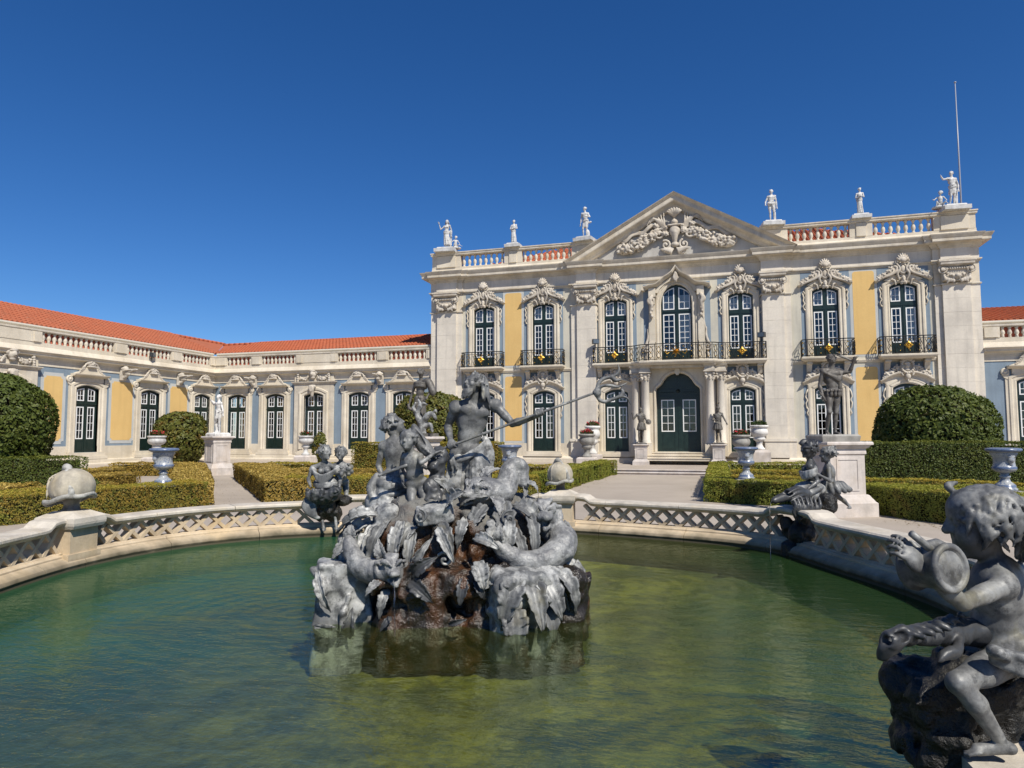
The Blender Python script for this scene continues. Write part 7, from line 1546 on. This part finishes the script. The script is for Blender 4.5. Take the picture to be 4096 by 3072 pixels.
# --- the nymph seen from behind
J = dict(pel=(-.62, .02, 1.33), nec=(-.62, .03, 1.735), head=(-.635, .05, 1.875), hf=(.80, .40, .45), hu=(-.42, -.05, .9), shR=(-.495, .0, 1.66), shL=(-.745, .03, 1.65), elL=(-.80, .06, 1.45), wrL=(-.72, -.02, 1.30), elR=(-.43, .16, 1.50), wrR=(-.33, .25, 1.42), hpR=(-.54, .03, 1.30), hpL=(-.70, .03, 1.30), knR=(-.5, .30, 1.25), knL=(-.82, .25, 1.22), anR=(-.5, .3, .9), anL=(-.85, .25, .9))
nym = thing('nymph_statue', 'lead sea nymph seen from behind, gazing up at the god', 'statue', F0, YAW)
S = Sculpt((-1.0, -.3, .80), (-.2, .55, 2.06), .0105); body(S, J, .20, .225, 'f', hair='bun', seed=42); hand(S, J['wrR'], (.5, .5, -.1), (0, 0, -1), .19, 1, .5)
S.rc((-.62, -.135, 1.36), (-.62, -.125, 1.66), .012, .016, .06, True); S.build('figure', M_lead, nym)
S = Sculpt((-1.2, -.5, .80), (-.28, .45, 1.48), .012)
S.ell((-.64, .02, 1.20), (.20, .19, .19)); S.ell((-.74, -.06, 1.08), (.17, .18, .15), k=.06); S.ell((-.52, .0, 1.08), (.16, .16, .16), k=.06)
g = np.random.default_rng(9)
for i in range(11): t = i/10; S.tube([A_(-.84+.05*t, -.02-.1*t, 1.33-.25*t), A_(-.72, -.17-.08*t, 1.30-.30*t), A_(-.60, -.20-.04*t, 1.26-.30*t+.05*math.sin(i)), A_(-.46, -.12, 1.30-.28*t)], [.018, .026+.008*math.sin(i*2), .03, .016], .010, 4)
S.tube([(-.70, -.22, 1.06), (-.82, -.25, 1.00), (-.92, -.24, .98), (-.98, -.25, .93), (-1.02, -.26, .86), (-1.03, -.26, .82)], [.05, .05, .04, .035, .02, .01]); S.tube([(-.60, -.24, 1.1), (-.7, -.27, 1.02), (-.8, -.26, .96)], [.04, .045, .02]); S.tube([(-.78, -.1, 1.36), (-.83, -.14, 1.24), (-.80, -.2, 1.12)], [.03, .045, .03]); S.build('drapery', M_leadp, nym)
S = Sculpt((-.75, -.5, 1.32), (-.38, -.34, 1.52), .009); S.rc((-.70, -.42, 1.378), (-.43, -.42, 1.475), .014, .017); S.build('rod', M_leadp, nym)
# --- the child before the god
J = dict(pel=(-.335, -.36, 1.29), nec=(-.385, -.38, 1.595), head=(-.42, -.41, 1.715), hf=(-.30, -1, .18), hu=(-.12, -.02, 1), shR=(-.455, -.36, 1.55), shL=(-.305, -.385, 1.555), elR=(-.50, -.30, 1.42), wrR=(-.47, -.40, 1.33), elL=(-.275, -.53, 1.50), wrL=(-.165, -.44, 1.585), hpR=(-.39, -.36, 1.265), hpL=(-.285, -.36, 1.265), knR=(-.37, -.47, 1.11), knL=(-.25, -.46, 1.14), anR=(-.37, -.43, .95), anL=(-.19, -.40, .98), toR=(-.38, -.53, .93), toL=(-.15, -.48, .95))
boy = thing('child_statue', 'lead sea child stretching an arm towards the god in front of the nymph', 'statue', F0, YAW)
S = Sculpt((-.70, -.75, .84), (.0, -.12, 1.86), .0095); putto(S, J, .148, .20, 43); hand(S, J['wrL'], (.75, .35, .3), (.2, -.3, -1), .16, 1, .7); hand(S, J['wrR'], (.1, -.5, -.6), (.3, 0, 0), .15, 1, .7); S.build('figure', M_lead, boy)
S = Sculpt((-.52, -.50, 1.50), (-.05, -.15, 1.95), .009); S.tube([(-.385, -.26, 1.86), (-.35, -.28, 1.76), (-.28, -.32, 1.66), (-.22, -.34, 1.60), (-.17, -.34, 1.57)], [.025, .055, .065, .05, .03]); S.tube([(-.375, -.32, 1.84), (-.33, -.34, 1.75), (-.27, -.38, 1.67)], [.012, .032, .02], .01, 4, True)
for i in range(6): S.tube([(-.3+.025*i, -.36, 1.68-.02*i), (-.27+.025*i, -.40, 1.645-.02*i)], .012, n=1)
S.build('conch', M_lead, boy)
S = Sculpt((-.42, -.62, .90), (.08, -.12, 1.68), .011)
for i in range(16): g = np.random.default_rng(500+i); t = i/15; S.ell((-.13-.03*t+g.uniform(-.04, .04), -.30+g.uniform(-.05, .05), 1.60-.55*t), g.uniform(.045, .08, 3), k=.02)
S.tube([(-.2, -.4, 1.28), (-.16, -.45, 1.15), (-.24, -.46, 1.0)], [.07, .08, .06]); S.rough(.016, .05, 7, 2); S.build('seaweed', M_leadd, boy)

# ------------------------------------------------------------------ groups on the parapet
def group_origin(i): p = PL[int(np.argmin(near(POOL[i])))]; return (p[0], p[1], 0)
G1 = group_origin(2); g1 = thing('nereid_statue', 'lead woman with a shell lap and dangling legs on the left parapet', 'statue', (-4.5, -24.65, 0), YAW)
J = dict(pel=(-.03, .05, .90), nec=(-.05, -.06, 1.30), head=(-.03, -.10, 1.475), hf=(.82, -.55, .05), hu=(.05, .05, 1), shR=(-.235, -.06, 1.215), shL=(.14, -.05, 1.215), elR=(-.31, -.10, 1.04), wrR=(-.215, -.28, .92), elL=(.235, -.10, 1.03), wrL=(.265, -.30, .91), hpR=(-.12, .02, .86), hpL=(.08, .02, .86), knR=(-.14, -.32, .80), knL=(.10, -.30, .78), anR=(-.02, -.27, .38), anL=(.20, -.24, .36), toR=(.05, -.36, .20), toL=(.24, -.34, .22))
S = Sculpt((-.5, -.62, .1), (.5, .35, 1.72), .0125); body(S, J, .205, .245, 'f', hair='bun', seed=51)
S.build('figure', M_lead, g1)
S = Sculpt((-.5, -.62, .1), (.5, .35, 1.35), .0125)
for i in range(7): t = i/6; S.tube([A_(-.25, -.08, 1.22), A_(-.18+.03*t, -.20, 1.16-.10*t), A_(-.04, -.235, 1.10-.12*t), A_(.1-.02*t, -.19, 1.16-.10*t), A_(.17, -.06, 1.22)], [.015, .02, .022, .015], .01, 4)
S.ell((-.24, -.06, 1.18), (.07, .07, .09)); S.ell((.16, -.05, 1.18), (.07, .07, .09)); S.ell((-.02, .02, .95), (.22, .17, .14))
for i in range(8): t = i/7; S.tube([A_(-.20, -.1, .98-.05*t), A_(-.1, -.22, .95-.05*t), A_(.05, -.22, .97-.06*t), A_(.2, -.1, .97-.05*t)], .022, .012, 4)
for i in range(9): t = i/8; S.tube([A_(-.25+.16*t, -.36, .76), A_(-.29+.18*t, -.40, .62-.05*t), A_(-.22+.13*t, -.40, .50-.06*t), A_(-.10+.06*t, -.38, .42)], [.025, .035, .035, .02], .012, 4)
S.build('drapery', M_leadp, g1)
S = Sculpt((-.45, -.72, .55), (.5, -.1, .98), .0125); S.ell((.02, -.36, .80), (.29, .20, .16)); S.ell((.02, -.34, .93), (.27, .19, .10), cut=True)
for i in range(9): a = math.radians(-150+37*i*.9); S.tube([(.02+.27*math.cos(a), -.36+.2*math.sin(a), .88), (.02+.22*math.cos(a), -.37+.18*math.sin(a), .74), (.02, -.38, .64)], [.035, .03, .02], .015, 3)
scroll(S, (.27, 0, .86), .09, 1.4, 1, 1.5, .025, -.5); S.rough(.012, .05, 3); S.build('shell', M_leadd, g1)
S = Sculpt((-.35, -.42, -.05), (.45, .3, .95), .016)
for i in range(12): g = np.random.default_rng(700+i); S.ell((g.uniform(-.05, .3), g.uniform(-.3, -.05), g.uniform(.15, .8)), g.uniform(.08, .15, 3), k=.04)
S.rough(.03, .09, 8, 2); S.build('mossy_support', M_rockd, g1)
c1 = thing('cherub_statue', 'lead cherub holding flowers behind the woman with the shell lap', 'statue', (-4.5, -24.65, 0), YAW)
J = dict(pel=(.20, .12, .96), nec=(.19, .08, 1.305), head=(.20, .055, 1.455), hf=(-.02, -1, .12), hu=(0, 0, 1), shR=(.09, .08, 1.25), shL=(.29, .08, 1.25), elR=(.10, -.06, 1.12), wrR=(.22, -.14, 1.14), elL=(.36, .0, 1.14), wrL=(.36, -.12, 1.18), hpR=(.13, .12, .92), hpL=(.27, .12, .92), knR=(.12, .05, .76), knL=(.3, .05, .76), anR=(.12, .12, .62), anL=(.32, .12, .62))
S = Sculpt((-.15, -.45, .55), (.62, .4, 1.66), .012); putto(S, J, .17, .235, 52)
for i in range(12): g = np.random.default_rng(750+i); S.ell((.33+g.uniform(-.09, .12), -.16+g.uniform(-.05, .05), 1.18+g.uniform(-.09, .11)), g.uniform(.025, .05, 3), k=.012)
S.build('figure', M_lead, c1)
# right parapet group
g2 = thing('nereid_statue', 'lead woman in profile with a shell spout on the right parapet', 'statue', (3.1, -24.25, 0), YAW)
J = dict(pel=(.08, .02, .98), nec=(.03, -.05, 1.375), head=(-.005, -.09, 1.545), hf=(-.95, -.25, .02), hu=(.12, .0, 1), shL=(-.03, -.19, 1.30), shR=(.11, .10, 1.30), elL=(.05, -.24, 1.10), wrL=(-.13, -.32, 1.00), elR=(.10, .16, 1.08), wrR=(-.06, .10, .98), hpR=(.08, .12, .93), hpL=(.06, -.08, .93), knR=(-.24, .02, .92), knL=(-.25, -.22, .90), anR=(-.16, -.1, .5), anL=(-.12, -.28, .46), toL=(-.17, -.37, .30), toR=(-.2, -.2, .3))
S = Sculpt((-.55, -.6, .15), (.5, .45, 1.80), .012); body(S, J, .205, .245, 'f', hair='bun', seed=53); S.tube([A_(.02, -.05, 1.64), A_(-.05, -.05, 1.665), A_(-.09, -.06, 1.63)], .03); S.build('figure', M_leadd, g2)
S = Sculpt((-.55, -.65, .35), (.5, .45, 1.42), .012)
for i in range(8): t = i/7; S.tube([A_(.12, .05, 1.32), A_(.02, -.23, 1.27-.06*t), A_(-.10, -.14, 1.22-.08*t), A_(-.06, .08, 1.22)], [.02, .024, .02], .012, 4)
S.ell((.02, -.03, .98), (.22, .2, .12)); S.ell((-.12, -.12, .88), (.22, .2, .12), k=.06)
for i in range(8): t = i/7; S.tube([A_(.12-.05*t, -.22, 1.02-.03*t), A_(-.05-.1*t, -.30, .95), A_(-.28+.05*t, -.32, .82-.05*t)], [.022, .03, .02], .012, 4)
for i in range(8): t = i/7; S.tube([A_(-.28+.35*t, -.36, .78), A_(-.24+.34*t, -.40, .66-.06*math.sin(i)), A_(-.14+.2*t, -.38, .52)], [.03, .045, .025], .014, 4)
S.ell((.02, -.3, .70), (.10, .09, .08)); S.ell((-.06, -.34, .60), (.12, .09, .08)); S.build('drapery', M_leadp, g2)
S = Sculpt((-.95, -.9, .4), (.1, -.1, 1.10), .0125); S.tube([(-.12, -.30, .92), (-.30, -.38, .96), (-.46, -.46, .93), (-.60, -.52, .89), (-.71, -.58, .865)], [.06, .085, .075, .055, .035]); S.ell((-.52, -.50, .97), (.13, .06, .04), np.array(Matrix.Rotation(.4, 3, 'Y')), .02, True)
for i in range(8): S.tube([(-.12, -.34, .98-.025*i), (-.32, -.46-.012*i, 1.02-.055*i), (-.50+.02*i, -.55, .96-.05*i)], [.014, .022, .010], .006, 4)
for i in range(7): S.tube([(-.42+.06*i, -.50, .90), (-.40+.055*i, -.56, .80-.02*(i % 3)), (-.43+.055*i, -.55, .70), (-.38+.05*i, -.53, .60-.03*(i % 2))], [.016, .026, .022, .008], .008, 4)
S.build('shell', M_leadd, g2)
S = Sculpt((-.6, -.6, -.1), (.3, .3, .95), .018)
for i in range(34): g = np.random.default_rng(800+i); S.ell((g.uniform(-.40, .10), g.uniform(-.42, .0), g.uniform(-.02, .80)), g.uniform(.07, .16, 3), k=.05)
S.rough(.03, .09, 8, 2); S.build('mossy_support', M_rockd, g2); jet(g2, [(-.75, -.62, .87), (-.79, -.65, .80), (-.80, -.66, .55), (-.805, -.66, .05)], .005)
c2 = thing('cherub_statue', 'lead cherub in a short kilt stepping up behind the woman with the spout', 'statue', (3.1, -24.25, 0), YAW)
J = dict(pel=(.37, .06, .985), nec=(.33, .06, 1.325), head=(.325, .045, 1.465), hf=(-.85, .45, .0), hu=(.1, 0, 1), shL=(.30, -.04, 1.265), shR=(.36, .16, 1.265), elL=(.26, -.15, 1.10), wrL=(.12, -.16, 1.18), elR=(.30, .26, 1.12), wrR=(.16, .24, 1.2), hpL=(.35, .0, .94), hpR=(.40, .13, .94), knL=(.215, -.06, .855), anL=(.30, -.06, .70), toL=(.20, -.12, .685), knR=(.53, .14, .83), anR=(.69, .18, .70), toR=(.62, .08, .69))
S = Sculpt((-.05, -.4, .58), (.95, .5, 1.68), .012); putto(S, J, .165, .225, 54); hand(S, J['wrL'], (-.8, 0, .35), (0, .9, 0), .15, 1, .5)
for i in range(14): a = 6.283*i/14; p = A_(.39+.13*math.cos(a), .06+.13*math.sin(a), 1.06); S.tube([p, p+A_(.03*math.cos(a)+.02, .03*math.sin(a), -.06), p+A_(.06*math.cos(a)+.05, .06*math.sin(a), -.12+.03*math.cos(a))], [.032, .036, .03], .016, 3)
S.build('figure', M_lead, c2)

# --- the near cherub seated on the right rim, seen from behind
cb = thing('cherub_statue', 'large lead cherub sitting on the near right rim with a round drum, seen from behind', 'statue', (3.2, -31.27, 0), YAW)
J = dict(pel=(.02, .06, .74), nec=(-.045, .03, 1.155), head=(-.085, .02, 1.335), hf=(-.90, .32, -.05), hu=(.04, -.02, 1), shL=(-.075, -.09, 1.065), shR=(.125, .10, 1.07), elL=(-.335, -.185, 1.005), wrL=(-.535, -.22, 1.165), elR=(.0, .34, 1.0), wrR=(-.25, .26, 1.05), hpL=(-.06, -.03, .70), hpR=(.06, .14, .70), knL=(-.36, -.155, .645), anL=(-.165, -.15, .375), toL=(-.305, -.13, .335), knR=(-.12, .30, .62), anR=(-.08, .26, .36))
S = Sculpt((-.85, -.5, .25), (.55, .62, 1.64), .0105); body(S, J, .235, .35, 'c', 1.18, hair='none', seed=55, child=True)
R = frame(J['hf'], J['hu']); c = np.array(J['head']); g = np.random.default_rng(60)
for i in range(330):
    z = g.uniform(-.6, .98); a = g.uniform(0, 6.283); s = math.sqrt(1-z*z); x, y = s*math.sin(a), -s*math.cos(a); px, py, pz = .39*x, -.06+.46*y, .14+.39*z
    if py > .25 or (py > .02 and pz < .08): continue
    p = c+R@(A_(px, py, pz)*.35); t = unit(np.cross(R@A_(x, y, z), g.normal(0, 1, 3))); pts = [p]
    for j in range(1, 4): pts.append(c+R@(A_(px*(1+.03*j), py*(1+.03*j), pz)*.35)+t*.024*j+A_(0, 0, -.022*j)+unit(R@A_(x, y, z))*(.010*math.sin(j*1.6)+.004))
    S.tube(pts, [.007, .0125, .0125, .005], .002, 3)
for i in range(9): a = -.8+.2*i; S.tube([c+R@(A_(.5*a, -.45, -.15)*.35), c+R@(A_(.55*a, -.55, -.38)*.35), c+R@(A_(.6*a+.08*math.sin(i), -.52, -.55)*.35)], [.03, .034, .018], .008, 4)
S.tube([c+R@(A_(.05, .30, .42)*.35), c+R@(A_(.1, .36, .52)*.35), c+R@(A_(.2, .22, .56)*.35)], [.012, .018, .008], .006)
hand(S, J['wrL'], (-.62, -.05, .75), (-.5, .65, .1), .27, -1, .95, .06)
S.build('figure', M_lead, cb)
S = Sculpt((-.5, -.45, .55), (.5, .5, .98), .0115)
for i in range(5): t = i/4; S.tube([A_(-.20, -.17, .775-.03*t), A_(-.08, -.20, .735-.035*t), A_(.08, -.16, .745-.04*t), A_(.24, -.02, .79-.04*t), A_(.3, .16, .78-.03*t)], [.018, .021, .024, .02], .006, 5)
S.tube([(-.20, -.18, .775), (-.22, -.20, .80), (-.19, -.22, .79), (-.16, -.2, .765)], [.018, .025, .024, .018], .008); S.tube([(-.16, -.185, .79), (-.08, -.21, .77), (.0, -.20, .765)], [.014, .024, .02], .008); S.build('sash', M_leadp, cb)
dr = MB(); dr.lathe([(.0, .0), (.062, .0), (.066, -.004), (.072, -.004), (.076, .004), (.082, .008), (.092, .008), (.10, .0), (.10, -.012), (.088, -.02), (.085, -.15), (.10, -.16), (.10, -.175), (0, -.178)], 40)
ax = unit((.35, -.92, .12)); Rd = frame((0, 0, 1), ax); Rd = np.array([Rd[:, 0], np.cross(ax, Rd[:, 0]), ax]).T; dr.V = [tuple(A_(-.425, -.26, 1.175)+Rd@np.array(v)*1.1) for v in dr.V]; dr.build('drum', M_lead, cb)
hn = MB(); hn.tube([(-.585, -.24, 1.325), (-.50, -.22, 1.262), (-.46, -.20, 1.235)], [.016, .018, .020], 10); hn.tube([(-.50, -.20, 1.265), (-.43, -.17, 1.265), (-.38, -.15, 1.25)], [.02, .028, .02], 8); hn.build('pipe', M_lead, cb)
S = Sculpt((-.95, -.62, .60), (.1, .3, 1.0), .011); S.tube([(.0, .06, .80), (-.20, .02, .825), (-.38, -.08, .85), (-.54, -.18, .865), (-.66, -.25, .875), (-.74, -.29, .87)], [.06, .062, .055, .042, .040, .034]); S.ell((-.64, -.24, .91), (.025, .03, .02)); S.tube([(-.66, -.28, .885), (-.84, -.33, .865)], .020, n=1, k=.015, cut=True); S.tube([(-.66, -.25, .85), (-.74, -.28, .825), (-.755, -.28, .80)], [.026, .022, .012])
for i in range(7): S.tube([(-.22-.06*i, -.06-.04*i, .89), (-.26-.06*i, -.04-.035*i, .92-.004*i), (-.21-.06*i, .0-.03*i, .885)], [.010, .016, .009], .010)
S.tube([(-.30, -.10, .83), (-.36, -.17, .80), (-.44, -.22, .79), (-.50, -.25, .765)], [.018, .022, .02, .008]); S.rough(.012, .06, 3, 2); S.build('fish_spout', M_leadd, cb)
S = Sculpt((-.80, -.55, -.35), (.45, .62, .80), .016)
S.bx((-.14, .20, .38), (.30, .20, .23), np.array(Matrix.Rotation(.3, 3, 'Z')), .08); S.bx((-.20, .15, .16), (.16, .15, .40), np.array(Matrix.Rotation(-.16, 3, 'Y')), .04, .06); S.bx((-.14, .12, -.05), (.18, .15, .4), rad=.04, k=.06); S.bx((-.36, .02, .55), (.10, .08, .05), np.array(Matrix.Rotation(.3, 3, 'Y')), .02, .05); S.ell((-.1, .14, .60), (.25, .2, .12), k=.08)
S.rough(.055, .14, 4, 3)
S.rough(.02, .06, 14, 2)
S.build('dark_rock', M_rockd, cb)
lg = MB(); lg.hprism([(-.40, -.55), (.75, -.55), (.75, .5), (.0, .5), (-.30, -.05)], -.4, .29); lg.build('ledge_stone', M_poolcap, cb)
bpy.context.view_layer.update()
